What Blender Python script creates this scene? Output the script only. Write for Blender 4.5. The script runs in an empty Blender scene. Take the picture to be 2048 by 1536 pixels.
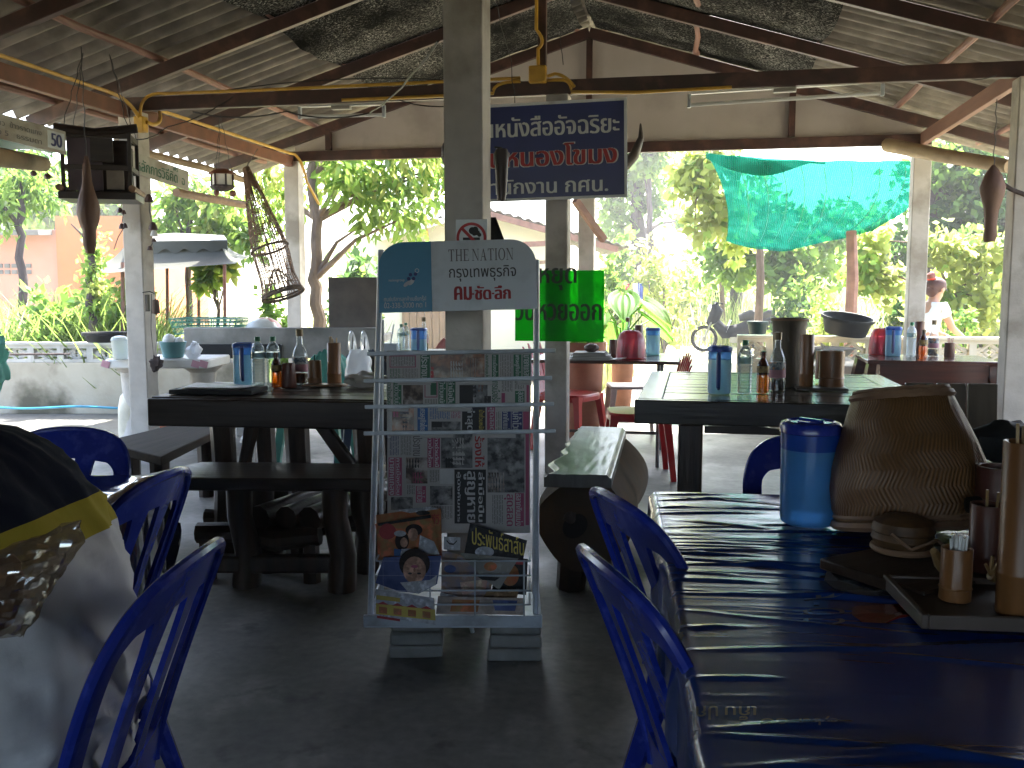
import bpy, math, random
import numpy as np
from math import sin, cos, pi, radians, atan, tan, sqrt
from mathutils import Vector, Matrix, Euler, noise
from mathutils.geometry import interpolate_bezier

random.seed(11)
RNG = np.random.default_rng(11)
S = bpy.context.scene
COL = S.collection

# ------------------------------------------------------------------ camera
F, YAW, PITCH, HC = 1900.0, 0.19, 0.1013, 1.25
cd = bpy.data.cameras.new('camera')
cd.sensor_width = 36.0
cd.lens = 36.0 * F / 2048.0
cd.clip_start = 0.05
cd.clip_end = 500
cam = bpy.data.objects.new('camera', cd)
COL.objects.link(cam)
cam.location = (0, 0, HC)
cam.rotation_euler = (pi / 2 - PITCH, 0, YAW)
S.camera = cam

# ------------------------------------------------------------------ sky, sun, exposure
SUN_EL, SUN_AZ = radians(58), radians(14)          # azimuth from +Y towards +X: the sun stands behind the garden
w = bpy.data.worlds.new('World')
S.world = w
w.use_nodes = True
wn = w.node_tree.nodes
wn.clear()
sky = wn.new('ShaderNodeTexSky')
sky.sky_type = 'NISHITA'
sky.sun_disc = False
sky.sun_elevation = SUN_EL
sky.sun_rotation = SUN_AZ
sky.dust_density = 3.0
bg = wn.new('ShaderNodeBackground')
bg.inputs['Strength'].default_value = 0.15
wo = wn.new('ShaderNodeOutputWorld')
w.node_tree.links.new(sky.outputs[0], bg.inputs[0])
w.node_tree.links.new(bg.outputs[0], wo.inputs[0])
sd = bpy.data.lights.new('sun', 'SUN')
sd.energy = 5.0
sd.angle = radians(0.5)
sd.color = (1.0, 0.95, 0.86)
sun = bpy.data.objects.new('sun', sd)
COL.objects.link(sun)
sdir = Vector((sin(SUN_AZ) * cos(SUN_EL), cos(SUN_AZ) * cos(SUN_EL), sin(SUN_EL)))
sun.rotation_euler = (-sdir).to_track_quat('-Z', 'Y').to_euler()
sun.location = (0, 0, 20)
S.view_settings.view_transform = 'Standard'
S.view_settings.look = 'None'
S.view_settings.exposure = 3.38
S.view_settings.gamma = 1.0
S.cycles.use_denoising = True
S.cycles.max_bounces = 10
S.cycles.diffuse_bounces = 5
S.cycles.transparent_max_bounces = 16
S.cycles.caustics_reflective = False
S.cycles.caustics_refractive = False
S.cycles.sample_clamp_indirect = 6.0

# ------------------------------------------------------------------ where a pixel of the photograph lies in the place
_fw = Vector((-sin(YAW) * cos(PITCH), cos(YAW) * cos(PITCH), -sin(PITCH)))
_rt = Vector((cos(YAW), sin(YAW), 0))
_up = _rt.cross(_fw)
def at(px, py, d=None, z=None, Y=None, X=None):
    r = _fw + _rt * ((px - 1024) / F) + _up * ((768 - py) / F)
    if z is not None: t = (z - HC) / r.z
    elif Y is not None: t = Y / r.y
    elif X is not None: t = X / r.x
    else: t = d
    return Vector((0, 0, HC)) + r * t
def ln(n, d): return n * d / F

# ------------------------------------------------------------------ mesh building
class MB:
    def __init__(s): s.v = []; s.f = []; s.m = []; s.cur = 0
    def add(s, vs, fs):
        o = len(s.v)
        s.v += [tuple(v) for v in vs]
        s.f += [tuple(i + o for i in f) for f in fs]
        s.m += [s.cur] * len(fs)
        return s
    def box(s, c, size, rot=None):
        x, y, z = size[0] / 2, size[1] / 2, size[2] / 2
        vs = [Vector((i, j, k)) for i in (-x, x) for j in (-y, y) for k in (-z, z)]
        if rot is not None:
            R = rot if isinstance(rot, Matrix) else Euler(rot).to_matrix()
            vs = [R @ v for v in vs]
        c = Vector(c)
        return s.add([v + c for v in vs], [(0, 1, 3, 2), (4, 6, 7, 5), (0, 4, 5, 1), (2, 3, 7, 6), (0, 2, 6, 4), (1, 5, 7, 3)])
    def bar(s, p0, p1, w, h, up=(0, 0, 1)):
        p0, p1 = Vector(p0), Vector(p1)
        d = p1 - p0
        y = d.normalized()
        x = y.cross(Vector(up))
        if x.length < 1e-4: x = y.cross(Vector((1, 0, 0)))
        x.normalize()
        z = x.cross(y)
        R = Matrix((x, y, z)).transposed()
        return s.box((p0 + p1) / 2, (w, d.length, h), R)
    def tube(s, pts, r, n=8, closed=False, cap=True, sq=None):
        pts = [Vector(p) for p in pts]
        k = len(pts)
        rs = r if isinstance(r, (list, tuple)) else [r] * k
        tang = []
        for i in range(k):
            a = pts[(i - 1) % k] if (closed or i > 0) else pts[i]
            b = pts[(i + 1) % k] if (closed or i < k - 1) else pts[i]
            t = b - a
            tang.append(t.normalized() if t.length > 1e-9 else Vector((0, 0, 1)))
        u = tang[0].orthogonal().normalized()
        vs = []
        for i in range(k):
            u = u - tang[i] * u.dot(tang[i])
            u = u.normalized() if u.length > 1e-6 else tang[i].orthogonal().normalized()
            v = tang[i].cross(u)
            for j in range(n):
                a = 2 * pi * j / n
                vs.append(pts[i] + (u * cos(a) + v * sin(a)) * rs[i])
        fs = []
        for i in range(k if closed else k - 1):
            for j in range(n):
                a, b = i * n + j, i * n + (j + 1) % n
                c, d = ((i + 1) % k) * n + (j + 1) % n, ((i + 1) % k) * n + j
                fs.append((a, b, c, d))
        if cap and not closed:
            fs.append(tuple(range(n - 1, -1, -1)))
            fs.append(tuple((k - 1) * n + j for j in range(n)))
        return s.add(vs, fs)
    def cyl(s, p0, p1, r0, r1=None, n=12): return s.tube([p0, p1], [r0, r0 if r1 is None else r1], n)
    def lathe(s, prof, c=(0, 0, 0), n=24, M=None, e=2.0, a0=0.0, a1=2 * pi, jit=0.0):
        c = Vector(c)
        full = abs(a1 - a0 - 2 * pi) < 1e-6
        m = n if full else n + 1
        vs = []
        for (r, z) in prof:
            for j in range(m):
                a = a0 + (a1 - a0) * j / n
                q = 1.0 if e == 2.0 else (abs(cos(a)) ** e + abs(sin(a)) ** e) ** (-1 / e)
                v = Vector((r * q * cos(a), r * q * sin(a), z))
                if jit: v += Vector((random.uniform(-jit, jit), random.uniform(-jit, jit), random.uniform(-jit, jit)))
                vs.append((M @ v if M else v) + c)
        fs = []
        for i in range(len(prof) - 1):
            for j in range(n):
                b = (j + 1) % m
                fs.append((i * m + j, i * m + b, (i + 1) * m + b, (i + 1) * m + j))
        if full:
            if prof[0][0] > 1e-6: fs.append(tuple(range(m - 1, -1, -1)))
            if prof[-1][0] > 1e-6: fs.append(tuple((len(prof) - 1) * m + j for j in range(m)))
        return s.add(vs, fs)
    def grid(s, fn, nu, nv, cu=False):
        vs = [fn(i / nu, j / nv) for j in range(nv + 1) for i in range(nu + (0 if cu else 1))]
        m = nu if cu else nu + 1
        fs = []
        for j in range(nv):
            for i in range(nu):
                b = (i + 1) % m if cu else i + 1
                fs.append((j * m + i, j * m + b, (j + 1) * m + b, (j + 1) * m + i))
        return s.add(vs, fs)
    def prism(s, poly, h, M=None):
        n = len(poly)
        vs = [Vector((x, y, 0)) for x, y in poly] + [Vector((x, y, h)) for x, y in poly]
        if M: vs = [M @ v for v in vs]
        return s.add(vs, [tuple(range(n - 1, -1, -1)), tuple(range(n, 2 * n))] + [(i, (i + 1) % n, n + (i + 1) % n, n + i) for i in range(n)])
    def ball(s, c, r, n=12, m=8, jit=0.0):
        r = (r, r, r) if not isinstance(r, (list, tuple)) else r
        c = Vector(c)
        def fn(u, v):
            a, b = 2 * pi * u, pi * (v - .5)
            q = 1.0
            if jit: q += jit * noise.noise(Vector((cos(a) * cos(b) * 2 + c.x * 9, sin(a) * cos(b) * 2 + c.y * 9, sin(b) * 2)))
            return c + Vector((r[0] * cos(a) * cos(b) * q, r[1] * sin(a) * cos(b) * q, r[2] * sin(b) * q))
        return s.grid(fn, n, m, True)
    def disc(s, c, r, n=20, nrm=(0, 0, 1), sy=1.0):
        c = Vector(c); nz = Vector(nrm).normalized()
        u = nz.orthogonal().normalized(); v = nz.cross(u)
        vs = [c + u * (r * cos(2 * pi * j / n)) + v * (r * sy * sin(2 * pi * j / n)) for j in range(n)]
        return s.add(vs, [tuple(range(n))])
    def quad(s, a, b, c, d): return s.add([a, b, c, d], [(0, 1, 2, 3)])
    def build(s, name, mats, parent=None, loc=None, rot=None, bevel=0.0, ang=38, flat=False):
        me = bpy.data.meshes.new(name)
        me.from_pydata(s.v, [], s.f)
        mats = mats if isinstance(mats, (list, tuple)) else [mats]
        for m in mats: me.materials.append(m)
        me.polygons.foreach_set('material_index', s.m)
        if not flat:
            me.polygons.foreach_set('use_smooth', [True] * len(me.polygons))
            me.set_sharp_from_angle(angle=radians(ang))
        me.update()
        o = bpy.data.objects.new(name, me)
        COL.objects.link(o)
        if parent is not None: o.parent = parent
        if loc is not None: o.location = loc
        if rot is not None: o.rotation_euler = rot
        if bevel:
            b = o.modifiers.new('bevel', 'BEVEL')
            b.width = bevel; b.segments = 2; b.limit_method = 'ANGLE'; b.angle_limit = radians(40)
        return o

def np_mesh(name, V, k_faces, mats, midx, parent=None):
    """V: (N, k, 3) patches; k_faces: face index tuples (quads) inside one patch."""
    N, k, _ = V.shape
    fa = np.array(k_faces, dtype=np.int32)
    nf = len(fa)
    idx = (fa[None] + (np.arange(N) * k)[:, None, None]).reshape(-1)
    me = bpy.data.meshes.new(name)
    me.vertices.add(N * k)
    me.vertices.foreach_set('co', V.astype(np.float32).reshape(-1))
    me.loops.add(len(idx))
    me.loops.foreach_set('vertex_index', idx.astype(np.int32))
    me.polygons.add(N * nf)
    me.polygons.foreach_set('loop_start', (np.arange(N * nf) * 4).astype(np.int32))
    for m in mats: me.materials.append(m)
    me.polygons.foreach_set('material_index', np.repeat(np.asarray(midx, dtype=np.int32), nf))
    me.update(calc_edges=True)
    me.validate()
    o = bpy.data.objects.new(name, me)
    COL.objects.link(o)
    if parent is not None: o.parent = parent
    return o

def tag(o, label=None, cat=None, group=None, kind=None):
    if label: o['label'] = label
    if cat: o['category'] = cat
    if group: o['group'] = group
    if kind: o['kind'] = kind
    return o
def T(name, label, cat, loc=(0, 0, 0), rz=0.0, group=None, rot=None):
    o = bpy.data.objects.new(name, None)
    o.empty_display_size = 0.05
    COL.objects.link(o)
    o.location = loc
    o.rotation_euler = rot if rot is not None else (0, 0, rz)
    return tag(o, label, cat, group)
def dup(root, loc, rz, label, group=None):
    r = root.copy(); COL.objects.link(r)
    r.location = loc; r.rotation_euler = (0, 0, rz)
    r['label'] = label
    if group: r['group'] = group
    for ch in list(root.children):
        c = ch.copy(); COL.objects.link(c); c.parent = r
        for g in list(ch.children):
            q = g.copy(); COL.objects.link(q); q.parent = c
    return r

# ------------------------------------------------------------------ writing: scan-filled outlines of the built-in font
_tc = {}
def glyphs(s, bold=0.0, rows=56):
    key = (s, bold)
    if key in _tc: return _tc[key]
    cu = bpy.data.curves.new('t', 'FONT'); cu.body = s; cu.size = 1.0
    o = bpy.data.objects.new('t', cu); COL.objects.link(o)
    bpy.context.view_layer.update()
    c2 = o.to_curve(bpy.context.evaluated_depsgraph_get())
    segs = []
    for sp in c2.splines:
        bp = sp.bezier_points
        pts = []
        n = len(bp)
        for i in range(n):
            a, b = bp[i], bp[(i + 1) % n]
            pts += [(p.x, p.y) for p in interpolate_bezier(a.co, a.handle_right, b.handle_left, b.co, 7)[:-1]]
        for i in range(len(pts)): segs.append((pts[i], pts[(i + 1) % len(pts)]))
    o.to_curve_clear()
    bpy.data.objects.remove(o); bpy.data.curves.remove(cu)
    if not segs: _tc[key] = ([], 0, 0, 0, 0); return _tc[key]
    ys = [p[1] for a in segs for p in a]; y0, y1 = min(ys), max(ys)
    h = 1.0 / rows
    nrow = int((y1 - y0) / h) + 1
    def spans(y):
        xs = []
        for (ax, ay), (bx, by) in segs:
            if (ay <= y) != (by <= y):
                xs.append((ax + (y - ay) / (by - ay) * (bx - ax), 1 if by > ay else -1))
        xs.sort()
        out, wd, st = [], 0, 0
        for x, d in xs:
            if wd == 0: st = x
            wd += d
            if wd == 0 and x > st: out.append([st - bold, x + bold])
        mg = []
        for a in out:
            if mg and a[0] <= mg[-1][1]: mg[-1][1] = max(mg[-1][1], a[1])
            else: mg.append(a)
        return mg
    rws = [spans(y0 + (i + .5) * h + 1e-5) for i in range(nrow)]
    quads = []
    for i, r in enumerate(rws):
        ya, yb = y0 + i * h, y0 + (i + 1) * h
        for a, b in r: quads.append(((a, ya), (b, ya), (b, yb), (a, yb)))
    xs = [p[0] for q in quads for p in q]
    _tc[key] = (quads, min(xs), max(xs), y0, y1)
    return _tc[key]
def text(mb, s, M, width=None, height=None, bold=0.02, left=False, mx=None):
    q, x0, x1, y0, y1 = glyphs(s, bold)
    if not q: return
    sx = width / (x1 - x0) if width else None
    sy = height / (y1 - y0) if height else None
    sx = sx or sy; sy = sy or sx
    if mx and (x1 - x0) * sx > mx: sx = mx / (x1 - x0)
    cx = x0 if left else (x0 + x1) / 2
    cy = (y0 + y1) / 2
    for f in q:
        mb.add([M @ Vector(((x - cx) * sx, (y - cy) * sy, 0)) for x, y in f], [(0, 1, 2, 3)])
def frame(o, u, v):
    """4x4 whose x axis runs along u, y along v, z outwards."""
    u = Vector(u).normalized(); v = Vector(v).normalized(); n = u.cross(v)
    M = Matrix((u, v, n)).transposed().to_4x4()
    M.translation = Vector(o)
    return M

# ------------------------------------------------------------------ materials
def nodes(name):
    m = bpy.data.materials.new(name); m.use_nodes = True
    t = m.node_tree; t.nodes.clear()
    out = t.nodes.new('ShaderNodeOutputMaterial')
    return m, t, out
def lk(t, a, b): t.links.new(a, b)
def coords(t, scale, stretch=None, kind='Object', rnd=True):
    tc = t.nodes.new('ShaderNodeTexCoord'); mp = t.nodes.new('ShaderNodeMapping')
    sx = stretch or (1, 1, 1)
    mp.inputs['Scale'].default_value = (scale * sx[0], scale * sx[1], scale * sx[2])
    lk(t, tc.outputs[kind], mp.inputs['Vector'])
    if rnd:
        oi = t.nodes.new('ShaderNodeObjectInfo'); ml = t.nodes.new('ShaderNodeMath'); ml.operation = 'MULTIPLY'
        ml.inputs[1].default_value = 37.0
        lk(t, oi.outputs['Random'], ml.inputs[0]); lk(t, ml.outputs[0], mp.inputs['Location'])
    return mp.outputs[0]
def noise_fac(t, vec, detail=5, lo=.35, hi=.65, rough=.55):
    n = t.nodes.new('ShaderNodeTexNoise'); n.inputs['Scale'].default_value = 1.0
    n.inputs['Detail'].default_value = detail; n.inputs['Roughness'].default_value = rough
    lk(t, vec, n.inputs['Vector'])
    r = t.nodes.new('ShaderNodeMapRange'); r.inputs['From Min'].default_value = lo; r.inputs['From Max'].default_value = hi
    lk(t, n.outputs['Fac'], r.inputs['Value'])
    return r.outputs[0], n.outputs['Fac']
def mixc(t, f, a, b):
    m = t.nodes.new('ShaderNodeMix'); m.data_type = 'RGBA'
    if hasattr(f, 'node'): lk(t, f, m.inputs[0])
    else: m.inputs[0].default_value = f
    for i, c in ((6, a), (7, b)):
        if hasattr(c, 'node'): lk(t, c, m.inputs[i])
        else: m.inputs[i].default_value = (*c, 1)
    return m.outputs[2]
def bumpn(t, h, s, dist=.01):
    b = t.nodes.new('ShaderNodeBump'); b.inputs['Strength'].default_value = s; b.inputs['Distance'].default_value = dist
    lk(t, h, b.inputs['Height']); return b.outputs[0]
def mat(name, c, rough=.5, c2=None, scale=8, stretch=None, detail=5, lo=.35, hi=.65, bump=0, bscale=None, bstretch=None, bdist=.01,
        metal=0, coat=0, c3=None, scale3=2, spec=.5, emit=None, sub=0):
    m, t, out = nodes(name)
    p = t.nodes.new('ShaderNodeBsdfPrincipled')
    c2 = c2 if c2 else tuple(x * .72 for x in c)
    f, raw = noise_fac(t, coords(t, scale, stretch), detail, lo, hi)
    col = mixc(t, f, c, c2)
    if c3:
        f3, _ = noise_fac(t, coords(t, scale3), 6, .52, .66)
        col = mixc(t, f3, col, c3)
    lk(t, col, p.inputs['Base Color'])
    p.inputs['Roughness'].default_value = rough
    p.inputs['Metallic'].default_value = metal
    p.inputs['Coat Weight'].default_value = coat
    p.inputs['Coat Roughness'].default_value = .08
    p.inputs['Specular IOR Level'].default_value = spec
    if bump:
        if bscale:
            _, raw = noise_fac(t, coords(t, bscale, bstretch), 5)
        lk(t, bumpn(t, raw, bump, bdist), p.inputs['Normal'])
    if emit: p.inputs['Emission Color'].default_value = (*emit, 1); p.inputs['Emission Strength'].default_value = 1
    lk(t, p.outputs[0], out.inputs[0])
    return m
def mat_leaf(name, c, ct, c2=None, scale=1.2, tr=.5):
    m, t, out = nodes(name)
    f, _ = noise_fac(t, coords(t, scale, rnd=False), 3, .35, .65)
    c2 = c2 or tuple(x * .55 for x in c)
    d = t.nodes.new('ShaderNodeBsdfPrincipled'); d.inputs['Roughness'].default_value = .55; d.inputs['Specular IOR Level'].default_value = .2
    tl = t.nodes.new('ShaderNodeBsdfTranslucent')
    lk(t, mixc(t, f, c, c2), d.inputs['Base Color'])
    lk(t, mixc(t, f, ct, tuple(x * .6 for x in ct)), tl.inputs['Color'])
    mx = t.nodes.new('ShaderNodeMixShader'); mx.inputs[0].default_value = tr
    lk(t, d.outputs[0], mx.inputs[1]); lk(t, tl.outputs[0], mx.inputs[2]); lk(t, mx.outputs[0], out.inputs[0])
    return m
def mat_clear(name, tint, gloss=.08, body=None, bodyfac=.15, rough=.05, translucent=True):
    """thin clear plastic or glass: tinted see-through, a skin of reflection and a little of its own body colour"""
    m, t, out = nodes(name)
    tr = t.nodes.new('ShaderNodeBsdfTransparent'); tr.inputs['Color'].default_value = (*tint, 1)
    gl = t.nodes.new('ShaderNodeBsdfGlossy'); gl.inputs['Roughness'].default_value = rough
    lw = t.nodes.new('ShaderNodeLayerWeight'); lw.inputs['Blend'].default_value = .35
    mr = t.nodes.new('ShaderNodeMapRange'); mr.inputs['To Min'].default_value = gloss; mr.inputs['To Max'].default_value = .65
    lk(t, lw.outputs['Fresnel'], mr.inputs['Value'])
    base = tr.outputs[0]
    if body:
        df = t.nodes.new('ShaderNodeBsdfTranslucent' if translucent else 'ShaderNodeBsdfDiffuse'); df.inputs['Color'].default_value = (*body, 1)
        d2 = t.nodes.new('ShaderNodeBsdfDiffuse'); d2.inputs['Color'].default_value = (*body, 1)
        mm = t.nodes.new('ShaderNodeMixShader'); mm.inputs[0].default_value = .4
        lk(t, df.outputs[0], mm.inputs[1]); lk(t, d2.outputs[0], mm.inputs[2])
        mb_ = t.nodes.new('ShaderNodeMixShader'); mb_.inputs[0].default_value = bodyfac
        lk(t, base, mb_.inputs[1]); lk(t, mm.outputs[0], mb_.inputs[2]); base = mb_.outputs[0]
    mx = t.nodes.new('ShaderNodeMixShader')
    lk(t, mr.outputs[0], mx.inputs[0]); lk(t, base, mx.inputs[1]); lk(t, gl.outputs[0], mx.inputs[2])
    lk(t, mx.outputs[0], out.inputs[0])
    return m
def mat_weave(name, c, c2, su, sv, rough=.6, zig=0.0, bump=.5):
    """woven strips: wave across the object's height, kinked into a herringbone"""
    m, t, out = nodes(name)
    tc = t.nodes.new('ShaderNodeTexCoord'); sx = t.nodes.new('ShaderNodeSeparateXYZ'); lk(t, tc.outputs['Object'], sx.inputs[0])
    at2 = t.nodes.new('ShaderNodeMath'); at2.operation = 'ARCTAN2'; lk(t, sx.outputs[0], at2.inputs[0]); lk(t, sx.outputs[1], at2.inputs[1])
    def M(op, a, b):
        n = t.nodes.new('ShaderNodeMath'); n.operation = op
        for i, q in enumerate((a, b)):
            if hasattr(q, 'node'): lk(t, q, n.inputs[i])
            elif q is not None: n.inputs[i].default_value = q
        return n.outputs[0]
    zz = M('PINGPONG', M('MULTIPLY', sx.outputs[2], sv), 1.0)
    nf, nr = noise_fac(t, coords(t, 14), 4)
    ph = M('ADD', M('MULTIPLY', at2.outputs[0], su), M('MULTIPLY', zz, zig))
    ph = M('ADD', ph, M('MULTIPLY', nr, 1.6))
    wv = M('ADD', M('MULTIPLY', M('SINE', M('MULTIPLY', ph, 6.2832), None), .5), .5)
    col = mixc(t, wv, c2, c)
    f3, _ = noise_fac(t, coords(t, 9), 5, .3, .7)
    col = mixc(t, f3, col, tuple(x * .6 for x in c))
    p = t.nodes.new('ShaderNodeBsdfPrincipled'); p.inputs['Roughness'].default_value = rough
    lk(t, col, p.inputs['Base Color']); lk(t, bumpn(t, wv, bump, .003), p.inputs['Normal']); lk(t, p.outputs[0], out.inputs[0])
    return m

M_post = mat('post_concrete', (.52, .49, .45), .85, (.43, .40, .365), 7, bump=.35, bscale=60, bdist=.004, c3=(.31, .28, .24), scale3=3.1, spec=.2)
M_conc = mat('grey_concrete', (.30, .29, .27), .85, (.20, .20, .185), 7, bump=.3, bscale=50, bdist=.004, c3=(.13, .13, .115), scale3=2)
M_steel = mat('red_oxide_steel', (.060, .024, .019), .5, (.035, .015, .012), 9, c3=(.11, .05, .035), scale3=5)
M_purlin = mat('pinkish_wood', (.25, .125, .092), .65, (.16, .075, .055), 9, stretch=(1, .15, 1))
M_rust = mat('eave_red', (.20, .075, .045), .55, (.13, .05, .03), 7)
M_sheet = mat('fibre_cement', (.25, .225, .195), .9, (.15, .135, .115), 6, bump=.2, bscale=40, bdist=.004, c3=(.14, .125, .11), scale3=1.1, spec=.1)
M_gable = mat('gable_board', (.47, .425, .40), .9, (.43, .385, .36), 3.2, c3=(.37, .325, .30), scale3=1.9, spec=.15, bump=.2, bscale=40, bdist=.004)
M_yellow = mat('yellow_pvc', (.62, .36, .045), .45, (.48, .27, .035), 12)
M_wire = mat('black_wire', (.02, .018, .018), .5)
M_white = mat('white_paint', (.72, .72, .70), .5, (.62, .62, .60), 8)
M_rackw = mat('rack_enamel', (.50, .55, .60), .35, (.40, .44, .49), 12, c3=(.30, .32, .34), scale3=7)
M_blue = mat('blue_plastic', (.012, .030, .30), .25, (.010, .023, .22), 5, spec=.45, coat=.15, c3=(.030, .055, .34), scale3=24, bump=.06, bscale=60)
M_red = mat('red_plastic', (.40, .012, .014), .3, (.30, .010, .012), 6)
M_darkwood = mat('dark_varnished_wood', (.036, .022, .015), .40, (.020, .012, .008), 7, stretch=(.25, 4, 4), bump=.3, bscale=9, bstretch=(.3, 6, 6), bdist=.006, spec=.36)
M_darkwoody = mat('dark_varnished_log', (.052, .030, .018), .34, (.022, .013, .009), 7, stretch=(4, 4, .3), bump=.35, bscale=9, bstretch=(5, 5, .4), bdist=.008)
M_rosewood = mat('red_brown_wood', (.075, .024, .014), .22, (.04, .013, .008), 7, stretch=(.3, 4, 4))
M_slat = mat('dark_slats', (.038, .032, .024), .20, (.024, .020, .016), 8, stretch=(.3, 5, 5), bump=.12, bscale=10, bstretch=(.4, 7, 7))
M_bamboo = mat('bamboo', (.22, .095, .030), .38, (.14, .058, .018), 9, stretch=(4, 4, .4))
M_bamboo2 = mat('pale_bamboo', (.40, .27, .12), .45, (.28, .17, .07), 9, stretch=(4, 4, .4))
M_brown = mat('brown_cup', (.11, .035, .022), .4, (.07, .022, .014), 9)
M_peeled = mat('peeled_log', (.33, .24, .14), .7, (.24, .165, .095), 7)
M_straw = mat_weave('straw_nest', (.20, .095, .055), (.10, .045, .028), 11, 60, zig=.5)
M_basket = mat_weave('woven_bamboo', (.225, .105, .034), (.065, .030, .010), 18, 30, rough=.5, zig=1.7, bump=.5)
M_splint = mat('bamboo_splints', (.26, .155, .09), .6, (.17, .095, .055), 12)
M_blk = mat('black_rubber', (.016, .017, .018), .6, (.026, .026, .026), 9, spec=.15)
M_mort = mat('cream_plaster', (.60, .54, .42), .85, (.50, .44, .33), 3, c3=(.30, .27, .20), scale3=2.2)
M_stain = mat('stained_plaster', (.42, .385, .31), .9, (.30, .265, .20), 2.4, bump=.2, bscale=30, c3=(.085, .078, .050), scale3=1.6)
M_breeze = mat('breeze_block', (.46, .45, .42), .9, (.34, .33, .30), 6)
M_paper = mat('newsprint', (.47, .45, .43), .85, (.41, .39, .375), 5, bump=.1, bscale=12)
M_photo = mat('newsprint_photo', (.26, .20, .17), .8, (.07, .055, .05), 26, lo=.42, hi=.58, c3=(.46, .42, .40), scale3=20)
M_photo2 = mat('newsprint_grey_photo', (.20, .20, .20), .8, (.045, .045, .05), 38, lo=.4, hi=.6, c3=(.36, .35, .34), scale3=26)
M_photo3 = mat('warm_photo', (.34, .14, .07), .35, (.10, .05, .03), 22, lo=.42, hi=.58, c3=(.42, .34, .26), scale3=17)
M_ink = mat('black_ink', (.035, .033, .035), .7)
M_text = mat('grey_ink', (.16, .15, .15), .8)
M_green = mat('green_ink', (.045, .145, .085), .75)
M_mag = mat('magenta_ink', (.40, .09, .17), .75)
M_redink = mat('red_ink', (.42, .03, .035), .6)
M_blueink = mat('blue_ink', (.05, .15, .38), .7)
M_navyink = mat('navy_ink', (.035, .045, .17), .6)
M_whiteink = mat('white_ink', (.58, .58, .58), .6)
M_yelink = mat('yellow_ink', (.55, .42, .05), .5)
M_signblue = mat('sign_blue', (.018, .034, .17), .28, (.014, .028, .14), 3)
M_signteal = mat('sign_teal', (.07, .26, .40), .35, (.06, .225, .36), 3)
M_signwhite = mat('sign_white', (.64, .68, .70), .4, (.60, .64, .66), 3, c3=(.52, .55, .56), scale3=9)
M_skin = mat('skin', (.38, .20, .13), .5, (.32, .165, .105), 8)
M_hair = mat('dark_brown_hair', (.035, .016, .012), .4, (.02, .010, .008), 30, stretch=(1, 1, .2))
M_leafA = mat_leaf('leaf_fresh', (.095, .18, .034), (.42, .62, .12))
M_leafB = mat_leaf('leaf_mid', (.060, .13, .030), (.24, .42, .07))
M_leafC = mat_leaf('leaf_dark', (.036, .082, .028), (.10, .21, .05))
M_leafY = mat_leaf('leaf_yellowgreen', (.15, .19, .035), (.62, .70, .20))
M_bark = mat('bark', (.155, .11, .082), .9, (.09, .062, .045), 14, stretch=(1, 1, .25), bump=.6, bscale=22, bstretch=(1, 1, .3), bdist=.02)
M_barkd = mat('dark_bark', (.060, .042, .040), .9, (.035, .025, .024), 14, stretch=(1, 1, .25), bump=.6, bscale=22, bstretch=(1, 1, .3), bdist=.02)
M_bigleaf = mat_leaf('big_leaf', (.05, .13, .022), (.10, .26, .03))
M_grassA = mat_leaf('grass_blade', (.10, .16, .040), (.26, .38, .08))
M_grassY = mat_leaf('pale_grass_blade', (.30, .32, .12), (.60, .64, .26))
M_pblue = mat_clear('pitcher_blue', (.42, .66, .98), .05, (.18, .46, .95), .66, .15)
M_ppale = mat_clear('pitcher_water', (.66, .86, .99), .05, (.48, .78, 1.0), .66, .15)
M_pnear = mat_clear('pitcher_dark_blue', (.14, .30, .76), .05, (.035, .15, .66), .80, .2)
M_pnearw = mat_clear('pitcher_dark_water', (.28, .58, .95), .05, (.15, .45, .88), .78, .2)
M_clear = mat_clear('clear_plastic', (.90, .93, .93), .06, (.6, .65, .65), .06)
M_clearw = mat_clear('clear_water', (.86, .92, .92), .09, (.75, .8, .8), .16)
M_amber = mat_clear('amber_glass', (.85, .34, .03), .07, (.30, .07, .004), .10)
M_ambdark = mat_clear('dark_glass', (.25, .08, .02), .07, (.06, .02, .008), .5)
M_poly = mat_clear('thin_polythene', (.93, .94, .95), .10, (.80, .82, .84), .45, .25)
M_netred = mat_clear('red_mesh', (.80, .30, .38), .03, (.46, .05, .10), .55, .4)
M_capg = mat('green_cap', (.02, .16, .07), .4)
M_capbrown = mat('brown_cap', (.16, .10, .03), .4)
# ================================================================== ground and setting
def M_ground():
    m, t, out = nodes('dry_ground')
    v = coords(t, .35, rnd=False)
    f, _ = noise_fac(t, v, 8, .35, .65)
    f2, raw = noise_fac(t, coords(t, 14, rnd=False), 6, .3, .7)
    c = mixc(t, f, (.40, .36, .26), (.20, .21, .09))
    c = mixc(t, f2, c, (.30, .27, .18))
    p = t.nodes.new('ShaderNodeBsdfPrincipled'); p.inputs['Roughness'].default_value = .95
    lk(t, c, p.inputs['Base Color']); lk(t, bumpn(t, raw, .5, .03), p.inputs['Normal']); lk(t, p.outputs[0], out.inputs[0])
    return m
def gz(x, y):
    d = math.hypot(x, y)
    return -.12 + .05 * noise.noise(Vector((x * .2, y * .2, 0))) + max(0, d - 26) * .035 * (1 if y > 0 else 0)
g = MB(); g.grid(lambda u, v: Vector((-90 + 180 * u, -70 + 180 * v, gz(-90 + 180 * u, -70 + 180 * v))), 90, 90)
tag(g.build('ground', M_ground()), 'pale dry earth and scrub ground around the eating place', 'ground', kind='structure')

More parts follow.
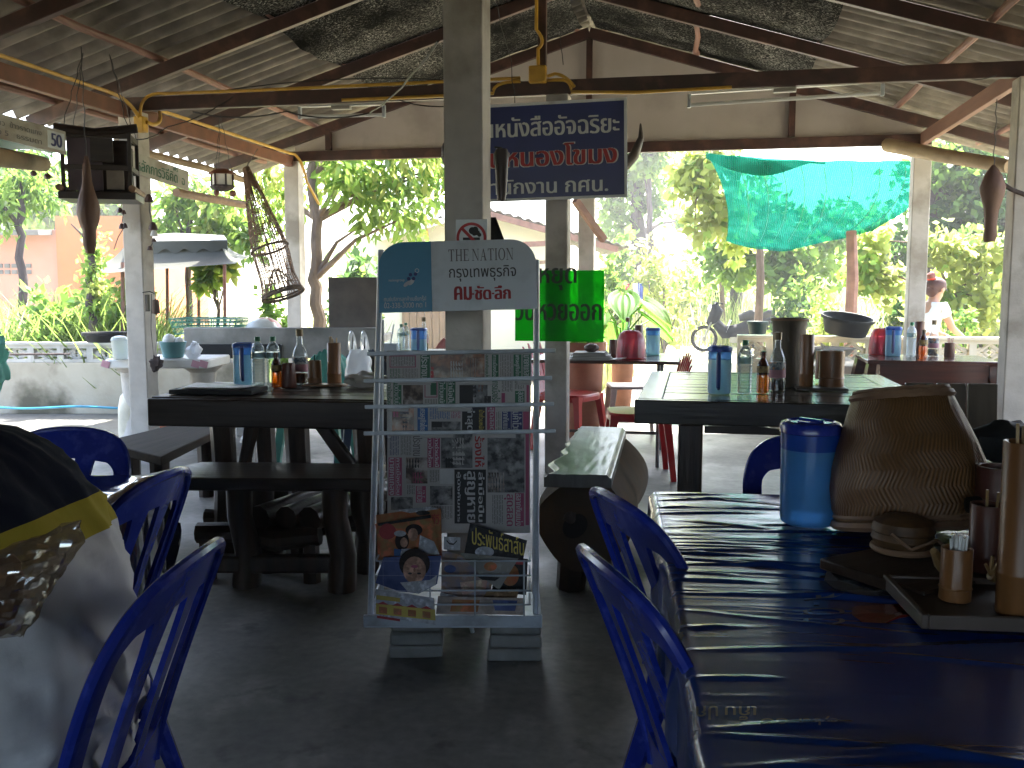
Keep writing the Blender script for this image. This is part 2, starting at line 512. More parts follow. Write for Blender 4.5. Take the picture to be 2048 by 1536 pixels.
def M_floor():
    m, t, out = nodes('cement_floor')
    f, _ = noise_fac(t, coords(t, 1.1, rnd=False), 8, .35, .68)
    f2, raw = noise_fac(t, coords(t, 26, rnd=False), 6, .3, .7)
    f3, _ = noise_fac(t, coords(t, 3.2, rnd=False), 7, .55, .7)
    c = mixc(t, f, (.19, .182, .16), (.12, .117, .103))
    c = mixc(t, f3, c, (.24, .23, .205))
    f4, _ = noise_fac(t, coords(t, 5.5, rnd=False), 8, .60, .70)
    c = mixc(t, f4, c, (.075, .072, .064))
    n = t.nodes.new('ShaderNodeMix'); n.data_type = 'RGBA'; n.blend_type = 'MULTIPLY'; n.inputs[0].default_value = .35
    lk(t, c, n.inputs[6]); lk(t, f2, n.inputs[7])
    p = t.nodes.new('ShaderNodeBsdfPrincipled')
    lk(t, n.outputs[2], p.inputs['Base Color'])
    r = t.nodes.new('ShaderNodeMapRange'); r.inputs['To Min'].default_value = .38; r.inputs['To Max'].default_value = .72
    lk(t, f, r.inputs['Value']); lk(t, r.outputs[0], p.inputs['Roughness'])
    lk(t, bumpn(t, raw, .25, .004), p.inputs['Normal']); lk(t, p.outputs[0], out.inputs[0])
    return m
f_ = MB(); f_.box((-2.0, 1.5, -.075), (13.0, 15.8, .15))
tag(f_.build('floor', M_floor(), bevel=.01), 'worn grey cement floor slab under the roof', 'floor', kind='structure')
p_ = MB(); p_.box((.3, 11.6, -.06), (2.4, 4.3, .05), (0, 0, .15))
tag(p_.build('path', mat('pale_path', (.55, .52, .46), .9)), 'pale sunlit path leading out past the round table', 'path', kind='structure')

# ================================================================== the roofed dining shelter
PX, PY = (-4.0, -1.0, 1.95), (-2.0, .85, 3.6, 6.36, 9.15)
XR = -1.02
def rz_(x): return 3.62 - .305 * abs(x - XR)                 # centre line of the rafters
shed = T('dining_shelter', 'open-sided dining shelter with cement posts, red-brown rafters and corrugated roof', 'shelter', (0, 0, 0))
for x in PX:
    for y in PY:
        if x == -1.0 and y < 3: continue
        top = rz_(-1.0) - .02 if x == -1.0 and y == 3.6 else 2.505
        xo = {3.6: .135, 6.36: .09, 9.15: -.03}.get(y, 0) if x == -1.0 else 0
        h = MB(); h.box((0, 0, top / 2), (.15, .15, top))
        h.build('post', M_post, shed, (x + xo, y, 0), bevel=.008)
XL, XRR = -4.85, 2.85
for y in PY:
    b = MB(); b.box((-1.02, y, 2.557), (6.1, .05, .095)); b.build('tie_beam', M_steel, shed, bevel=.004)
    if y > 3.7 or y < 3:
        b = MB(); b.box((-1.02, y + .002, (2.61 + 3.56) / 2), (.055, .05, .95)); b.build('king_post', M_steel, shed, bevel=.004)
for y in (-2.0, -.57, .85, 2.22, 3.6, 4.98, 6.36, 7.75, 9.15):
    for xe in (XL, XRR):
        b = MB(); b.bar((XR, y, 3.62), (xe, y, rz_(xe)), .05, .095); b.build('rafter', M_steel, shed, bevel=.004)
for d in (.13, .98, 1.9, 2.75, 3.6):
    for sg in (-1, 1):
        x = XR + sg * d
        b = MB()
        z = rz_(x) + .078
        pts = [(x + .008 * sin(i * 1.7 + d * 5), -2.6 + i * .62, z + .006 * sin(i * 2.3)) for i in range(21)]
        b.tube(pts, .026, 8); b.build('purlin', M_purlin, shed)
def sheet(sg):
    b = MB()
    n = 720
    def fn(u, v):
        y = -6.3 + 16.5 * u
        dd = .02 + v * 3.98
        lap = .012 * (1 if (v * 3.98) % 1.35 > .02 else 0)
        return Vector((XR + sg * dd, y, 3.62 - .305 * dd + .150 + .045 * cos(2 * pi * y / .177)))
    b.grid(fn, n, 6)
    return b
for sg in (-1, 1): sheet(sg).build('roof_sheet', M_sheet, shed, ang=80)
for y in (9.15,):
    b = MB()
    M = frame((0, y + .035, 0), (1, 0, 0), (0, 0, 1))
    pl = [(-4.0, 2.61), (1.96, 2.61), (1.96, rz_(1.96) - .0), (XR, 3.62), (-4.0, rz_(-4.0))]
    b.prism(pl, -.012, M); b.build('gable_board', M_gable, shed)
    for x in (-3.62, .83):
        b = MB(); b.box((x, y - .004, (2.6 + rz_(x)) / 2), (.055, .05, rz_(x) - 2.62)); b.build('gable_strut', M_steel, shed)
b = MB(); b.bar((-4.0, -2.0, 2.50), (-4.0, 6.28, 2.50), .05, .10); b.build('eave_beam', M_rust, shed, bevel=.004)
b = MB(); b.bar((-4.0, 6.44, 2.50), (-4.0, 9.10, 2.50), .05, .10); b.build('eave_beam', M_rust, shed, bevel=.004)
b = MB(); b.bar((1.95, 6.44, 2.555), (1.95, 9.10, 2.555), .05, .11); b.build('eave_beam', M_purlin, shed, bevel=.004)
b = MB(); b.bar((1.95, -2.0, 2.555), (1.95, 6.28, 2.555), .05, .11); b.build('eave_beam', M_purlin, shed, bevel=.004)
# reflective shade net stapled under the sheets beside the ridge
def M_netroof():
    m, t, out = nodes('reflective_net')
    v = coords(t, 1, rnd=False)
    wv = t.nodes.new('ShaderNodeTexWave'); wv.wave_type = 'BANDS'; wv.bands_direction = 'Y'
    wv.inputs['Scale'].default_value = 22; wv.inputs['Distortion'].default_value = 3.5; wv.inputs['Detail'].default_value = 4; wv.inputs['Detail Scale'].default_value = 2.5
    lk(t, v, wv.inputs['Vector'])
    f, _ = noise_fac(t, coords(t, 130, (.35, 1, 1), rnd=False), 3, .50, .64)
    f2, _ = noise_fac(t, coords(t, 2.4, rnd=False), 4, .3, .7)
    mm = t.nodes.new('ShaderNodeMath'); mm.operation = 'MULTIPLY'; lk(t, f, mm.inputs[0]); lk(t, wv.outputs['Fac'], mm.inputs[1])
    m2 = t.nodes.new('ShaderNodeMath'); m2.operation = 'MULTIPLY'; lk(t, mm.outputs[0], m2.inputs[0]); lk(t, f2, m2.inputs[1])
    c = mixc(t, m2.outputs[0], (.008, .008, .008), (.80, .78, .74))  # silvery highlights of the weave put into the colour as pale specks
    p = t.nodes.new('ShaderNodeBsdfPrincipled'); p.inputs['Roughness'].default_value = .6; p.inputs['Specular IOR Level'].default_value = .0
    lk(t, c, p.inputs['Base Color']); lk(t, bumpn(t, mm.outputs[0], .5, .006), p.inputs['Normal']); lk(t, p.outputs[0], out.inputs[0])
    return m
M_nr = M_netroof()
for sg in (-1, 1):
    b = MB()
    def fn(u, v):
        y = 2.3 + 6.82 * u
        d = .06 + 1.86 * v
        x = XR + sg * d
        ph = ((y - 3.6) / 1.383) % 1.0
        sag = -.055 * sin(pi * ph) * (1 + .6 * noise.noise(Vector((x * 1.5, y * .8, sg))))
        fold = .035 * noise.noise(Vector((x * 6, y * 2.2, 3 + sg))) + .016 * noise.noise(Vector((x * 18, y * 6, 8)))
        return Vector((x, y, rz_(x) + .060 + sag + fold * (.25 + .9 * sin(pi * ph))))
    b.grid(fn, 150, 44); b.build('shade_net', M_nr, shed)
for y, d in ((6.9, .98), (8.4, .98), (5.6, .98)):
    b = MB(); x = XR + d
    b.tube([(x, y - .55, rz_(x) + .02), (x + .02, y - .2, rz_(x) - .02), (x, y + .2, rz_(x) - .03), (x + .02, y + .5, rz_(x) + .01)], .022, 6); b.build('net_batten', M_purlin, shed)
b = MB(); b.box((-1.02, -6.3, .55), (7.7, .12, 1.1)); b.build('added_rear_wall', M_mort, shed)  # unseen; added, its height sets how much light enters from behind
b = MB(); M = frame((0, -6.3, 0), (1, 0, 0), (0, 0, 1)); b.prism([(-4.9, 2.4), (2.9, 2.4), (XR, 3.7)], -.03, M); b.build('added_rear_gable', M_darkwood, shed)  # unseen; added to close off light above the rear opening
b = MB(); b.box((-4.55, -.9, 1.25), (.1, 10.7, 2.5)); b.build('light_block_wall', M_darkwood, shed)  # unseen; added to shut side light out of the near interior
b = MB(); b.box((2.88, -.6, 1.25), (.1, 11.4, 2.5)); b.build('light_block_wall', M_darkwood, shed)  # unseen as well, added on the right to darken the near interior
b = MB(); b.box((XR, 2, 3.775), (.34, 16.4, .03)); b.build('ridge_cap', M_sheet, shed)

# yellow conduit and its boxes
def conduit(pts, r=.011): b = MB(); b.tube(pts, r, 8); b.build('conduit', M_yellow, shed)
yb = 6.36 - .040
def arc(a, b, c, k=6): a, b, c = Vector(a), Vector(b), Vector(c); return [a * (1 - t) ** 2 + b * 2 * t * (1 - t) + c * t * t for t in [i / k for i in range(k + 1)]]
conduit([(-3.9, yb - .03, 2.44)] + arc((-3.9, yb - .03, 2.50), (-3.9, yb, 2.64), (-3.72, yb, 2.617)) + [(-3.0, yb, 2.614), (-2, yb, 2.618), (-1.16, yb, 2.622)])
conduit([(-1.16, yb, 2.60)] + arc((-1.2, yb, 2.60), (-1.35, yb, 2.60), (-1.34, yb, 2.53)) + [(-1.9, yb, 2.525), (-2.4, yb, 2.525)])
conduit([(-.98, yb, 2.60)] + arc((-.9, yb, 2.60), (-.82, yb, 2.60), (-.82, yb, 2.52)) + [(-.4, yb, 2.50), (.2, yb, 2.51)])
conduit([(-.98, yb, 2.625)] + arc((-.93, yb, 2.64), (-.86, yb, 2.63), (-.80, yb, 2.55)))
conduit([(-1.04, yb - .01, 2.68), (-1.04, yb - .01, 2.78)] + arc((-1.04, yb - .01, 2.80), (-.98, yb - .02, 2.84), (-1.05, yb - .02, 2.92)) + [(-1.05, yb - .01, 3.3), (-1.04, yb, 3.55)])
conduit([(-3.95, -1.9, 2.59), (-3.95, 6.0, 2.575)] + arc((-3.95, 6.1, 2.57), (-3.94, 6.24, 2.55), (-3.9, 6.27, 2.45)), .013)
conduit([(-3.86, 6.30, 2.42)] + arc((-3.84, 6.34, 2.41), (-3.80, 6.42, 2.42), (-3.95, 6.62, 2.565)) + [(-3.95, 7.4, 2.565), (-3.95, 8.95, 2.565)] + arc((-3.92, 9.0, 2.56), (-3.86, 9.06, 2.5), (-3.84, 9.1, 2.3)) + [(-3.80, 9.3, 2.1)], .014)
for c, s_ in (((-1.04, yb - .02, 2.635), (.115, .05, .11)), ((-3.905, yb - .02, 2.405), (.075, .07, .11))):
    b = MB(); b.box(c, s_); b.build('junction_box', M_yellow, shed, bevel=.008)
def wire(pts, parent, r=.0035, sag=0.0, k=10, name='wire', m=None):
    out = []
    for i in range(len(pts) - 1):
        a, c = Vector(pts[i]), Vector(pts[i + 1])
        for j in range(k): out.append(a.lerp(c, j / k) + Vector((.006 * sin(j * 2.1 + i), 0, -sag * 4 * (j / k) * (1 - j / k))))
    out.append(Vector(pts[-1]))
    b = MB(); b.tube(out, r, 5); return b.build(name, m or M_wire, parent)
wire([(-3.5, 6.3, 2.48), (-2.8, 6.30, 2.46), (-2.2, 6.3, 2.43), (-1.0, 3.68, 2.20)], shed, .005, .04)
wire([(-3.3, 6.33, 2.62), (-2.5, 6.31, 2.66), (-1.7, 6.31, 2.63)], shed, .004, -.01)
wire([(-2.0, 6.31, 2.51), (-1.4, 6.31, 2.5)], shed, .004, .05)
wire([(-.95, 6.3, 3.4), (-.88, 6.35, 2.7)], shed, .003, 0)
wire([(-1.25, 5.0, 3.5), (-1.2, 6.2, 2.7), (-1.15, 6.28, 2.1)], shed, .003, 0)
wire([(1.75, 6.3, 2.52), (1.5, 6.4, 2.6), (1.2, 7.2, 2.7)], shed, .003, .05)
wire([(-3.95, 6.27, 2.3), (-3.7, 6.29, 2.38), (-3.2, 6.32, 2.58)], shed, .004, .03)

# ================================================================== foliage
def crown(name, clumps, n, L, mats, parent=None, droop=.35, w=.32, wts=None, shell=.5):
    """leaf-sized faces scattered through the volume of the clumps [(centre, radius)]"""
    C = np.array([tuple(c) for c, r in clumps]); R = np.array([(r, r, r) if not isinstance(r, tuple) else r for c, r in clumps], dtype=float)
    pw = (R.prod(1)) ** (2 / 3); pw = pw / pw.sum()
    k = RNG.choice(len(clumps), n, p=pw)
    d = RNG.normal(size=(n, 3)); d /= np.linalg.norm(d, axis=1)[:, None]
    rad = RNG.random(n) ** shell
    lump = 1 + .35 * np.sin(d[:, 0] * 5 + k) * np.sin(d[:, 1] * 6 + k * 2) + .2 * np.sin(d[:, 2] * 9 + k)
    P = C[k] + d * R[k] * (rad * lump)[:, None]
    a = RNG.normal(size=(n, 3)); a[:, 2] -= droop * 2; a += d * .5
    a /= np.linalg.norm(a, axis=1)[:, None]
    s = np.cross(a, RNG.normal(size=(n, 3))); s /= np.linalg.norm(s, axis=1)[:, None] + 1e-9
    l = L * (.6 + .7 * RNG.random(n))[:, None]
    V = np.stack([P, P + a * l * .45 + s * l * w, P + a * l, P + a * l * .45 - s * l * w], 1)
    base = RNG.choice(len(mats), len(clumps), p=wts) if len(mats) > 1 else np.zeros(len(clumps), int)
    mi = np.where(RNG.random(n) < .72, base[k], RNG.integers(0, len(mats), n))
    return np_mesh(name, V, [(0, 1, 2, 3)], mats, mi, parent)
def trunk_mb(path, r0, r1):
    b = MB(); n = len(path)
    pts = []
    for i in range(n - 1):
        for j in range(5): pts.append(Vector(path[i]).lerp(Vector(path[i + 1]), j / 5) + Vector((.02 * sin(i * 3 + j), .02 * cos(i * 5 + j * 2), 0)) * (1 if i + j else 0))
    pts.append(Vector(path[-1]))
    b.tube(pts, [r0 + (r1 - r0) * i / (len(pts) - 1) for i in range(len(pts))], 9); return b
def tree(label, cat, path, r0, r1, clumps, n, L, mats, bark=None, group=None, limbs=True, name='tree', **kw):
    base = Vector(path[0])
    t = T(name, label, cat, base, 0, group)
    loc = [Vector(p) - base for p in path]
    cl = [(Vector(c) - base, r) for c, r in clumps]
    trunk_mb(loc, r0, r1).build('trunk', bark or M_bark, t)
    if limbs:
        for c, r in cl[:9]:
            j = min(range(len(loc)), key=lambda i: abs(loc[i].z - (c.z - .5)) + .3 * (loc[i] - c).length) if len(loc) > 2 else -1
            st = loc[j]
            mid = st.lerp(c, .5) + Vector((random.uniform(-.1, .1), random.uniform(-.1, .1), .1))
            b = MB(); b.tube([st, st.lerp(mid, .5), mid, c], [r1 * .85, r1 * .7, r1 * .45, r1 * .15], 6); b.build('limb', bark or M_bark, t)
    o = crown('crown', cl, n, L, mats, t, **kw)
    return t
def cp(px, py, d, rpx, sq=1.0): r = ln(rpx, d); return (at(px, py, d=d), (r, r, r * sq))
def gnd(px, d, z=-.12): p = at(px, 700, d=d); p.z = z; return p

# left garden tree in front of the shed (the forked one by the left back post)
tree('tree with a forked pale trunk and long drooping leaves beside the left back post', 'tree',
     [gnd(632, 11.5), at(640, 640, d=11.5), at(628, 560, d=11.5), at(635, 440, d=11.5), at(622, 350, d=11.5), at(640, 250, d=11.5)], .085, .05,
     [cp(760, 380, 11.5, 75), cp(850, 350, 11.8, 80), cp(700, 350, 11.2, 60), cp(820, 430, 11, 50), cp(650, 330, 12, 60), cp(560, 400, 12, 60), cp(740, 440, 11.2, 40), cp(900, 330, 12, 60), cp(690, 300, 11.5, 90), cp(820, 280, 11.5, 90), cp(540, 340, 11.5, 60)],
     3300, .17, [M_leafA, M_leafY, M_leafB], droop=.7, w=.17)
tree('slim leaning sapling with feathery leaves at the far left', 'tree',
     [gnd(50, 10.5), at(46, 560, d=10.5), at(38, 450, d=10.5), at(45, 370, d=10.5)], .055, .03,
     [cp(40, 350, 10.5, 65), cp(90, 390, 10.8, 45), cp(5, 420, 10.5, 55), cp(80, 330, 11, 50), cp(-40, 360, 10.5, 60)], 1700, .13, [M_leafB, M_leafA, M_leafC], M_barkd, droop=.5, w=.14)
tree('bushy mid green tree behind the orange house', 'tree',
     [gnd(110, 24), at(110, 430, d=24)], .15, .1,
     [cp(90, 400, 24, 70), cp(180, 410, 24, 60), cp(20, 380, 24, 60), cp(240, 430, 24, 40)], 3200, .30, [M_leafA, M_leafY, M_leafB])
tree('young papaya-like tree with long leaves rising behind the grey canopy', 'tree',
     [gnd(375, 13), at(378, 500, d=13), at(385, 400, d=13)], .05, .03,
     [cp(390, 400, 13, 50), cp(450, 430, 13, 65), cp(350, 390, 13, 40), cp(500, 470, 13, 45), cp(420, 470, 13, 40), cp(330, 450, 13, 40)], 1500, .20, [M_leafA, M_leafY, M_leafB], M_barkd, droop=.6, w=.18)
tree('thin sapling with fresh leaf fronds between the canopy poles', 'tree',
     [gnd(437, 11.2), at(437, 620, d=11.2), at(428, 560, d=11.2), at(425, 530, d=11.2)], .025, .015,
     [cp(425, 540, 11.2, 24), cp(445, 535, 11.2, 20), cp(410, 560, 11.2, 18)], 420, .16, [M_leafA, M_leafY], w=.25)
tree('dark green tree with a grey trunk standing right of the blue sign', 'tree',
     [gnd(1275, 25), at(1278, 470, d=25), at(1272, 390, d=25), at(1262, 330, d=25)], .24, .12,
     [cp(1240, 380, 25, 50), cp(1290, 350, 25, 55), cp(1220, 420, 25, 35), cp(1300, 410, 25, 35), cp(1250, 450, 25, 28), cp(1275, 300, 25, 70), cp(1370, 440, 27, 28), cp(1225, 470, 25, 24)], 2300, .24, [M_leafB, M_leafA], M_barkd, droop=.2)
tree('slim bare-stemmed tree right of the dark green tree', 'tree',
     [gnd(1300, 24), at(1302, 480, d=24), at(1298, 400, d=24), at(1296, 320, d=24)], .10, .05, [cp(1310, 300, 24, 40), cp(1290, 330, 24, 25)], 600, .22, [M_leafB, M_leafA], M_barkd)
tree('light green broad-leaved tree at the left edge of the shade net', 'tree',
     [gnd(1445, 24), at(1440, 480, d=22), at(1410, 380, d=13)], .07, .03,
     [cp(1400, 360, 13, 60), cp(1440, 430, 13, 55), cp(1370, 340, 13, 35), cp(1420, 310, 13, 60), cp(1475, 480, 13.4, 40), cp(1390, 450, 13, 25)], 1150, .17, [M_leafY, M_leafY, M_leafA], droop=.3, w=.34)
tree('dark trunked tree in the shade behind the green net', 'tree',
     [gnd(1473, 25), at(1473, 560, d=25), at(1478, 480, d=25), at(1480, 380, d=22)], .19, .12,
     [cp(1500, 430, 17, 80), cp(1560, 480, 17, 70), cp(1440, 500, 17.5, 60), cp(1620, 540, 17, 60), cp(1560, 560, 17, 45), cp(1660, 470, 17.5, 70), cp(1480, 540, 17.6, 45)], 3600, .19, [M_leafB, M_leafA], M_barkd, droop=.2)
tree('big dark tree with bare twigs behind the right back post', 'tree',
     [gnd(1880, 15), at(1870, 520, d=15), at(1860, 400, d=15)], .16, .09,
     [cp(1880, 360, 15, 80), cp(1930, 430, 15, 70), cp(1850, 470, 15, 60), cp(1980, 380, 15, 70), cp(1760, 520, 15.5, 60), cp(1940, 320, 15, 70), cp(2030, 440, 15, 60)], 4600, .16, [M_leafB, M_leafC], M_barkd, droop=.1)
tree('sunlit round-leaved shrub tree beside the woman in the white shirt', 'tree',
     [gnd(1900, 11.8), at(1905, 600, d=11.8), at(1900, 520, d=11.8)], .045, .03,
     [cp(1880, 500, 11.5, 45), cp(1940, 520, 11.5, 50), cp(1900, 590, 11.8, 45), cp(1970, 600, 11.5, 55), cp(1760, 560, 12, 45), cp(1750, 480, 12, 40), cp(1985, 510, 11.5, 45), cp(1850, 600, 12.2, 40), cp(1720, 540, 12, 40), cp(1930, 640, 11.5, 40)], 2300, .125, [M_leafY, M_leafA, M_leafY], droop=.1, w=.44)
tree('grey leaning trunk and shrub at the right edge behind the low wall', 'tree',
     [gnd(1945, 13), at(1943, 620, d=13), at(1950, 560, d=13), at(1962, 530, d=13)], .16, .10, [cp(1950, 500, 13, 40), cp(2010, 560, 13, 50)], 700, .15, [M_leafA, M_leafB], M_bark)
far = [(-16, 46), (-10, 50), (-24, 40), (-4, 52), (2, 50), (8, 48), (14, 44), (20, 40)]
for i, (x, y) in enumerate(far):
    h = 3.2 + (i * 37 % 10) * .16
    z0 = gz(x, y)
    lab = ['far tree with a broad low crown behind the orange house', 'far tree filling the gap right of the orange house roof', 'far tree at the extreme left edge of the garden', 'far tree behind the pale shed roof', 'far tree seen behind the pale shed and blue sign',
           'far tree beyond the grass right of the pale shed', 'far tree beyond the meadow left of the green net', 'far tree beyond the meadow behind the green net'][i]
    tree(lab, 'tree', [(x, y, z0), (x + .2, y, z0 + h * .5), (x, y, z0 + h * .75)], .22, .12,
         [((x + random.uniform(-1.6, 1.6), y + random.uniform(-1, 1), z0 + h * random.uniform(.35, .85)), random.uniform(.9, 1.6)) for _ in range(7)], 900, .45, [M_leafA, M_leafY, M_leafB], group='far trees along the edge of the field')

def blades(name, area, n, h0, h1, w, mats, wts, label, lean=.35):
    """upright arched grass blades; area(n) -> x, y arrays"""
    x, y = area(n)
    n = len(x)
    z = np.array([gz(a, b) for a, b in zip(x, y)])
    an = RNG.random(n) * 2 * pi
    hh = h0 + (h1 - h0) * RNG.random(n) ** 1.3
    hh *= .75 + .45 * np.sin(x * .9 + 1.3) * np.sin(y * .8) + .2
    lx, ly = np.cos(an), np.sin(an)
    wd = w * (.6 + .8 * RNG.random(n))
    ln_ = lean * hh * (.3 + RNG.random(n))
    V = np.zeros((n, 6, 3))
    for i, (t, wf, b) in enumerate(((0, 1, 0), (.55, .85, .3), (1, .12, 1))):
        cx, cy, cz = x + lx * ln_ * b, y + ly * ln_ * b, z + hh * t * (1 - .18 * b)
        V[:, 2 * i] = np.stack([cx - ly * wd * wf, cy + lx * wd * wf, cz], 1)
        V[:, 2 * i + 1] = np.stack([cx + ly * wd * wf, cy - lx * wd * wf, cz], 1)
    cl = (np.sin(x * 1.7 + y) + np.sin(y * 2.3 - x * .6) + RNG.normal(size=n) * .8)
    q = np.quantile(cl, np.cumsum(wts)[:-1]); mi = np.searchsorted(q, cl)
    o = np_mesh(name, V, [(0, 1, 3, 2), (2, 3, 5, 4)], mats, mi)
    return tag(o, label, 'grass', kind='stuff')
def band_area(pxa, pxb, da, db):
    def f(n):
        px = RNG.uniform(pxa, pxb, n); d = da * (db / da) ** RNG.random(n)
        k = (px - 1024) / F
        return d * (cos(YAW) * k - sin(YAW)), d * (sin(YAW) * k + cos(YAW))
    return f
def keep(area, test):
    def f(n):
        x, y = area(n); k = np.array([test(a, b) for a, b in zip(x, y)]); return x[k], y[k]
    return f
blades('meadow_grass', keep(band_area(1130, 2100, 12.5, 34), lambda x, y: not (-1.5 < x < 4.6 and 15 < y < 22.5) and not (-.9 < x < 1.7 and y < 15)), 21000, .6, 1.5, .013, [M_grassY, M_grassA], [.74, .26], 'tall pale sunlit grass covering the field on the right')
blades('far_grass', band_area(1150, 2100, 26, 40), 9000, 1.0, 2.1, .03, [M_grassY, M_grassA, M_leafY], [.5, .3, .2], 'high pale grass at the far side of the field')
blades('left_grass', keep(band_area(-120, 330, 9.4, 14.5), lambda x, y: y > 8.6), 7500, .55, 1.25, .014, [M_grassA, M_leafB, M_grassY], [.55, .25, .2], 'lush green grass behind the low wall on the left', .5)
blades('bank_grass', band_area(300, 760, 13.5, 22), 5000, .4, 1.0, .016, [M_grassY, M_grassA], [.75, .25], 'bright dry grass behind the grey canopy', .4)
shr = [('low leafy bush at the foot of the pale shed wall', 690, 560, 13.2, 45, .20, [M_leafA, M_leafC]), ('leafy shrub behind the stacked colanders', 560, 620, 10.6, 26, .12, [M_leafA, M_leafB]),
       ('dense shrub under the left side of the grey canopy', 215, 600, 10.2, 55, .12, [M_leafB, M_leafA]), ('tall bush left of the dark green tree on the meadow', 1215, 520, 20, 40, .22, [M_leafA, M_leafB]),
       ('yellow green bush on the meadow edge left of the motorbike', 1330, 520, 19, 48, .20, [M_leafY, M_leafA]), ('pale bush behind the motorbike on the meadow', 1400, 540, 24, 45, .22, [M_leafY, M_leafA]),
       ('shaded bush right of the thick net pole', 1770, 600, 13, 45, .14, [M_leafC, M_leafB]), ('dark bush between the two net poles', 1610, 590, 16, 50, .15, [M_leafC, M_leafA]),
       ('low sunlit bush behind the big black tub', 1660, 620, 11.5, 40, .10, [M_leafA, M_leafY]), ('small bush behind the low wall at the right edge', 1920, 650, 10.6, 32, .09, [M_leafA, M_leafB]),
       ('feathery bush in the middle of the meadow', 1235, 560, 14, 20, .13, [M_leafB, M_leafA]), ('weedy clump at the far left behind the low wall', 100, 620, 9.9, 60, .13, [M_leafA, M_leafB]), ('sunny shrub right of the hanging nest on the left', 200, 520, 11.4, 40, .12, [M_leafY, M_leafA])]
for lab, px, py, d, r, L, ms in shr:
    c = at(px, py, d=d); base = Vector((c.x, c.y, gz(c.x, c.y)))
    t = T('bush', lab, 'bush', base)
    R_ = ln(r, d); top = c - base
    k = [(Vector((random.uniform(-.8, .8) * R_, random.uniform(-.5, .5) * R_, top.z * f + random.uniform(-.2, .2) * R_)), (R_ * .75, R_ * .7, R_ * .6 + top.z * .18)) for f in (.35, .6, .8, 1.0, .7)]
    b = MB()
    for c_, _ in k: b.tube([(0, 0, 0), c_ * .5, c_], [.018, .014, .006], 5)
    b.build('stems', M_barkd, t)
    crown('foliage', k, 620, L, ms, t, droop=.1, w=.26)
# vine-covered dead stump under the left nest
b_ = gnd(180, 9.7)
t = T('tree', 'crooked dead trunk wrapped in creeper behind the hanging nest on the left', 'tree', b_)
trunk_mb([(0, 0, 0), at(186, 640, d=9.7) - b_, at(180, 560, d=9.7) - b_, at(185, 490, d=9.7) - b_], .05, .03).build('trunk', M_barkd, t)
q = MB(); q.tube([at(182, 500, d=9.7) - b_, at(165, 470, d=9.7) - b_, at(142, 448, d=9.7) - b_], [.016, .012, .006], 6); q.build('limb', M_barkd, t)
crown('creeper', [(at(187, y, d=9.7) - b_, ln(18, 9.7)) for y in (500, 540, 580, 620)], 500, .07, [M_leafY, M_leafA, M_leafB], t)
# ================================================================== buildings beyond the garden
M_orange = mat('orange_wall', (.42, .155, .055), .85, (.37, .13, .045), 1.5)
M_pink = mat('salmon_wall', (.44, .22, .155), .85, (.39, .19, .13), 1.5)
M_roofd = mat('weathered_roof', (.16, .15, .14), .8, (.10, .095, .09), 5)
M_cream = mat('cream_wall', (.74, .70, .58), .85, (.68, .63, .52), 1.2)
M_plank = mat('weathered_planks', (.30, .19, .115), .8, (.20, .125, .08), 6, stretch=(5, 5, .3))
a, b2 = at(-420, 700, d=17), at(268, 700, d=17)
house = T('orange_house', 'low salmon and orange house with a dark roof edge behind the far left garden', 'house', ((a.x + b2.x) / 2, (a.y + b2.y) / 2, -.1), YAW)
W = (b2 - a).length; xs = lambda px: ln(px - 1024, 17) - (ln(-420 - 1024, 17) + W / 2)
zt = at(100, 462, d=17).z + .1
m = MB(); xm = xs(131)
m.box(((-W / 2 + xm) / 2, 0, zt / 2), (xm + W / 2, .2, zt)); m.build('wall', M_pink, house)
m = MB(); m.box(((xm + W / 2) / 2, -.03, zt / 2 + .12), (W / 2 - xm, .26, zt + .24)); m.build('wall', M_orange, house)
m = MB(); m.box(((xm + W / 2) / 2, 2.2, zt / 2), (W / 2 - xm, 4.2, zt)); m.build('wall', M_orange, house)
m = MB(); m.box(((-W / 2 + xm) / 2 - .04, 1.6, zt + .06), (W / 2 + xm - .1, 4.4, .09), (.06, 0, 0)); m.build('roof', M_roofd, house)
m = MB()
for i in range(9):
    for j in range(2): m.box((xs(-40 + i * 14), -.11, 1.62 + j * .11), (.085, .03, .07))
m.build('vent_blocks', M_roofd, house)
# pale shed
a, b2 = at(745, 700, d=15), at(1140, 700, d=15)
hut = T('pale_shed', 'overexposed cream shed with a low gabled tin roof behind the newspaper rack', 'shed', ((a.x + b2.x) / 2, (a.y + b2.y) / 2, -.1), YAW)
W = (b2 - a).length; ze = at(745, 482, d=15).z + .1; za = at(960, 428, d=15).z + .1
M0 = frame((0, 0, 0), (1, 0, 0), (0, 0, 1))
m = MB(); m.prism([(-W / 2, 0), (W / 2, 0), (W / 2, ze), (.12, za), (-W / 2, ze)], -2.6, M0); m.build('wall', M_cream, hut)
for sg in (-1, 1):
    m = MB()
    def fn(u, v):
        x = .12 + sg * v * (W / 2 + (.05 if sg < 0 else .75)); s_ = (za - ze) / (W / 2)
        return Vector((x, -.35 + 3.3 * u, za + .07 - abs(x - .12) * s_ + .02 * cos(2 * pi * x / .15)))
    m.grid(fn, 2, 60)
    o = m.build('roof', M_roofd, hut); o.modifiers.new('t', 'SOLIDIFY').thickness = .02
for sg in (-1, 1):
    m = MB(); xe = sg * (W / 2 + (.02 if sg < 0 else .7)); s_ = (za - ze) / (W / 2)
    m.bar((.12, -.36, za + .0), (xe, -.36, za - abs(xe - .12) * s_), .05, .09); m.build('fascia', M_purlin if sg > 0 else M_cream, hut)
px = lambda p: ln(p - 942, 15)
m = MB()
for i in range(7): m.box((px(812) + i * .118, -.03 - .006 * (i % 2), .82), (.11, .03, 1.64))
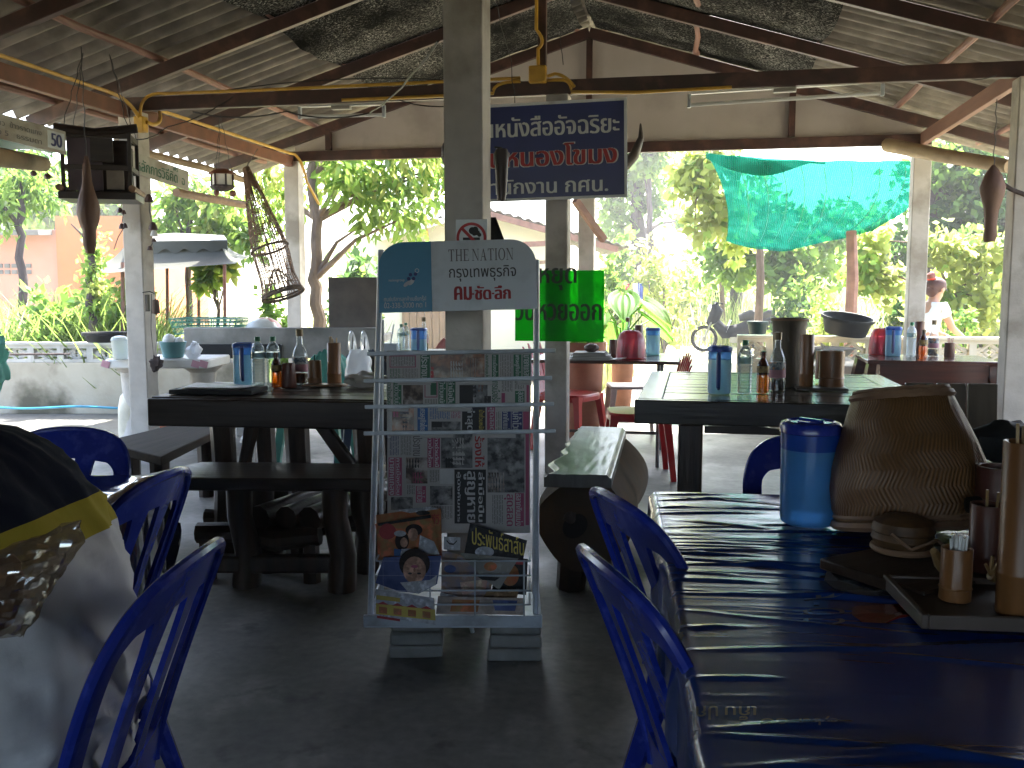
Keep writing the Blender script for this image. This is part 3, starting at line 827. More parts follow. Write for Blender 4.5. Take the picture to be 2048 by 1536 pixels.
m.build('door', M_plank, hut, bevel=.003)
m = MB(); m.bar((px(1010), -.5, 1.98), (px(1110), -.5, 2.02), .05, .08); m.build('bracket', M_purlin, hut)
m = MB(); m.bar((px(1060), -.5, 1.72), (px(1105), -.5, 1.74), .04, .05); m.build('bracket', M_plank, hut)
m = MB(); m.ball((px(860), -.22, 1.98), (.055, .05, .08)); m.tube([(px(860), -.22, 2.05), (px(858), -.3, 2.25)], .02, 6); m.build('floodlight', M_yellow, hut)
# bamboo pole stair rail beside the third middle post
t = T('brace_pole', 'weathered red diagonal timber brace beside the rear middle post', 'brace', (0, 0, 0))
m = MB(); m.bar(at(1150, 400, d=8.6), at(1208, 480, d=8.9), .05, .06); m.build('timber', M_purlin, t)

# ================================================================== low walls
def breeze(parent, x0, n, w_, h_, z, mat_):
    proto = None
    for i in range(n):
        if proto is None:
            b = MB(); t_ = .032
            b.box((0, 0, h_ / 2 - t_ / 2), (w_, .09, t_)); b.box((0, 0, -h_ / 2 + t_ / 2), (w_, .09, t_))
            b.box((-w_ / 2 + t_ / 2, 0, 0), (t_, .088, h_ - 2 * t_)); b.box((w_ / 2 - t_ / 2, 0, 0), (t_, .088, h_ - 2 * t_))
            ww, hh = w_ / 2 - t_, h_ / 2 - t_
            for sx in (-1, 1):
                for sz in (-1, 1):
                    p = [(sx * ww * (1 - q), 0, sz * hh * (.12 + .88 * q) if False else sz * hh * q ** 1.3) for q in [k / 6 for k in range(7)]]
                    b.tube(p, .018, 6, cap=False)
                    p = [(sx * ww * (.08 + .32 * q), 0, sz * hh * (.38 - .38 * q)) for q in [k / 3 for k in range(4)]]
                    b.tube(p, .016, 6, cap=False)
                    p = [(sx * ww * (.45 + .5 * q), 0, sz * hh * (.12 + .35 * sin(pi * q))) for q in [k / 6 for k in range(7)]]
                    b.tube(p, .012, 6, cap=False)
            proto = b.build('breeze_block', mat_, parent); o = proto
        else:
            o = proto.copy(); COL.objects.link(o)
        o.location = (x0 + (i + .5) * w_, 0, z)
lw = T('low_wall', 'stained low garden wall topped with patterned breeze blocks on the left', 'wall', (-6.6, 8.32, 0), .18)
m = MB(); m.box((0, 0, .255), (4.4, .12, .51)); m.build('wall_base', M_stain, lw, bevel=.006)
breeze(lw, -2.2, 15, 2 * .147, .17, .598, M_breeze)
m = MB(); m.box((0, 0, .697), (4.4, .12, .028)); m.build('coping', M_breeze, lw, bevel=.004)
rw = T('low_wall', 'cream low wall topped with patterned breeze blocks behind the red-brown table', 'wall', (1.9, 9.35, 0), 0)
m = MB(); m.box((1.2, 0, .27), (5.4, .12, .54)); m.build('wall_base', M_mort, rw, bevel=.006)
breeze(rw, -1.5, 18, .30, .225, .655, M_mort)
m = MB(); m.box((1.2, 0, .783), (5.4, .14, .03)); m.build('coping', M_mort, rw, bevel=.004)
hz = T('garden_hose', 'thin blue garden hose lying along the foot of the stained wall', 'hose', at(20, 815, d=8.6))
o = hz.location
m = MB(); m.tube([at(x, 815 + 2 * sin(x * .03), d=8.75) - o for x in range(-20, 250, 12)], .012, 6); m.build('hose', mat('hose_blue', (.03, .25, .38), .4), hz)
t = T('pipe_rail', 'thin dark iron pipe resting along the breeze blocks on the left', 'pipe', at(40, 708, d=8.5)); o = t.location
m = MB(); m.tube([at(20, 709, d=8.55) - o, at(140, 708, d=8.6) - o], .010, 6); m.build('pipe', M_barkd, t)

def tub(loc, r, h, label, m_, rx=0.0, ry=0.0, name='round_tub', cat='tub', e=2.0):
    t = T(name, label, cat, loc, rot=(rx, ry, 0))
    m = MB()
    pr = [(r * .8, 0)]
    for i in range(6): z = h * (i + .5) / 6.5; pr += [(r * (.8 + .17 * z / h), z), (r * (.82 + .17 * z / h), z + .006)]
    pr += [(r, h), (r * 1.05, h), (r * 1.05, h - .02), (r * 1.04, h + .006), (r * .97, h + .004), (r * .80, .02), (0, .018)]
    m.lathe(pr, n=32, e=e); m.build('tub_body', m_, t); return t
tub(at(212, 686, d=8.85) + Vector((0, 0, .01)), ln(43, 8.85), .085, 'shallow black rubber tub on the left garden wall', M_blk)
tub(at(1690, 668, d=8.75) + Vector((0, 0, .005)), ln(50, 8.75), .155, 'big black ribbed tub tilted on the cream wall', M_blk, ry=.12, rx=.16)
tub(at(1515, 669, d=8.6) + Vector((0, 0, .003)), ln(20, 8.6), .11, 'small dark green tub beside the motorbike on the cream wall', mat('dark_green_rubber', (.02, .05, .045), .4))

# ================================================================== grey canopy on poles
can = T('garden_canopy', 'grey canopy with scalloped valance on thin poles in the left garden', 'canopy', at(335, 640, d=10.6)); o = can.location
M_cv = mat_leaf('canopy_cloth', (.085, .088, .075), (.05, .052, .042), tr=.2); M_cvw = mat_leaf('sunlit_canopy_cloth', (.22, .225, .20), (.1, .1, .09), tr=.15)  # one cloth in two tones: sunlit top lightened, shaded slopes darkened
c4 = [at(170, 549, d=9.8), at(470, 527, d=9.9), at(500, 512, d=11.6), at(235, 512, d=11.6)]
tp = [at(250, 492, d=10.3), at(440, 487, d=10.3), at(440, 480, d=11.1), at(262, 482, d=11.1)]
m = MB(); q = [(p - o) for p in c4 + tp]
for i in range(4): m.grid(lambda u, v, i=i: (q[i].lerp(q[(i + 1) % 4], u)).lerp(q[4 + i].lerp(q[4 + (i + 1) % 4], u), v) + Vector((0, 0, -.05 * sin(pi * v) * (1 + .4 * sin(pi * u)))), 10, 6)
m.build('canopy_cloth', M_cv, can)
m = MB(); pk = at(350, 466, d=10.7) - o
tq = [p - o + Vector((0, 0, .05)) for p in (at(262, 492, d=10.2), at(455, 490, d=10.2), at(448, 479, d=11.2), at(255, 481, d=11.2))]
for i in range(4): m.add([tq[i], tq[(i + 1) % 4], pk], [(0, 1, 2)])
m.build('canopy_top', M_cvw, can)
m = MB()
for i in range(4):
    A, B = tq[i], tq[(i + 1) % 4]
    m.grid(lambda u, v: A.lerp(B, u) + Vector((0, 0, -v * (.11 + .025 * sin(u * 2 * pi * 5)))), 40, 2)
m.build('valance', M_cv, can)
for (x, d, col, yt, yb_) in ((245, 10.0, M_purlin, 525, 668), (334, 11.2, M_rust, 515, 655), (375, 10.9, M_bark, 512, 655), (397, 11.4, M_rust, 512, 655), (449, 9.95, M_rust, 528, 655)):
    m = MB(); m.tube([at(x, yt, d=d) - o, at(x + 1, yb_, d=d) - o, at(x + 2, 735, d=d) - o], [.019, .02, .022], 8); m.build('pole', col, can)

# ================================================================== green shade net outside, and its poles
M_teal = mat_clear('teal_net', (.20, .78, .60), .0, (.06, .46, .33), .62, .5)
def M_netgreen():
    m, t, out = nodes('green_shade_net')
    f, _ = noise_fac(t, coords(t, 5, rnd=False), 5, .4, .62)
    wv = t.nodes.new('ShaderNodeTexWave'); wv.inputs['Scale'].default_value = 15; wv.bands_direction = 'X'; wv.inputs['Distortion'].default_value = .6
    lk(t, coords(t, 1, rnd=False), wv.inputs['Vector'])
    tr = t.nodes.new('ShaderNodeBsdfTransparent'); tr.inputs['Color'].default_value = (.05, .26, .20, 1)
    tl = t.nodes.new('ShaderNodeBsdfTranslucent'); df = t.nodes.new('ShaderNodeBsdfDiffuse')
    lk(t, mixc(t, f, (.002, .045, .032), (.006, .080, .060)), tl.inputs['Color']); df.inputs['Color'].default_value = (.004, .075, .052, 1)
    a = t.nodes.new('ShaderNodeMixShader'); a.inputs[0].default_value = .35; lk(t, tl.outputs[0], a.inputs[1]); lk(t, df.outputs[0], a.inputs[2])
    r = t.nodes.new('ShaderNodeMapRange'); r.inputs['To Min'].default_value = .46; r.inputs['To Max'].default_value = .74; lk(t, wv.outputs['Fac'], r.inputs['Value'])
    b = t.nodes.new('ShaderNodeMixShader'); lk(t, r.outputs[0], b.inputs[0]); lk(t, tr.outputs[0], b.inputs[1]); lk(t, a.outputs[0], b.inputs[2])
    lk(t, b.outputs[0], out.inputs[0]); return m
M_ng = M_netgreen()
net = T('shade_net', 'sagging green shade net strung from the rear eave to two garden poles', 'net', at(1600, 400, d=10.5)); o = net.location
UL, UR, LL, LR = at(1412, 305, d=9.9), at(1850, 322, d=9.6), at(1452, 482, d=12.2), at(1745, 462, d=10.6)
ML = at(1452, 400, d=11); MR = at(1830, 400, d=10.2)
def netp(u, v):
    L = UL * (1 - v) ** 2 + (ML * 2 - (UL + LL) / 2) * 2 * v * (1 - v) + LL * v * v
    R = UR * (1 - v) ** 2 + (MR * 2 - (UR + LR) / 2) * 2 * v * (1 - v) + LR * v * v
    p = L.lerp(R, u)
    p.z -= .14 * sin(pi * u) * (.25 + .75 * v) * (1.15 - .4 * u) - .02 * sin(u * 22) * sin(pi * v)
    p.z += .03 * noise.noise(Vector((u * 5, v * 4, 1)))
    return p - o
m = MB(); m.grid(netp, 60, 36); m.build('mesh', M_ng, net)
m = MB(); m.grid(lambda u, v: netp(u * .55, 0) + Vector((0, -.05 - .03 * sin(u * 9), -.02 - v * (.15 * sin(pi * min(1, u * 1.1 + .05)) + .02))), 30, 4); m.build('hem_fold', M_ng, net)
m = MB(); m.grid(lambda u, v: netp(.02 + u * .62, 1) + Vector((0, .06, .05 - v * .09 * sin(pi * u))), 30, 4); m.build('hem_fold', M_ng, net)
m = MB()
for k in range(1, 9): m.tube([netp(k / 9 + .02 * sin(k), v / 14) + Vector((0, -.006, .004)) for v in range(1, 14)], .004, 4)
m.build('seam', mat('net_seam', (.02, .12, .09), .7), net)
for lab, x, d, yt, r, bk in (('thin pale pole holding up the green net', 1519, 12.3, 478, .055, M_bark), ('thick peeled trunk pole at the right end of the green net', 1703, 10.8, 462, .07, M_purlin)):
    b_ = gnd(x, d); t = T('net_pole', lab, 'pole', b_)
    m = MB(); m.tube([Vector((0, 0, 0)), (at(x - 2, 640, d=d) - b_), (at(x + 2, 560, d=d) - b_), at(x, yt, d=d) - b_], [r * 1.1, r, r * .95, r * .85], 9); m.build('trunk', bk, t)
lp = T('eave_log', 'peeled log lying under the eave at the right back post', 'log', at(1775, 290, d=8.45)); o = lp.location
m = MB(); m.tube([at(1775, 290, d=8.45) - o, at(1890, 312, d=7.6) - o, at(2020, 333, d=6.9) - o], [.062, .055, .05], 10); m.build('log', M_peeled, lp)
ll = T('eave_log', 'peeled log under the left eave beside the green tarpaulin', 'log', at(86, 330, d=6.3)); o = ll.location
m = MB(); m.tube([at(86, 328, d=6.3) - o, at(20, 318, d=5.6) - o, at(-80, 300, d=5) - o], [.05, .055, .06], 10); m.build('log', M_peeled, ll)
tp_ = T('tarpaulin', 'dark green tarpaulin sagging under the left eave', 'tarpaulin', at(40, 290, d=6.0)); o = tp_.location
m = MB(); m.grid(lambda u, v: at(-120 + 225 * u, 262 + 60 * v - 22 * u * v + 8 * sin(u * 7), d=5.7 + 1.2 * v * (1 - u) + .5 * u) - o, 16, 8); m.build('sheet', mat('tarp', (.02, .07, .055), .5), tp_)

# ================================================================== motorbike in the meadow
def motorbike():
    b_ = at(1408, 690, d=20.3); b_.z = -.12
    t = T('motorbike', 'small black motorbike with a pale leg shield parked in the sunny meadow', 'motorbike', b_, YAW - .12)
    Mt = mat('tyre', (.012, .012, .012), .9, spec=.05); Mc = mat('bike_black', (.007, .008, .013), .6, spec=.08); Mg = mat('bike_grey', (.30, .30, .30), .35, metal=.7)
    for x, in ((0,), (1.22,)):
        wl = T('wheel', None, None, (x, 0, .28)); wl.parent = t
        m = MB(); m.tube([(.25 * cos(a), 0, .25 * sin(a)) for a in [2 * pi * k / 24 for k in range(24)]], .035, 8, closed=True); m.build('tyre', Mt, wl)
        m = MB()
        for k in range(9): a = 2 * pi * k / 9; m.tube([(.03 * cos(a), 0, .03 * sin(a)), (.22 * cos(a), 0, .22 * sin(a))], .008, 5)
        m.tube([(.215 * cos(a), 0, .215 * sin(a)) for a in [2 * pi * k / 24 for k in range(24)]], .014, 6, closed=True); m.cyl((0, -.06, 0), (0, .06, 0), .05); m.build('rim', Mg, wl)
    m = MB()
    for s_ in (-.07, .07): m.tube([(0, s_, .28), (.16, s_, .70), (.2, s_, .82)], .02, 6)
    m.build('fork', Mg, t)
    m = MB(); m.grid(lambda u, v: Vector((.0 + .33 * cos(.5 + 2.3 * u), .06 * (2 * v - 1), .28 + .33 * sin(.5 + 2.3 * u))), 12, 3); m.build('mudguard', Mc, t)
    m = MB(); m.tube([(.24, 0, .62), (.42, 0, .42), (.75, 0, .45), (1.1, 0, .62), (1.55, 0, .72)], [.10, .14, .16, .15, .07], 10); m.build('body', Mc, t)
    m = MB(); m.tube([(.06, 0, .58), (.2, 0, .72), (.24, 0, .88), (.2, 0, 1.02)], [.05, .13, .15, .07], 12); m.build('fairing', Mc, t)
    m = MB(); m.tube([(.72, 0, .73), (.95, 0, .78), (1.25, 0, .79), (1.45, 0, .84)], [.08, .12, .12, .06], 10); m.build('seat', M_blk, t)
    m = MB(); m.grid(lambda u, v: Vector((.44 + .10 * v + .03 * sin(pi * u), -.15 + .3 * u, .42 + .26 * v)), 8, 6); m.build('leg_shield', M_white, t)
    m = MB(); m.tube([(.34, -.33, 1.03), (.24, -.2, 1.05), (.22, 0, .99), (.24, .2, 1.05), (.34, .33, 1.03)], .016, 7); m.build('handlebar', Mc, t)
    for s_ in (-1, 1):
        m = MB(); m.tube([(.27, s_ * .22, 1.05), (.24, s_ * .27, 1.2)], .007, 5); m.ball((.24, s_ * .29, 1.24), (.015, .05, .035)); m.build('mirror', Mc, t)
    m = MB(); m.ball((.11, 0, .92), (.05, .09, .08)); m.build('headlight', M_white, t)
    m = MB(); m.tube([(.7, -.12, .28), (1.3, -.13, .30), (1.6, -.14, .36)], [.03, .05, .05], 8); m.build('exhaust', Mg, t)
    m = MB(); m.tube([(.72, .0, .4), (.7, -.2, .02)], .014, 6); m.box((.7, 0, .3), (.34, .18, .2)); m.build('engine', Mg, t, bevel=.02)
motorbike()
# laundry line far behind
t = T('clothes_line', 'clothes line with small bright clothes hanging at the meadow edge', 'clothes line', at(1262, 568, d=19)); o = t.location
m = MB(); m.tube([at(1215, 566, d=19) - o, at(1330, 563, d=19) - o], .008, 5)
for x in (1218, 1328): m.tube([at(x, 560, d=19) - o, at(x, 715, d=19) - o], .02, 6)
m.build('line', M_bark, t)
for i, (x, w_, h_, c) in enumerate(((1230, 12, 14, (.05, .03, .16)), (1250, 18, 26, (.62, .02, .08)), (1273, 12, 30, (.75, .75, .75)), (1281, 11, 36, (.05, .10, .42)), (1292, 10, 34, (.55, .60, .10)))):
    g_ = T('garment', ['small dark purple garment on the clothes line', 'red garment on the clothes line', 'white garment on the clothes line', 'blue garment on the clothes line', 'lime yellow garment at the right of the clothes line'][i], 'garment', at(x, 567, d=19), YAW)
    m = MB(); W_, H_ = ln(w_, 19), ln(h_, 19)
    m.grid(lambda u, v: Vector(((u - .5) * W_ * (1 - .15 * v), .03 * sin(u * 9 + i) * v, -v * H_)), 8, 6); ob = m.build('cloth', mat('cloth%d' % i, c, .8), g_); ob.modifiers.new('s', 'SOLIDIFY').thickness = .006
# clutter: woven things outside on the right, dark stump pile
t = T('tree_stump', 'dark mossy stump in the shade left of the right back post', 'stump', gnd(1768, 11.6))
m = MB(); m.lathe([(.16, 0), (.13, .3), (.11, .62), (.09, .80), (0, .84)], n=14, jit=.02); m.build('trunk', M_barkd, t)
# ================================================================== repeated things for the tables
def prof_pitcher(r, h, f): return None
def pitcher(loc, r, h, rz, label, dark=False, sq=False, water=.72):
    t = T('water_pitcher', label, 'pitcher', loc, rz, 'blue plastic water pitchers')
    e = 5.0 if sq else 2.0
    n = 40
    a, b = (M_pnear, M_pnearw) if dark else (M_pblue, M_ppale)
    m = MB()
    zw = h * water
    m.lathe([(r * .84, 0), (r * .92, .004), (r * .95, .015), (r * .97, zw)], n=n, e=e)
    m.cur = 1
    m.lathe([(r * .97, zw), (r * .985, h * .88), (r, h * .885), (r, h * .90)], n=n, e=e)
    m.build('body', [b, a], t)
    m = MB(); m.lathe([(r * .90, .010), (r * .93, zw * .985), (r * .90, zw * .99), (0, zw * .99)], n=n, e=e); m.build('water', M_clearw, t)
    m = MB(); m.lathe([(r, h * .885), (r * 1.03, h * .89), (r * 1.03, h * .955), (r * .96, h * .985), (r * .80, h), (r * .74, h * .985), (0, h * .985)], n=n, e=e)
    lid = m.build('lid', M_blue if dark else mat('lid_blue', (.03, .10, .42), .35), t)
    if dark:
        m = MB(); m.lathe([(r * .45, h * .986), (r * .45, h * 1.0), (r * .36, h * 1.002), (0, h * .995)], n=24); m.box((0, 0, h * 1.006), (r * .9, r * .14, .006)); m.build('lid_knob', M_blue, lid)
    m = MB(); yy = -r * 1.30
    m.tube([(0, -r * .98, h * .86), (0, yy, h * .84), (0, yy * 1.03, h * .7), (0, yy * 1.02, h * .35), (0, yy * .98, h * .16), (0, -r * .93, h * .13)], [.010, .011, .011, .011, .010, .009], 8)
    m.build('handle', mat('handle_blue', (.02, .05, .22), .35), t)
    m = MB(); m.box((0, -r * 1.0, h * .915), (r * .28, .012, h * .05)); m.build('spout', M_blue, t)
    return t
def bottle(loc, label, kind='water', s=1.0, rz=0):
    nm, cat = {'water': ('water_bottle', 'bottle'), 'amber': ('sauce_bottle', 'bottle'), 'fish': ('sauce_bottle', 'bottle')}[kind]
    t = T(nm, label, cat, loc, rz, {'water': 'clear water bottles on the tables', 'amber': 'amber sauce bottles on the tables', 'fish': 'tall clear sauce bottles on the tables'}[kind])
    if kind == 'water':
        pr = [(.022, 0), (.031, .004), (.033, .012)]
        for k in range(7): z = .018 + k * .016; pr += [(.033, z), (.0305, z + .008), (.033, z + .0135)]
        pr += [(.0335, .135), (.0335, .16), (.033, .175), (.029, .192), (.020, .207), (.0125, .216), (.0125, .225)]
        pr = [(r * s, z * s) for r, z in pr]
        m = MB(); m.lathe(pr, n=20); m.build('body', M_clearw, t)
        m = MB(); m.lathe([(.0142 * s, .221 * s), (.0142 * s, .241 * s), (.012 * s, .244 * s), (0, .244 * s)], n=16); m.build('cap', M_capg, t)
        m = MB(); m.lathe([(.0341 * s, .138 * s), (.0343 * s, .168 * s)], n=20); m.build('paper_label', mat_clear('pale_label', (.72, .82, .85), .05, (.35, .5, .55), .45), t)
    elif kind == 'amber':
        pr = [(.020, 0), (.027, .004), (.0275, .07), (.026, .082), (.0275, .094), (.027, .12), (.021, .138), (.0125, .152), (.0115, .175), (.0125, .177)]
        pr = [(r * s, z * s) for r, z in pr]
        m = MB(); m.lathe(pr[:4], n=18); m.cur = 1; m.lathe(pr[3:], n=18); m.build('body', [M_amber, M_ambdark], t)
        m = MB(); m.lathe([(.0278 * s, .092 * s), (.0278 * s, .122 * s)], n=18); m.build('paper_label', mat('dark_label', (.05, .03, .015), .5, (.30, .20, .05), 60), t)
        m = MB(); m.lathe([(.0135 * s, .168 * s), (.0135 * s, .188 * s), (0, .189 * s)], n=14); m.build('cap', M_ambdark, t)
    else:
        pr = [(.028, 0), (.035, .005), (.036, .12), (.033, .145), (.024, .168), (.0145, .19), (.013, .235), (.015, .237)]
        pr = [(r * s, z * s) for r, z in pr]
        m = MB(); m.lathe(pr, n=20); m.build('body', M_clear, t)
        m = MB(); m.lathe([(.026 * s, .004), (.034 * s, .007), (.0345 * s, .052 * s), (0, .053 * s)], n=20); m.build('sauce', M_ambdark, t)
        m = MB(); m.lathe([(.0366 * s, .060 * s), (.0366 * s, .095 * s)], n=20); m.cur = 1; m.lathe([(.0368 * s, .095 * s), (.0368 * s, .128 * s)], n=20)
        m.build('paper_label', [mat('pink_label', (.42, .20, .25), .6), mat('mottled_label', (.34, .36, .36), .6, (.06, .09, .12), 45, lo=.45, hi=.55, c3=(.5, .2, .05), scale3=30)], t)
        m = MB(); m.lathe([(.0165 * s, .225 * s), (.0165 * s, .258 * s), (0, .26 * s)], n=14); m.build('cap', M_capbrown, t)
    return t
def cup(loc, r, h, label, m_=None, taper=.94, sticks=0, sl=.1, node=True, name='bamboo_cup', grp='bamboo cups and holders', stickm=None):
    t = T(name, label, 'cup' if name.endswith('cup') else 'holder', loc, random.random() * 3, grp)
    m = MB()
    pr = [(r * .97, 0), (r, .003)]
    if node: pr += [(r * .99, h * .22), (r * 1.045, h * .235), (r * 1.03, h * .25), (r * .985, h * .265)]
    pr += [(r * taper, h * .995), (r * taper * .97, h), (r * taper * .84, h * .995), (r * .80, h * .12), (0, h * .11)]
    m.lathe(pr, n=24, jit=.0006); m.build('body', m_ or M_bamboo, t)
    for k in range(sticks):
        a = random.random() * 6.28; rr = r * .55 * random.random() ** .5
        p0 = Vector((rr * cos(a) * .6, rr * sin(a) * .6, h * .2)); p1 = Vector((rr * cos(a) * 1.25, rr * sin(a) * 1.25, h + sl * random.uniform(.6, 1)))
        m = MB(); m.tube([p0, p1], [r * .075, r * .085], 5); m.build('stick', stickm or M_bamboo2, t)
    return t
def tray(loc, w_, d_, rz, label, m_, name='wooden_tray', h=.018):
    t = T(name, label, 'tray', loc, rz)
    m = MB(); m.box((0, 0, h / 2), (w_, d_, h)); m.build('base', m_, t, bevel=.003); return t
def fan_chair(loc, rz, label, m_, fan=True, grp='plastic chairs with shell-shaped backs', closed=False):
    """shell-backed stacking chair facing local +y"""
    t = T('plastic_chair', label, 'chair', loc, rz, grp)
    m = MB()
    sup = lambda a, r, e: r * (abs(cos(a)) ** e + abs(sin(a)) ** e) ** (-1 / e)
    po = [(sup(2 * pi * k / 32, .205, 4) * cos(2 * pi * k / 32), sup(2 * pi * k / 32, .205, 4) * sin(2 * pi * k / 32)) for k in range(32)]
    m.prism(po, .022, Matrix.Translation((0, 0, .415))); m.prism([(x * 1.01, y * 1.01) for x, y in po], -.045, Matrix.Translation((0, 0, .428))); m.build('seat', m_, t, bevel=.008)
    for sx in (-1, 1):
        for sy in (-1, 1):
            m = MB(); m.tube([(sx * .165, sy * .165, .42), (sx * .175, sy * .175, .36), (sx * .215, sy * .215, 0)], [.045, .034, .024], 4); m.build('leg', m_, t)
    n = 7
    if closed:
        m = MB(); m.grid(lambda u, v: Vector(((u - .5) * .44 * (1 - .55 * v ** 3), -.19 - .10 * v + .05 * cos((u - .5) * pi) * -1, .42 + .42 * v * (1 - .10 * abs(2 * u - 1) ** 2) + .008 * cos(u * 2 * pi * 7))), 42, 14)
        o_ = m.build('backrest', m_, t); o_.modifiers.new('s', 'SOLIDIFY').thickness = .006
    else:
        m = MB()
        for k in range(n):
            f_ = (k - (n - 1) / 2) / ((n - 1) / 2)
            a = f_ * .42
            p = [Vector((f_ * .10 + .12 * f_ * q + .08 * sin(a) * q, -.19 - .02 * (1 - f_ * f_) - .12 * q, .42 + .40 * q * (1 - .16 * f_ * f_))) for q in [i / 7 for i in range(8)]]
            ws = [.017, .019, .022, .024, .025, .023, .016, .004]
            m.add([p[i] + Vector((sx * ws[i], sy * .005, 0)) for i in range(8) for sx in (-1, 1) for sy in (-1, 1)],
                  [f for i in range(7) for f in ((4 * i, 4 * i + 2, 4 * i + 6, 4 * i + 4), (4 * i + 1, 4 * i + 5, 4 * i + 7, 4 * i + 3), (4 * i, 4 * i + 4, 4 * i + 5, 4 * i + 1), (4 * i + 2, 4 * i + 3, 4 * i + 7, 4 * i + 6))])
        m.build('backrest', m_, t)
    return t

# ================================================================== left table group
tz = .75
A = at(301, 793, z=tz)
lt = T('wooden_table', 'dark heavy plank table with log legs left of the newspaper rack', 'table', (A.x, A.y, 0), .07)
W, D = 1.20, .70
for i in range(5):
    m = MB(); m.box((W / 2 + random.uniform(-.004, .004), .07 + i * .14, tz - .018), (W, .134, .036), (random.uniform(-.004, .004), 0, 0)); m.build('plank', M_darkwood, lt, bevel=.006)
m = MB(); m.box((W / 2, -.012, tz - .070), (W + .01, .03, .128)); m.build('apron', M_darkwood, lt, bevel=.008)
m = MB(); m.box((W / 2, D - .035, tz - .085), (W - .02, .05, .095)); m.build('apron', M_darkwood, lt, bevel=.008)
for x, y in ((.30, .1), (.66, .1), (.98, .12), (.30, .6), (.98, .6)):
    m = MB(); m.tube([(x, y, 0), (x + .01, y, .3), (x - .005, y, .70)], [.062, .055, .06], 9); m.build('leg', M_darkwoody, lt)
m = MB(); m.tube([(.36, .1, .22), (.42, .1, .5), (.46, .09, .66)], [.035, .03, .04], 7); m.build('brace', M_darkwoody, lt)
m = MB(); m.bar((.98, .06, .36), (.78, .06, .64), .05, .06); m.build('brace', M_darkwoody, lt, bevel=.01)
m = MB(); m.tube([(.2, .1, .17), (.6, .12, .16), (1.1, .1, .18)], [.035, .03, .035], 8); m.build('stretcher', M_darkwoody, lt)
# foot shelf made of logs
b_ = at(640, 1056, d=3.95); b_.z = 0
fs = T('log_footrest', 'low foot shelf of three half logs under the left table', 'footrest', (at(530, 1040, d=4.05).x, at(530, 1040, d=4.05).y, 0), YAW - .1)
m = MB(); m.tube([(-.30, 0, .20), (-.1, .01, .205), (.05, -.01, .185), (.24, 0, .205)], [.045, .045, .055, .045], 9); m.build('beam', M_darkwoody, fs)
m = MB(); m.tube([(-.30, .75, .20), (.24, .75, .21)], [.05, .05], 9); m.build('beam', M_darkwoody, fs)
for i, x in enumerate((-.02, .10, .20)):
    m = MB(); m.tube([(x, -.02, .275), (x + .13, .4, .28), (x + .28, .82, .285)], [.055, .052, .05], 10); m.build('half_log', M_darkwoody, fs)
for x, y in ((-.26, 0), (.2, 0), (-.2, .75), (.24, .75)):
    m = MB(); m.tube([(x, y, 0), (x, y, .18)], [.04, .035], 8); m.build('leg', M_darkwoody, fs)
# front bench
A = at(262, 955, z=.475)
fb = T('plank_bench', 'dark plank bench with crooked log legs in front of the left table', 'bench', (A.x, A.y, 0), .16)
m = MB(); L_ = at(748, 953, z=.475); L_ = (L_ - A).length
m.prism([(0, 0), (L_, 0), (L_, .34), (.5, .36), (.16, .36)], -.055, Matrix.Translation((0, 0, .475))); m.build('seat', M_darkwood, fb, bevel=.008)
for x, y in ((.42, .08), (L_ - .16, .03), (.45, .3), (L_ - .1, .3)):
    m = MB(); m.tube([(x + .02, y, 0), (x + .03, y, .15), (x, y, .3), (x, y, .43)], [.062, .055, .052, .055], 10, ); m.build('leg', M_darkwoody, fb)
m = MB(); m.bar((.3, .06, .10), (L_ - .1, .06, .105), .06, .075); m.build('stretcher', M_darkwoody, fb, bevel=.012)
m = MB(); m.tube([(.42, .30, .2), (.7, .3, .19), (L_ - .1, .3, .21)], [.03, .035, .03], 8); m.build('stretcher', M_darkwoody, fb)
# side bench
A = at(240, 893, z=.46); B = at(322, 914, z=.46); Cc = at(492, 832, z=.46); Dd = at(408, 834, z=.46)
sb = T('plank_bench', 'single wide-plank bench running away beside the left table', 'bench', (A.x, A.y, 0), 0)
q = [p - Vector((A.x, A.y, 0)) for p in (A, B, Cc, Dd)]
A2 = q[1] + (q[0] - q[1]) * 1.5; 
m = MB(); m.prism([(v.x, v.y) for v in (A2, q[1], q[2], q[3])], -.045, Matrix.Translation((0, 0, .46))); m.build('seat', mat('dry_plank', (.040, .027, .020), .7, (.022, .015, .011), 7, stretch=(4, .3, 4), bump=.3, bscale=12, bstretch=(5, .4, 5), spec=.08), sb, bevel=.006)
for f1, f2 in ((.1, .3), (.1, .8), (.85, .3), (.85, .8)):
    p = (A2.lerp(q[3], f1)).lerp(q[1].lerp(q[2], f1), f2); m = MB(); m.tube([(p.x, p.y, 0), (p.x, p.y, .42)], [.045, .05], 8); m.build('leg', M_darkwoody, sb)
# things on the left table
o = at(420, 791, z=tz)
td = T('menu_folder', 'dark menu folder with loose white pages on the left table', 'folder', (o.x, o.y, tz + .003), .1)
m = MB(); m.box((0, .11, .011), (.40, .22, .022)); m.build('cover', M_blk, td, bevel=.004)
m = MB()
for k in range(4): m.grid(lambda u, v: Vector((-.17 + .30 * u + .01 * k, .02 + .18 * v, .0235 + .003 * k + .008 * sin(u * 3 + k) * v)), 8, 4)
m.build('pages', M_white, td)
pitcher(at(480, 772, z=tz) + Vector((0, .05, .003)), .052, .215, .3, 'square blue water pitcher on the left plank table', sq=True)
bottle(at(512, 775, z=tz) + Vector((0, .03, .003)), 'left one of the two clear water bottles on the left plank table', 'water', 1.03)
bottle(at(532, 777, z=tz) + Vector((0, .09, .003)), 'right one of the two clear water bottles on the left plank table', 'water', 1.03)
bottle(at(550, 777, z=tz) + Vector((0, .02, .003)), 'amber sauce bottle between the water bottles and brown cup on the left table', 'amber', .93)
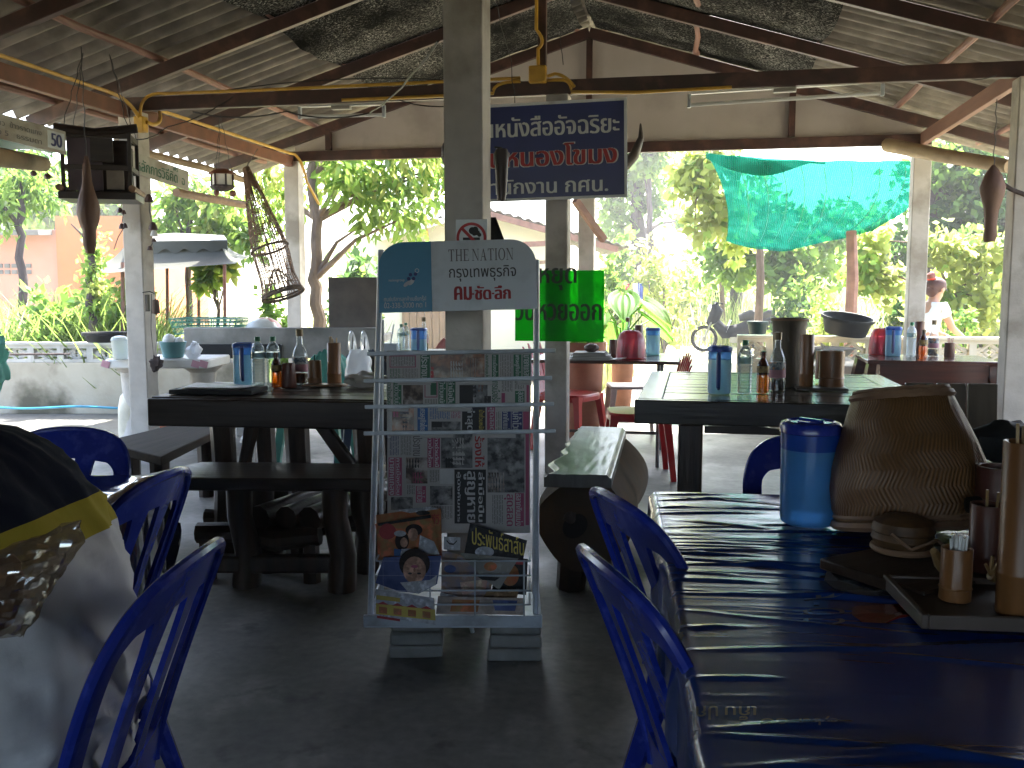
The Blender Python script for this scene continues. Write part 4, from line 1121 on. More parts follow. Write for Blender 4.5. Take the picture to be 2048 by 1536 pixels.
bottle(at(590, 772, z=tz) + Vector((0, .07, .003)), 'tall brown-capped clear sauce bottle on the left plank table', 'fish', 1.10)
cup(at(575, 777, z=tz) + Vector((0, .02, .003)), .038, .122, 'dark brown tapered cup beside the amber bottle on the left table', M_brown, .82, node=False)
trl = at(645, 774, z=tz)
tray(trl + Vector((0, .03, .003)), .21, .10, .05, 'thin wooden coaster board under the bamboo cups on the left table', M_bamboo, 'wooden_tray', .010)
cup(at(627, 772, z=tz) + Vector((0, .02, .014)), .036, .115, 'short bamboo cup with a spoon handle on the left table', M_bamboo, .90, sticks=1, sl=.03, stickm=M_blk)
cup(at(666, 772, z=tz) + Vector((0, .02, .014)), .036, .205, 'tall bamboo chopstick holder on the left table', M_bamboo, .95, sticks=9, sl=.035, name='chopstick_holder')
# plastic carrier bag and grey pouch
def bag(loc, w_, h_, label, m_=M_poly):
    t = T('carrier_bag', label, 'bag', loc, YAW)
    m = MB()
    def fn(u, v):
        a = 2 * pi * u; k = 1 - .35 * v ** 2
        q = 1 + .14 * noise.noise(Vector((cos(a) * 2, sin(a) * 2, v * 4)))
        return Vector((w_ / 2 * cos(a) * k * q, w_ * .30 * sin(a) * k * q, v * h_ * .62))
    m.grid(fn, 36, 16, True); m.build('sack', m_, t)
    for sx in (-1, 1):
        m = MB(); cx = sx * w_ * .22; top = h_
        m.grid(lambda u, v: Vector((cx + (w_ * .10 + .012 * (2 * v - 1)) * cos(pi * u), .03 * sin(v * 3 + u * 4), h_ * .60 + (h_ * .38 + .012 * (2 * v - 1)) * sin(pi * u))), 18, 3); m.build('handle', m_, t)
    return t
M_bagw = mat_clear('white_polythene', (.85, .87, .9), .06, (.84, .87, .92), .75, .3)
bag(at(697, 764, z=tz) + Vector((0, .16, .003)), .15, .26, 'thin white plastic carrier bag standing on the left table', M_bagw)
t = T('plastic_pouch', 'greyish crumpled plastic pouch on the left table beside the rack', 'pouch', at(728, 776, z=tz) + Vector((0, .04, .002)), .1)
m = MB(); m.ball((0, 0, .038), (.105, .05, .038), 26, 16, .45); m.build('pouch', mat_clear('pouch', (.6, .58, .55), .06, (.48, .46, .43), .7, .25), t)
# shell chairs beyond the left table
fan_chair(at(634, 850, d=6.1) * 1 - Vector((0, 0, at(634, 850, d=6.1).z)), YAW + pi - .1, 'mint green shell-backed chair behind the bamboo cups', mat('mint_plastic', (.10, .42, .34), .35), closed=True)
fan_chair(at(742, 850, d=6.3) - Vector((0, 0, at(742, 850, d=6.3).z)), YAW + pi + .3, 'dark navy shell-backed chair just left of the newspaper rack', mat('navy_plastic', (.025, .045, .10), .35), closed=True)
fan_chair(at(868, 850, d=8.2) - Vector((0, 0, at(868, 850, d=8.2).z)), YAW + 2.6, 'faded pink shell-backed chair seen through the newspaper rack', mat('pink_plastic', (.55, .20, .18), .35), closed=True)

# ================================================================== washing-up corner behind the left table
c0, c1 = at(372, 720, d=8.0), at(765, 720, d=8.0)
ck = T('concrete_counter', 'rough grey concrete washing counter behind the left table', 'counter', ((c0.x + c1.x) / 2, (c0.y + c1.y) / 2, 0), YAW)
W = (c1 - c0).length; zt = at(500, 655, d=8).z; zb = at(500, 716, d=8).z
m = MB(); m.box((0, 0, (zt + zb) / 2), (W, .08, zt - zb)); m.build('front_panel', M_conc, ck, bevel=.008)
m = MB(); m.box((0, .36, zt - .1), (W, .64, .06)); m.build('basin', M_conc, ck, bevel=.008)
m = MB(); m.box((-W / 2 + .46, -.045, zb + .06), (.72, .022, .12)); m.build('slot_shade', M_blk, ck, bevel=.006)  # black slab standing for the shade in an opening of the front
for x in (-W / 2 + .5, W / 2 - .15):
    m = MB(); m.box((x, .2, zb / 2), (.16, .5, zb)); m.build('leg', M_conc, ck, bevel=.008)
p0 = at(707, 655, d=8.15)
pn = T('metal_panel', 'dark rust-stained metal board standing on the concrete counter', 'panel', (p0.x, p0.y, zt - .07), YAW)
m = MB(); m.box((0, 0, .07 + ln(41, 8.15)), (ln(97, 8.15), .03, ln(82, 8.15) + .14)); m.build('board', mat('stained_metal', (.13, .11, .095), .6, (.07, .06, .055), 5), pn, bevel=.003)
p0 = at(420, 656, d=8.35)
gb = T('plastic_basket', 'green plastic mesh basket on the concrete counter', 'basket', (p0.x, p0.y, zt - .07), YAW)
Mg = mat('green_basket', (.02, .20, .13), .4)
m = MB()
for zz in (0, .06, .10, .13):
    s_ = 1 + zz * 1.2; m.tube([(.25 * s_ * x, .17 * s_ * y, zz + .005) for x, y in ((-1, -1), (1, -1), (1, 1), (-1, 1))], .007, 4, closed=True)
for k in range(44):
    a = k / 44 * 4; i = int(a); f_ = a - i
    cs = [(-1, -1), (1, -1), (1, 1), (-1, 1), (-1, -1)]; x = cs[i][0] + (cs[i + 1][0] - cs[i][0]) * f_; y = cs[i][1] + (cs[i + 1][1] - cs[i][1]) * f_
    m.tube([(.25 * x, .17 * y, 0), (.25 * 1.156 * x, .17 * 1.156 * y, .13)], .004, 4)
m.box((0, 0, .005), (.5, .34, .006)); m.build('mesh_body', Mg, gb)
for i, (lab, c, dz) in enumerate((('upturned white enamel colander on the concrete counter', (.60, .62, .58), .055), ('pink upturned bowl below the white colander', (.55, .20, .18), .02))):
    p0 = at(526, 656, d=8.3)
    t = T('upturned_bowl', lab, 'bowl', (p0.x, p0.y + .02 * i, zt - .07 + .045 - dz + .03 * (1 - i)), YAW)
    m = MB(); m.lathe([(.155, 0), (.158, .005), (.15, .04), (.12, .085), (.06, .115), (0, .12)], n=28); m.build('bowl', mat('bowl%d' % i, c, .35), t)
# tiled table with pink edging, its bucket and bowls
p0 = at(325, 735, d=7.35); 
st = T('stone_table', 'white terrazzo garden table with pink edge marks behind the left post', 'table', (p0.x, p0.y + .1, 0), YAW)
zt2 = at(325, 716, d=7.3).z; W = ln(210, 7.3)
m = MB(); m.prism([(W / 2 * sx * a_, .28 * sy * b_) for sx, sy, a_, b_ in ((-1, -1, 1, .8), (-1, -1, .9, 1), (1, -1, .95, 1), (1, -1, 1, .85), (1, 1, 1, .9), (-1, 1, 1, .9))], -.07, Matrix.Translation((0, 0, zt2))); 
m.build('top', M_white, st, bevel=.012)
Mpk = mat('pink_terrazzo', (.52, .27, .33), .6)
for x in (-.38, -.13, .30, .36):
    m = MB(); m.box((x, -.281, zt2 - .036), (.06, .012, .05), (0, .3, 0)); m.build('pink_mark', Mpk, st)
for x in (-.28, .26):
    m = MB(); m.lathe([(.15, 0), (.15, .04), (.11, .10), (.08, .3), (.10, zt2 - .12), (.16, zt2 - .07)], (x, 0, 0), 16); m.build('leg', M_post, st)
p0 = at(520, 882, z=0)
gs = T('concrete_stool', 'white flared concrete garden stool behind the left table legs', 'stool', p0, 0)
m = MB(); m.lathe([(.16, 0), (.155, .03), (.10, .08), (.075, .2), (.085, .36), (.16, .40), (.165, .43), (0, .432)], n=24); m.build('body', mat('white_cement', (.62, .60, .54), .7), gs)
p0 = at(262, 898, z=0)
gs = T('concrete_stool', 'smooth cream barrel stool beside the foot of the left post', 'stool', p0 + Vector((-.06, .14, 0)), 0)
m = MB(); m.lathe([(.10, 0), (.115, .1), (.11, .3), (.09, .40), (.05, .44), (0, .445)], n=24); m.build('body', mat('cream_cement', (.62, .58, .46), .6), gs)
p0 = at(355, 868, z=0)
t = T('cement_bag', 'red printed sack lying under the garden table', 'sack', p0 + Vector((0, .1, 0)), .2)
m = MB(); m.ball((0, 0, .09), (.22, .13, .10), 26, 14, .3); m.build('sack', mat('red_sack', (.40, .05, .04), .6, (.30, .20, .10), 12), t)
p0 = at(241, 716, d=7.15); p0.z = zt2 + .002
t = T('plastic_bucket', 'small white see-through tub on the garden table', 'bucket', p0, 0)
m = MB(); m.lathe([(.045, 0), (.052, .005), (.062, .14), (.066, .145), (.055, .165), (.03, .175), (0, .178)], n=24); m.build('body', mat_clear('milky', (.8, .85, .84), .06, (.62, .68, .66), .7, .3), t)
p0 = at(347, 716, d=7.3); p0.z = zt2 + .002
t = T('plastic_basin', 'teal basin full of washed white dishes on the garden table', 'basin', p0, 0)
m = MB(); m.lathe([(.06, 0), (.075, .005), (.10, .12), (.104, .125), (.095, .12), (.07, .02), (0, .015)], n=28); m.build('basin', mat('teal_basin', (.10, .26, .27), .4), t)
m = MB(); m.ball((-.03, 0, .13), (.05, .05, .055)); m.ball((.04, .02, .12), (.04, .04, .04)); m.build('dishes', M_white, t)
p0 = at(388, 716, d=7.2); p0.z = zt2 + .002
t = T('plastic_bag', 'knotted white bag beside the teal basin', 'bag', p0, 0)
m = MB(); m.ball((0, 0, .055), (.06, .05, .058), 18, 12, .4); m.tube([(0, 0, .10), (.01, 0, .13)], [.01, .02], 6); m.build('bag', M_bagw, t)
t = T('green_net_bundle', 'bundle of pale teal netting hanging at the far left edge', 'net', at(6, 720, d=6.2), 0)
m = MB(); m.ball((-.05, 0, -.02), (.07, .06, .15), 26, 18, .9); m.ball((-.07, .02, .12), (.05, .05, .07), 20, 14, .9); m.build('netting', mat_leaf('pale_teal_net', (.25, .55, .48), (.3, .6, .5)), t)
m = MB(); m.tube([(-.02, 0, .15), (-.1, -.02, 1.3)], .004, 5); m.build('cord', M_wire, t)

# ================================================================== things on the counter seen through the rack
zq = at(840, 705, d=6.6).z
kt = T('side_table', 'narrow table behind the newspaper rack holding a blue pitcher', 'table', (at(835, 720, d=6.75).x, at(835, 720, d=6.75).y, 0), YAW)
m = MB(); m.box((0, 0, zq - .02), (.62, .5, .04)); m.build('top', M_darkwood, kt, bevel=.005)
for sx in (-1, 1):
    for sy in (-1, 1): m = MB(); m.box((sx * .27, sy * .21, (zq - .04) / 2), (.05, .05, zq - .04)); m.build('leg', M_darkwood, kt, bevel=.005)
def onq(px, d): p = at(px, 700, d=d); p.z = zq + .001; return p
pitcher(onq(838, 6.6), .056, .17, .2, 'blue water pitcher on the side table behind the rack', sq=True, water=.55)
bottle(onq(803, 6.62), 'left water bottle on the side table behind the rack', 'water', .80)
bottle(onq(812, 6.75), 'right water bottle on the side table behind the rack', 'water', .82)
bottle(onq(848, 6.8), 'clear brown-capped sauce bottle behind the pitcher on the side table', 'fish', .92)
t = T('straw_pole', 'thin pale straw pole leaning out of a grey box behind the rack', 'pole', onq(780, 6.7), 0)
m = MB(); m.box((0, 0, .03), (.13, .10, .06)); m.build('box', M_rackw, t, bevel=.004)
m = MB(); m.tube([(.0, 0, .03), (.03, 0, .19)], .006, 6); m.build('pole', M_white, t)
# ================================================================== folding table in the middle, red chairs
ft = T('folding_table', 'thin dark folding table on steel legs behind the log bench', 'table', (-.62, 6.98, 0), 0)
m = MB(); m.box((0, 0, .735), (1.04, .86, .022)); m.build('top', M_rosewood, ft, bevel=.005)
Mst = mat('dull_steel', (.16, .16, .16), .4, metal=.5)
for sx in (-1, 1):
    for sy in (-1, 1): m = MB(); m.cyl((sx * .38, sy * .36, 0), (sx * .38, sy * .36, .724), .014); m.build('leg', Mst, ft)
m = MB(); m.cyl((-.38, -.36, .24), (.38, -.36, .24), .011); m.cyl((.38, -.36, .24), (.38, .36, .24), .011); m.build('stretcher', Mst, ft)
zf = .747
def onf(px, py, dy=0): p = at(px, py, z=zf); p.y += dy; return p
t = T('magazine_stack', 'stack of papers and magazines at the left end of the folding table', 'stack', onf(1180, 722, .12), .1)
m = MB()
for k in range(5): m.box((random.uniform(-.02, .02), random.uniform(-.01, .01), .007 + k * .011), (.30 - .02 * k, .22, .009), (0, 0, random.uniform(-.1, .1)))
m.build('papers', [mat('paper_pile', (.42, .42, .40), .7, (.16, .15, .14), 3, stretch=(1, 1, 30))], t)
t = T('paper_sheets', 'loose white sheets fanned out beside the magazine stack', 'paper', onf(1212, 722, .06), -.2)
m = MB()
for k in range(3): m.grid(lambda u, v: Vector((-.1 + .22 * u, -.05 + .14 * v, .002 + .002 * k + .02 * u * u * (1 - k * .3))), 6, 3)
o_ = m.build('sheets', M_white, t)
t = T('paperweight_stone', 'dark oval stone weighing down the papers on the folding table', 'stone', onf(1180, 722, .10) + Vector((0, 0, .056)), 0)
m = MB(); m.ball((0, 0, .028), (.054, .04, .03), 20, 12, .1); m.build('stone', mat('dark_stone', (.06, .035, .03), .5), t)
def meshdome(loc, r, h, label):
    t = T('food_cover', label, 'food cover', loc, 0, 'red mesh food covers')
    m = MB(); m.lathe([(r, 0), (r * 1.0, h * .2), (r * .93, h * .6), (r * .78, h * .86), (r * .5, h * .98), (0, h)], n=28); m.build('mesh', M_netred, t)
    m = MB(); m.tube([(r * cos(2 * pi * k / 24), r * sin(2 * pi * k / 24), .004) for k in range(24)], .004, 5, closed=True)
    for k in range(6): a = pi * k / 3; m.tube([(q * cos(a), q * sin(a), z) for q, z in ((r, 0), (r * 1.0, h * .2), (r * .93, h * .6), (r * .78, h * .86), (r * .5, h * .98), (0, h * 1.0))], .0025, 4)
    m.build('rim', M_red, t)
    m = MB()
    for sx in (-1, 1): m.lathe([(r * .28, .002), (r * .30, h * .45), (r * .24, h * .46), (0, h * .4)], (sx * r * .42, 0, 0), 14)
    m.build('covered_cups', M_brown, t)
meshdome(onf(1259, 719, .14), .105, .20, 'red mesh food cover over two cups on the folding table')
cup(onf(1223, 714, .14), .032, .12, 'brown cup left of the red food cover on the folding table', M_brown, .9, node=False)
pitcher(onf(1304, 712, .12), .054, .205, pi, 'pale blue water pitcher at the right end of the folding table', sq=True)
bottle(onf(1251, 708, .20), 'tall clear sauce bottle behind the red food cover', 'fish', 1.05)
cup(onf(1274, 707, .2), .035, .21, 'tall brown cup behind the red food cover', M_brown, .9, node=False)
fan_chair(Vector((-.95, 7.2, 0)) + Vector((.0, .1, 0)), -pi / 2 - .4, 'red plastic chair under the left end of the folding table', M_red)
fan_chair(Vector((-.36, 6.32, 0)), pi / 2 + .15, 'red fan-backed plastic chair between the folding table and the slatted table', M_red)
def stool(loc, label, m_, s=.19, h=.45):
    t = T('plastic_stool', label, 'stool', loc, .2, 'plastic stools')
    m = MB(); m.box((0, 0, h - .012), (2 * s, 2 * s, .024)); m.build('seat', m_, t, bevel=.010)
    for sx in (-1, 1):
        for sy in (-1, 1): m = MB(); m.tube([(sx * s * .86, sy * s * .86, h - .02), (sx * s * .95, sy * s * .95, h * .6), (sx * s * 1.12, sy * s * 1.12, 0)], [.036, .028, .02], 4); m.build('leg', m_, t)
    m = MB(); z = h * .38; q = s * 1.02; m.tube([(-q, -q, z), (q, -q, z), (q, q, z), (-q, q, z)], .013, 4, closed=True); m.build('stretcher', m_, t)
stool(at(1262, 850, z=0) * Vector((1, 1, 0)) if False else Vector((at(1262, 840, d=7.9).x, at(1262, 840, d=7.9).y, 0)), 'faded cream plastic stool behind the folding table', mat('faded_plastic', (.46, .36, .32), .5))
# potted plants
def pot(loc, r, h, label, m_, plant):
    t = T('potted_plant', label, 'plant', loc, 0)
    m = MB(); m.lathe([(r * .7, 0), (r * .75, .01), (r * .98, h * .86), (r * 1.08, h * .87), (r * 1.08, h), (r * .95, h), (r * .9, h * .85), (0, h * .85)], n=26); m.build('pot', m_, t)
    plant(t, h)
    return t
M_terra = mat('terracotta', (.36, .15, .085), .8, (.26, .10, .055), 6)
def bigleaf(t, h):
    mats = [M_bigleaf, M_leafB]
    for k in range(9):
        a = k * 2.4; L_ = .35 + .12 * (k % 3); lean = .12 + .05 * (k % 4)
        tip = Vector((cos(a) * lean * 1.6, sin(a) * lean * 1.6, h + L_ * 1.0 - .02 * k))
        m = MB(); m.tube([(0, 0, h * .85), (tip.x * .4, tip.y * .4, h + L_ * .6), tip], [.012, .010, .007], 6); st = m.build('stem', M_leafB, t)
        m = MB(); dx = Vector((cos(a), sin(a), -.55)).normalized(); sx = Vector((-sin(a), cos(a), 0))
        def fn(u, v):
            q = v; wv = .17 * sin(pi * min(1, q * .94 + .06)) ** .7 * (1.15 - .5 * q)
            s_ = 2 * u - 1
            return tip + dx * (q * .36 - .07 * (1 - abs(s_)) * 0 - .06 * abs(s_) * (1 - q)) + sx * s_ * wv + Vector((0, 0, .03 * s_ * s_ - .09 * q * q + .008 * cos(s_ * 14)))
        m.grid(fn, 14, 10); m.build('leaf', mats[k % 2], t)
pot(Vector((at(1245, 720, d=9.7).x, at(1245, 720, d=9.7).y, 0)), .12, .62, 'potted plant with big heart-shaped leaves behind the folding table', M_terra, bigleaf)
pot(Vector((at(1168, 720, d=7.9).x, at(1168, 720, d=7.9).y, -.0)), .17, .80, 'tall terracotta planter behind the papers on the folding table', M_terra, lambda t, h: crown('foliage', [(Vector((0, 0, h + .02)), .16)], 90, .12, [M_leafA, M_leafB], t))
# ================================================================== slatted table on the right and its things
rt = T('slatted_table', 'large dark slatted table right of the log bench', 'table', (-.25, 4.26, 0), 0)
W, D = 1.30, 1.50
for x in (.055, W - .055):
    m = MB(); m.box((x, D / 2, .732), (.11, D - .09, .036)); m.build('end_board', M_slat, rt, bevel=.004)
for i in range(10):
    m = MB(); m.box((W / 2, .12 + i * .138, .731 + random.uniform(-.0015, .0015)), (W - .226, .128, .034), (random.uniform(-.006, .006), 0, 0)); m.build('slat', M_slat, rt, bevel=.004)
m = MB(); m.box((W / 2, .022, .695), (W + .02, .044, .108)); m.build('apron', M_slat, rt, bevel=.006)
m = MB(); m.box((W / 2, D - .022, .695), (W, .044, .108)); m.build('apron', M_slat, rt, bevel=.006)
for x in (.022, W - .022): m = MB(); m.box((x, D / 2, .69), (.04, D - .1, .09)); m.build('apron', M_slat, rt, bevel=.006)
for x, y in ((.24, .08), (1.06, .08), (.24, D - .1), (1.06, D - .1)):
    m = MB(); m.box((x, y, .32), (.11, .10, .64)); m.build('leg', M_darkwoody, rt, bevel=.01)
m = MB(); m.prism([(0, 0), (.72, 0), (.72, .03), (.55, .05), (.36, .02), (.2, .04), (0, .03)], .03, frame((.30, .07, .60), (1, 0, 0), (0, 0, 1))); m.build('scalloped_rail', M_darkwood, rt)
m = MB(); m.bar((.2, .08, .26), (1.1, .08, .25), .05, .11); m.build('footrail', M_darkwoody, rt, bevel=.01)
def onr(px, py, dy=0.0): p = at(px, py, z=.7512); p.y += dy; return p
pitcher(onr(1439, 790, .07), .056, .225, -.1, 'round blue water pitcher on the slatted table')
bottle(onr(1490, 790, .05), 'clear water bottle with a green cap beside the pitcher on the slatted table', 'water', 1.04)
bottle(onr(1526, 788, .04), 'amber sauce bottle on the slatted table', 'amber', 1.06)
bottle(onr(1555, 784, .05), 'tall sauce bottle with pink and patterned labels on the slatted table', 'fish', 1.10)
t = T('woven_holder', 'tall dark woven basket behind the bottles on the slatted table', 'basket', onr(1578, 774, .06), 0)
m = MB(); m.lathe([(.075, 0), (.078, .01), (.076, .18), (.084, .30), (.088, .335), (.091, .34), (.084, .345), (.078, .31), (.07, .03), (0, .02)], n=30); m.build('body', mat_weave('dark_weave', (.11, .085, .05), (.05, .036, .022), 14, 60, zig=.4), t)
m = MB(); m.tube([(.089 * cos(2 * pi * k / 28), .089 * sin(2 * pi * k / 28), .338) for k in range(28)], .006, 6, closed=True); m.build('rim', M_splint, t)
tray(onr(1645, 782, .06), .24, .14, 0, 'thin wooden board under the bamboo cups on the slatted table', M_darkwood, 'wooden_tray', .014)
cup(onr(1614, 780, .05) + Vector((0, 0, .014)), .034, .255, 'tall slim bamboo holder on the slatted table', M_bamboo, .98, name='bamboo_holder')
cup(onr(1665, 780, .05) + Vector((0, 0, .014)), .060, .175, 'wide bamboo cup at the right of the slatted table', M_bamboo, 1.0)
cup(onr(1650, 768, .14) + Vector((0, 0, .014)), .035, .15, 'bamboo cup with a spoon behind the wide bamboo cup', M_bamboo, .95, sticks=2, sl=.05, stickm=M_white)

# ================================================================== carved red-brown table and stone bench, right rear
kt = T('carved_table', 'red-brown table with curved apron and cabriole legs at the right', 'table', (1.62, 7.22, 0), -.03)
m = MB(); m.box((0, 0, .735), (.86, .64, .03)); m.build('top', M_rosewood, kt, bevel=.006)
def apron(L_, side):
    pl = [(-L_ / 2, 0), (L_ / 2, 0)] + [(L_ / 2 * q, -.10 - .085 * cos(q * pi / 2 * 1.0) ** 2 * 1.0 if abs(q) < .7 else -.115 - .10 * ((abs(q) - .7) / .3) ** 2) for q in [1 - 2 * k / 24 for k in range(25)]]
    return pl
m = MB(); m.prism(apron(.80, 0), .025, frame((0, -.29, .72), (1, 0, 0), (0, 0, 1))); m.build('apron', M_rosewood, kt)
m = MB(); m.prism(apron(.80, 0), .025, frame((0, .30, .72), (1, 0, 0), (0, 0, 1))); m.build('apron', M_rosewood, kt)
for x in (-.38, .38): m = MB(); m.prism(apron(.56, 0), .025, frame((x, 0, .72), (0, 1, 0), (0, 0, 1))); m.build('apron', M_rosewood, kt)
for sx in (-1, 1):
    for sy in (-1, 1):
        m = MB(); m.tube([(sx * .385, sy * .29, .72), (sx * .40, sy * .30, .60), (sx * .365, sy * .285, .42), (sx * .35, sy * .27, .2), (sx * .375, sy * .285, .05), (sx * .395, sy * .30, 0)], [.050, .062, .046, .036, .038, .045], 6); m.build('leg', M_rosewood, kt)
m = MB(); m.tube([(0, .2, 0), (0, .2, .70)], .03, 8); m.build('leg', M_rosewood, kt)
def onk(px, py, dy=0.0): p = at(px, py, z=.7515); p.y += dy; return p
meshdome(onk(1768, 712, .14), .085, .20, 'red mesh food cover on the carved red-brown table')
pitcher(onk(1791, 714, .10), .057, .215, -.2, 'square blue water pitcher on the carved red-brown table', sq=True)
bottle(onk(1827, 715, .09), 'clear water bottle on the carved red-brown table', 'water', 1.02)
bottle(onk(1849, 718, .05), 'amber sauce bottle on the carved red-brown table', 'amber', 1.08)
cup(onk(1848, 712, .18), .034, .245, 'tall dark brown holder behind the amber bottle on the carved table', M_brown, 1.05, node=False, name='chopstick_holder', sticks=3, sl=.01)
bottle(onk(1874, 715, .12), 'clear sauce bottle with a slanted label on the carved red-brown table', 'fish', 1.02)
cup(onk(1903, 716, .06), .036, .105, 'dark brown cup with a pink paper roll on the carved table', M_brown, .96, node=False, sticks=4, sl=.05, stickm=mat('pink_tissue', (.50, .24, .22), .9))
bq = T('stone_bench', 'cream plaster bench with a scalloped front below the breeze block wall', 'bench', (1.05, 8.25, 0), 0)
m = MB(); m.box((-.0, .25, .60), (.55, 1.4, .08)); m.build('seat', M_mort, bq, bevel=.012)
m = MB(); m.box((0, .25, .28), (.45, 1.3, .56)); m.build('base', M_mort, bq, bevel=.008)
m = MB()
for k in range(12): m.ball((.24, -.38 + k * .115, .525), (.02, .05, .045), 12, 8)
for k in range(5): m.ball((-.22 + k * .11, -.41, .525), (.05, .02, .045), 12, 8)
m.build('scallops', M_breeze, bq)
t = T('woven_tray', 'round woven tray lying on the cream plaster bench', 'basket', (1.08, 8.55, .642), 0)
m = MB(); m.lathe([(.12, 0), (.22, .03), (.27, .085), (.28, .09), (.26, .08), (.2, .02), (0, .012)], n=32); m.build('body', mat_weave('grey_weave', (.20, .19, .16), (.09, .085, .07), 24, 60, zig=.2), t)
for i, (lab, x, y, z, c) in enumerate((('white lidded tub under the carved table at the right', 1.86, 8.0, 0, (.62, .60, .56)),)):
    t = T('plastic_tub', lab, 'tub', (x, y, z), 0)
    m = MB(); m.lathe([(.12, 0), (.13, .01), (.155, .40), (.165, .41), (.165, .43), (.12, .435), (0, .44)], n=26); m.build('body', mat('tub_pinkish', (.50, .42, .38), .45), t)
    m = MB(); m.lathe([(.168, .415), (.172, .445), (.165, .452), (0, .455)], n=26); m.build('lid', M_white, t)

# ================================================================== things that hang
def nest(label, pts, loc):
    """woven weaver nest: (half width px, py) outline at its own distance"""
    t = T('weaver_nest', label, 'nest', loc, 0, None)
    m = MB(); m.lathe(pts, n=26, jit=.0025); m.build('body', M_straw, t); return t
d = 5.6
q = [(ln(w_, d), -ln(y - 310, d)) for w_, y in ((3, 312), (7, 328), (8, 345), (9, 360), (12, 376), (17, 392), (21, 409), (22.5, 424), (20, 438), (16, 449), (13, 460), (12, 488), (8, 505))][::-1]
n1 = nest('brown bottle-shaped weaver nest hanging before the wooden shelf house on the left', q, at(172, 310, d=d))
wire([(0, 0, 0), (0, .0, .62)], n1, .003, name='string')
d = 5.7
q = [(ln(w_, d), -ln(y - 335, d)) for w_, y in ((2, 330), (8, 338), (16, 350), (21, 362), (24, 374), (22, 388), (18, 402), (14, 418), (12, 440), (11, 462), (13, 470), (10, 482))][::-1]
n2 = nest('brown spindle-shaped weaver nest hanging beside the right post', q, at(1987, 335, d=d))
m = MB(); m.tube([(.02, 0, -.08), (.06, 0, -.10), (.11, .02, -.13), (.22, .05, -.17)], [.010, .012, .014, .015], 7); m.build('branch', M_barkd, n2)
wire([(0, 0, 0), (0, .0, .40)], n2, .003, name='string')
# wooden shelf house
d = 6.0; p0 = at(205, 392, d=d)
bc = T('hanging_shelf', 'dark wooden shelf house with a tray base hanging by wires at the left post', 'shelf', p0, .42)
w_, dp, h = ln(122, d), .30, ln(118, d)
m = MB(); m.box((0, 0, -.012), (w_ + .06, dp + .06, .045)); m.build('base_tray', M_darkwood, bc, bevel=.004)
m = MB()
for sx in (-1, 1): m.tube([(sx * (w_ / 2 + .015), -dp / 2 - .06, .03), (sx * (w_ / 2 + .015), dp / 2 + .06, .03)], .022, 8)
m.build('tray_rail', M_splint, bc)
for sx in (-1, 1):
    for sy in (-1, 1): m = MB(); m.box((sx * w_ / 2, sy * dp / 2, h / 2), (.022, .022, h)); m.build('post', M_darkwood, bc, bevel=.002)
for k, z in enumerate((.16, h - .02)):
    m = MB(); m.box((0, -dp / 2, z), (w_, .018, .03)); m.box((0, dp / 2, z), (w_, .018, .03)); m.box((-w_ / 2, 0, z), (.018, dp, .03)); m.box((w_ / 2, 0, z), (.018, dp, .03)); m.build('rail', M_darkwood, bc)
m = MB(); m.tube([(-w_ / 2 - .04, -dp / 2, h + .02), (0, -dp / 2, h - .005), (w_ / 2 + .05, -dp / 2, h + .03)], .028, 8); m.build('top_beam', M_darkwood, bc)
m = MB(); m.box((-.07, -dp / 2 + .02, h * .5), (.20, .012, h * .9)); m.build('panel', mat('faded_purple_board', (.13, .10, .12), .7), bc)
m = MB(); m.box((.03, -dp / 2 + .012, h * .72), (.13, .012, h * .4)); m.build('panel', M_darkwood, bc)
m = MB(); m.box((.10, -dp / 2 + .03, .10), (.10, .012, .14)); m.build('panel', mat('pale_board', (.42, .38, .33), .8), bc)
m = MB(); m.box((.16, .06, h * .45), (.012, .2, h * .8)); m.build('panel', M_barkd, bc)
m = MB(); m.box((-.02, dp / 2 - .012, h * .47), (w_ * .8, .012, h * .92)); m.build('panel', M_darkwood, bc)
for sx in (-1, 1):
    wire([(sx * w_ / 2, -dp / 2, h), (sx * w_ * .2, 0, h + .5)], bc, .0028, name='hanger'); wire([(sx * w_ / 2, dp / 2, h), (sx * w_ * .2, 0, h + .5)], bc, .0028, name='hanger')
# small lantern
d = 8.0; p0 = at(445, 378, d=d)
la = T('wooden_lantern', 'little brown wooden lantern hanging under the left eave', 'lantern', p0, .3)
m = MB(); m.lathe([(.04, -.02), (.09, 0), (.105, .02), (.10, .03), (0, .03)], n=6); m.build('base', M_barkd, la)
m = MB(); m.lathe([(.085, .03), (.085, .12)], n=6); m.build('pane', mat('lantern_paper', (.6, .58, .52), .8), la)
m = MB()
for k in range(6): a = k * pi / 3; m.box((.088 * cos(a), .088 * sin(a), .075), (.014, .014, .10))
m.build('frame', M_barkd, la)
m = MB(); m.lathe([(.12, .12), (.11, .135), (.05, .165), (0, .17)], n=6); m.build('roof', M_rust, la)
m = MB(); m.ball((.08, .02, -.035), (.03, .03, .03)); m.ball((-.05, 0, -.03), (.025, .025, .03)); m.build('drop', M_rust, la)
for k in range(3): a = k * 2.1; wire([(.08 * cos(a), .08 * sin(a), .13), (.0, 0, .62)], la, .0025, name='hanger')
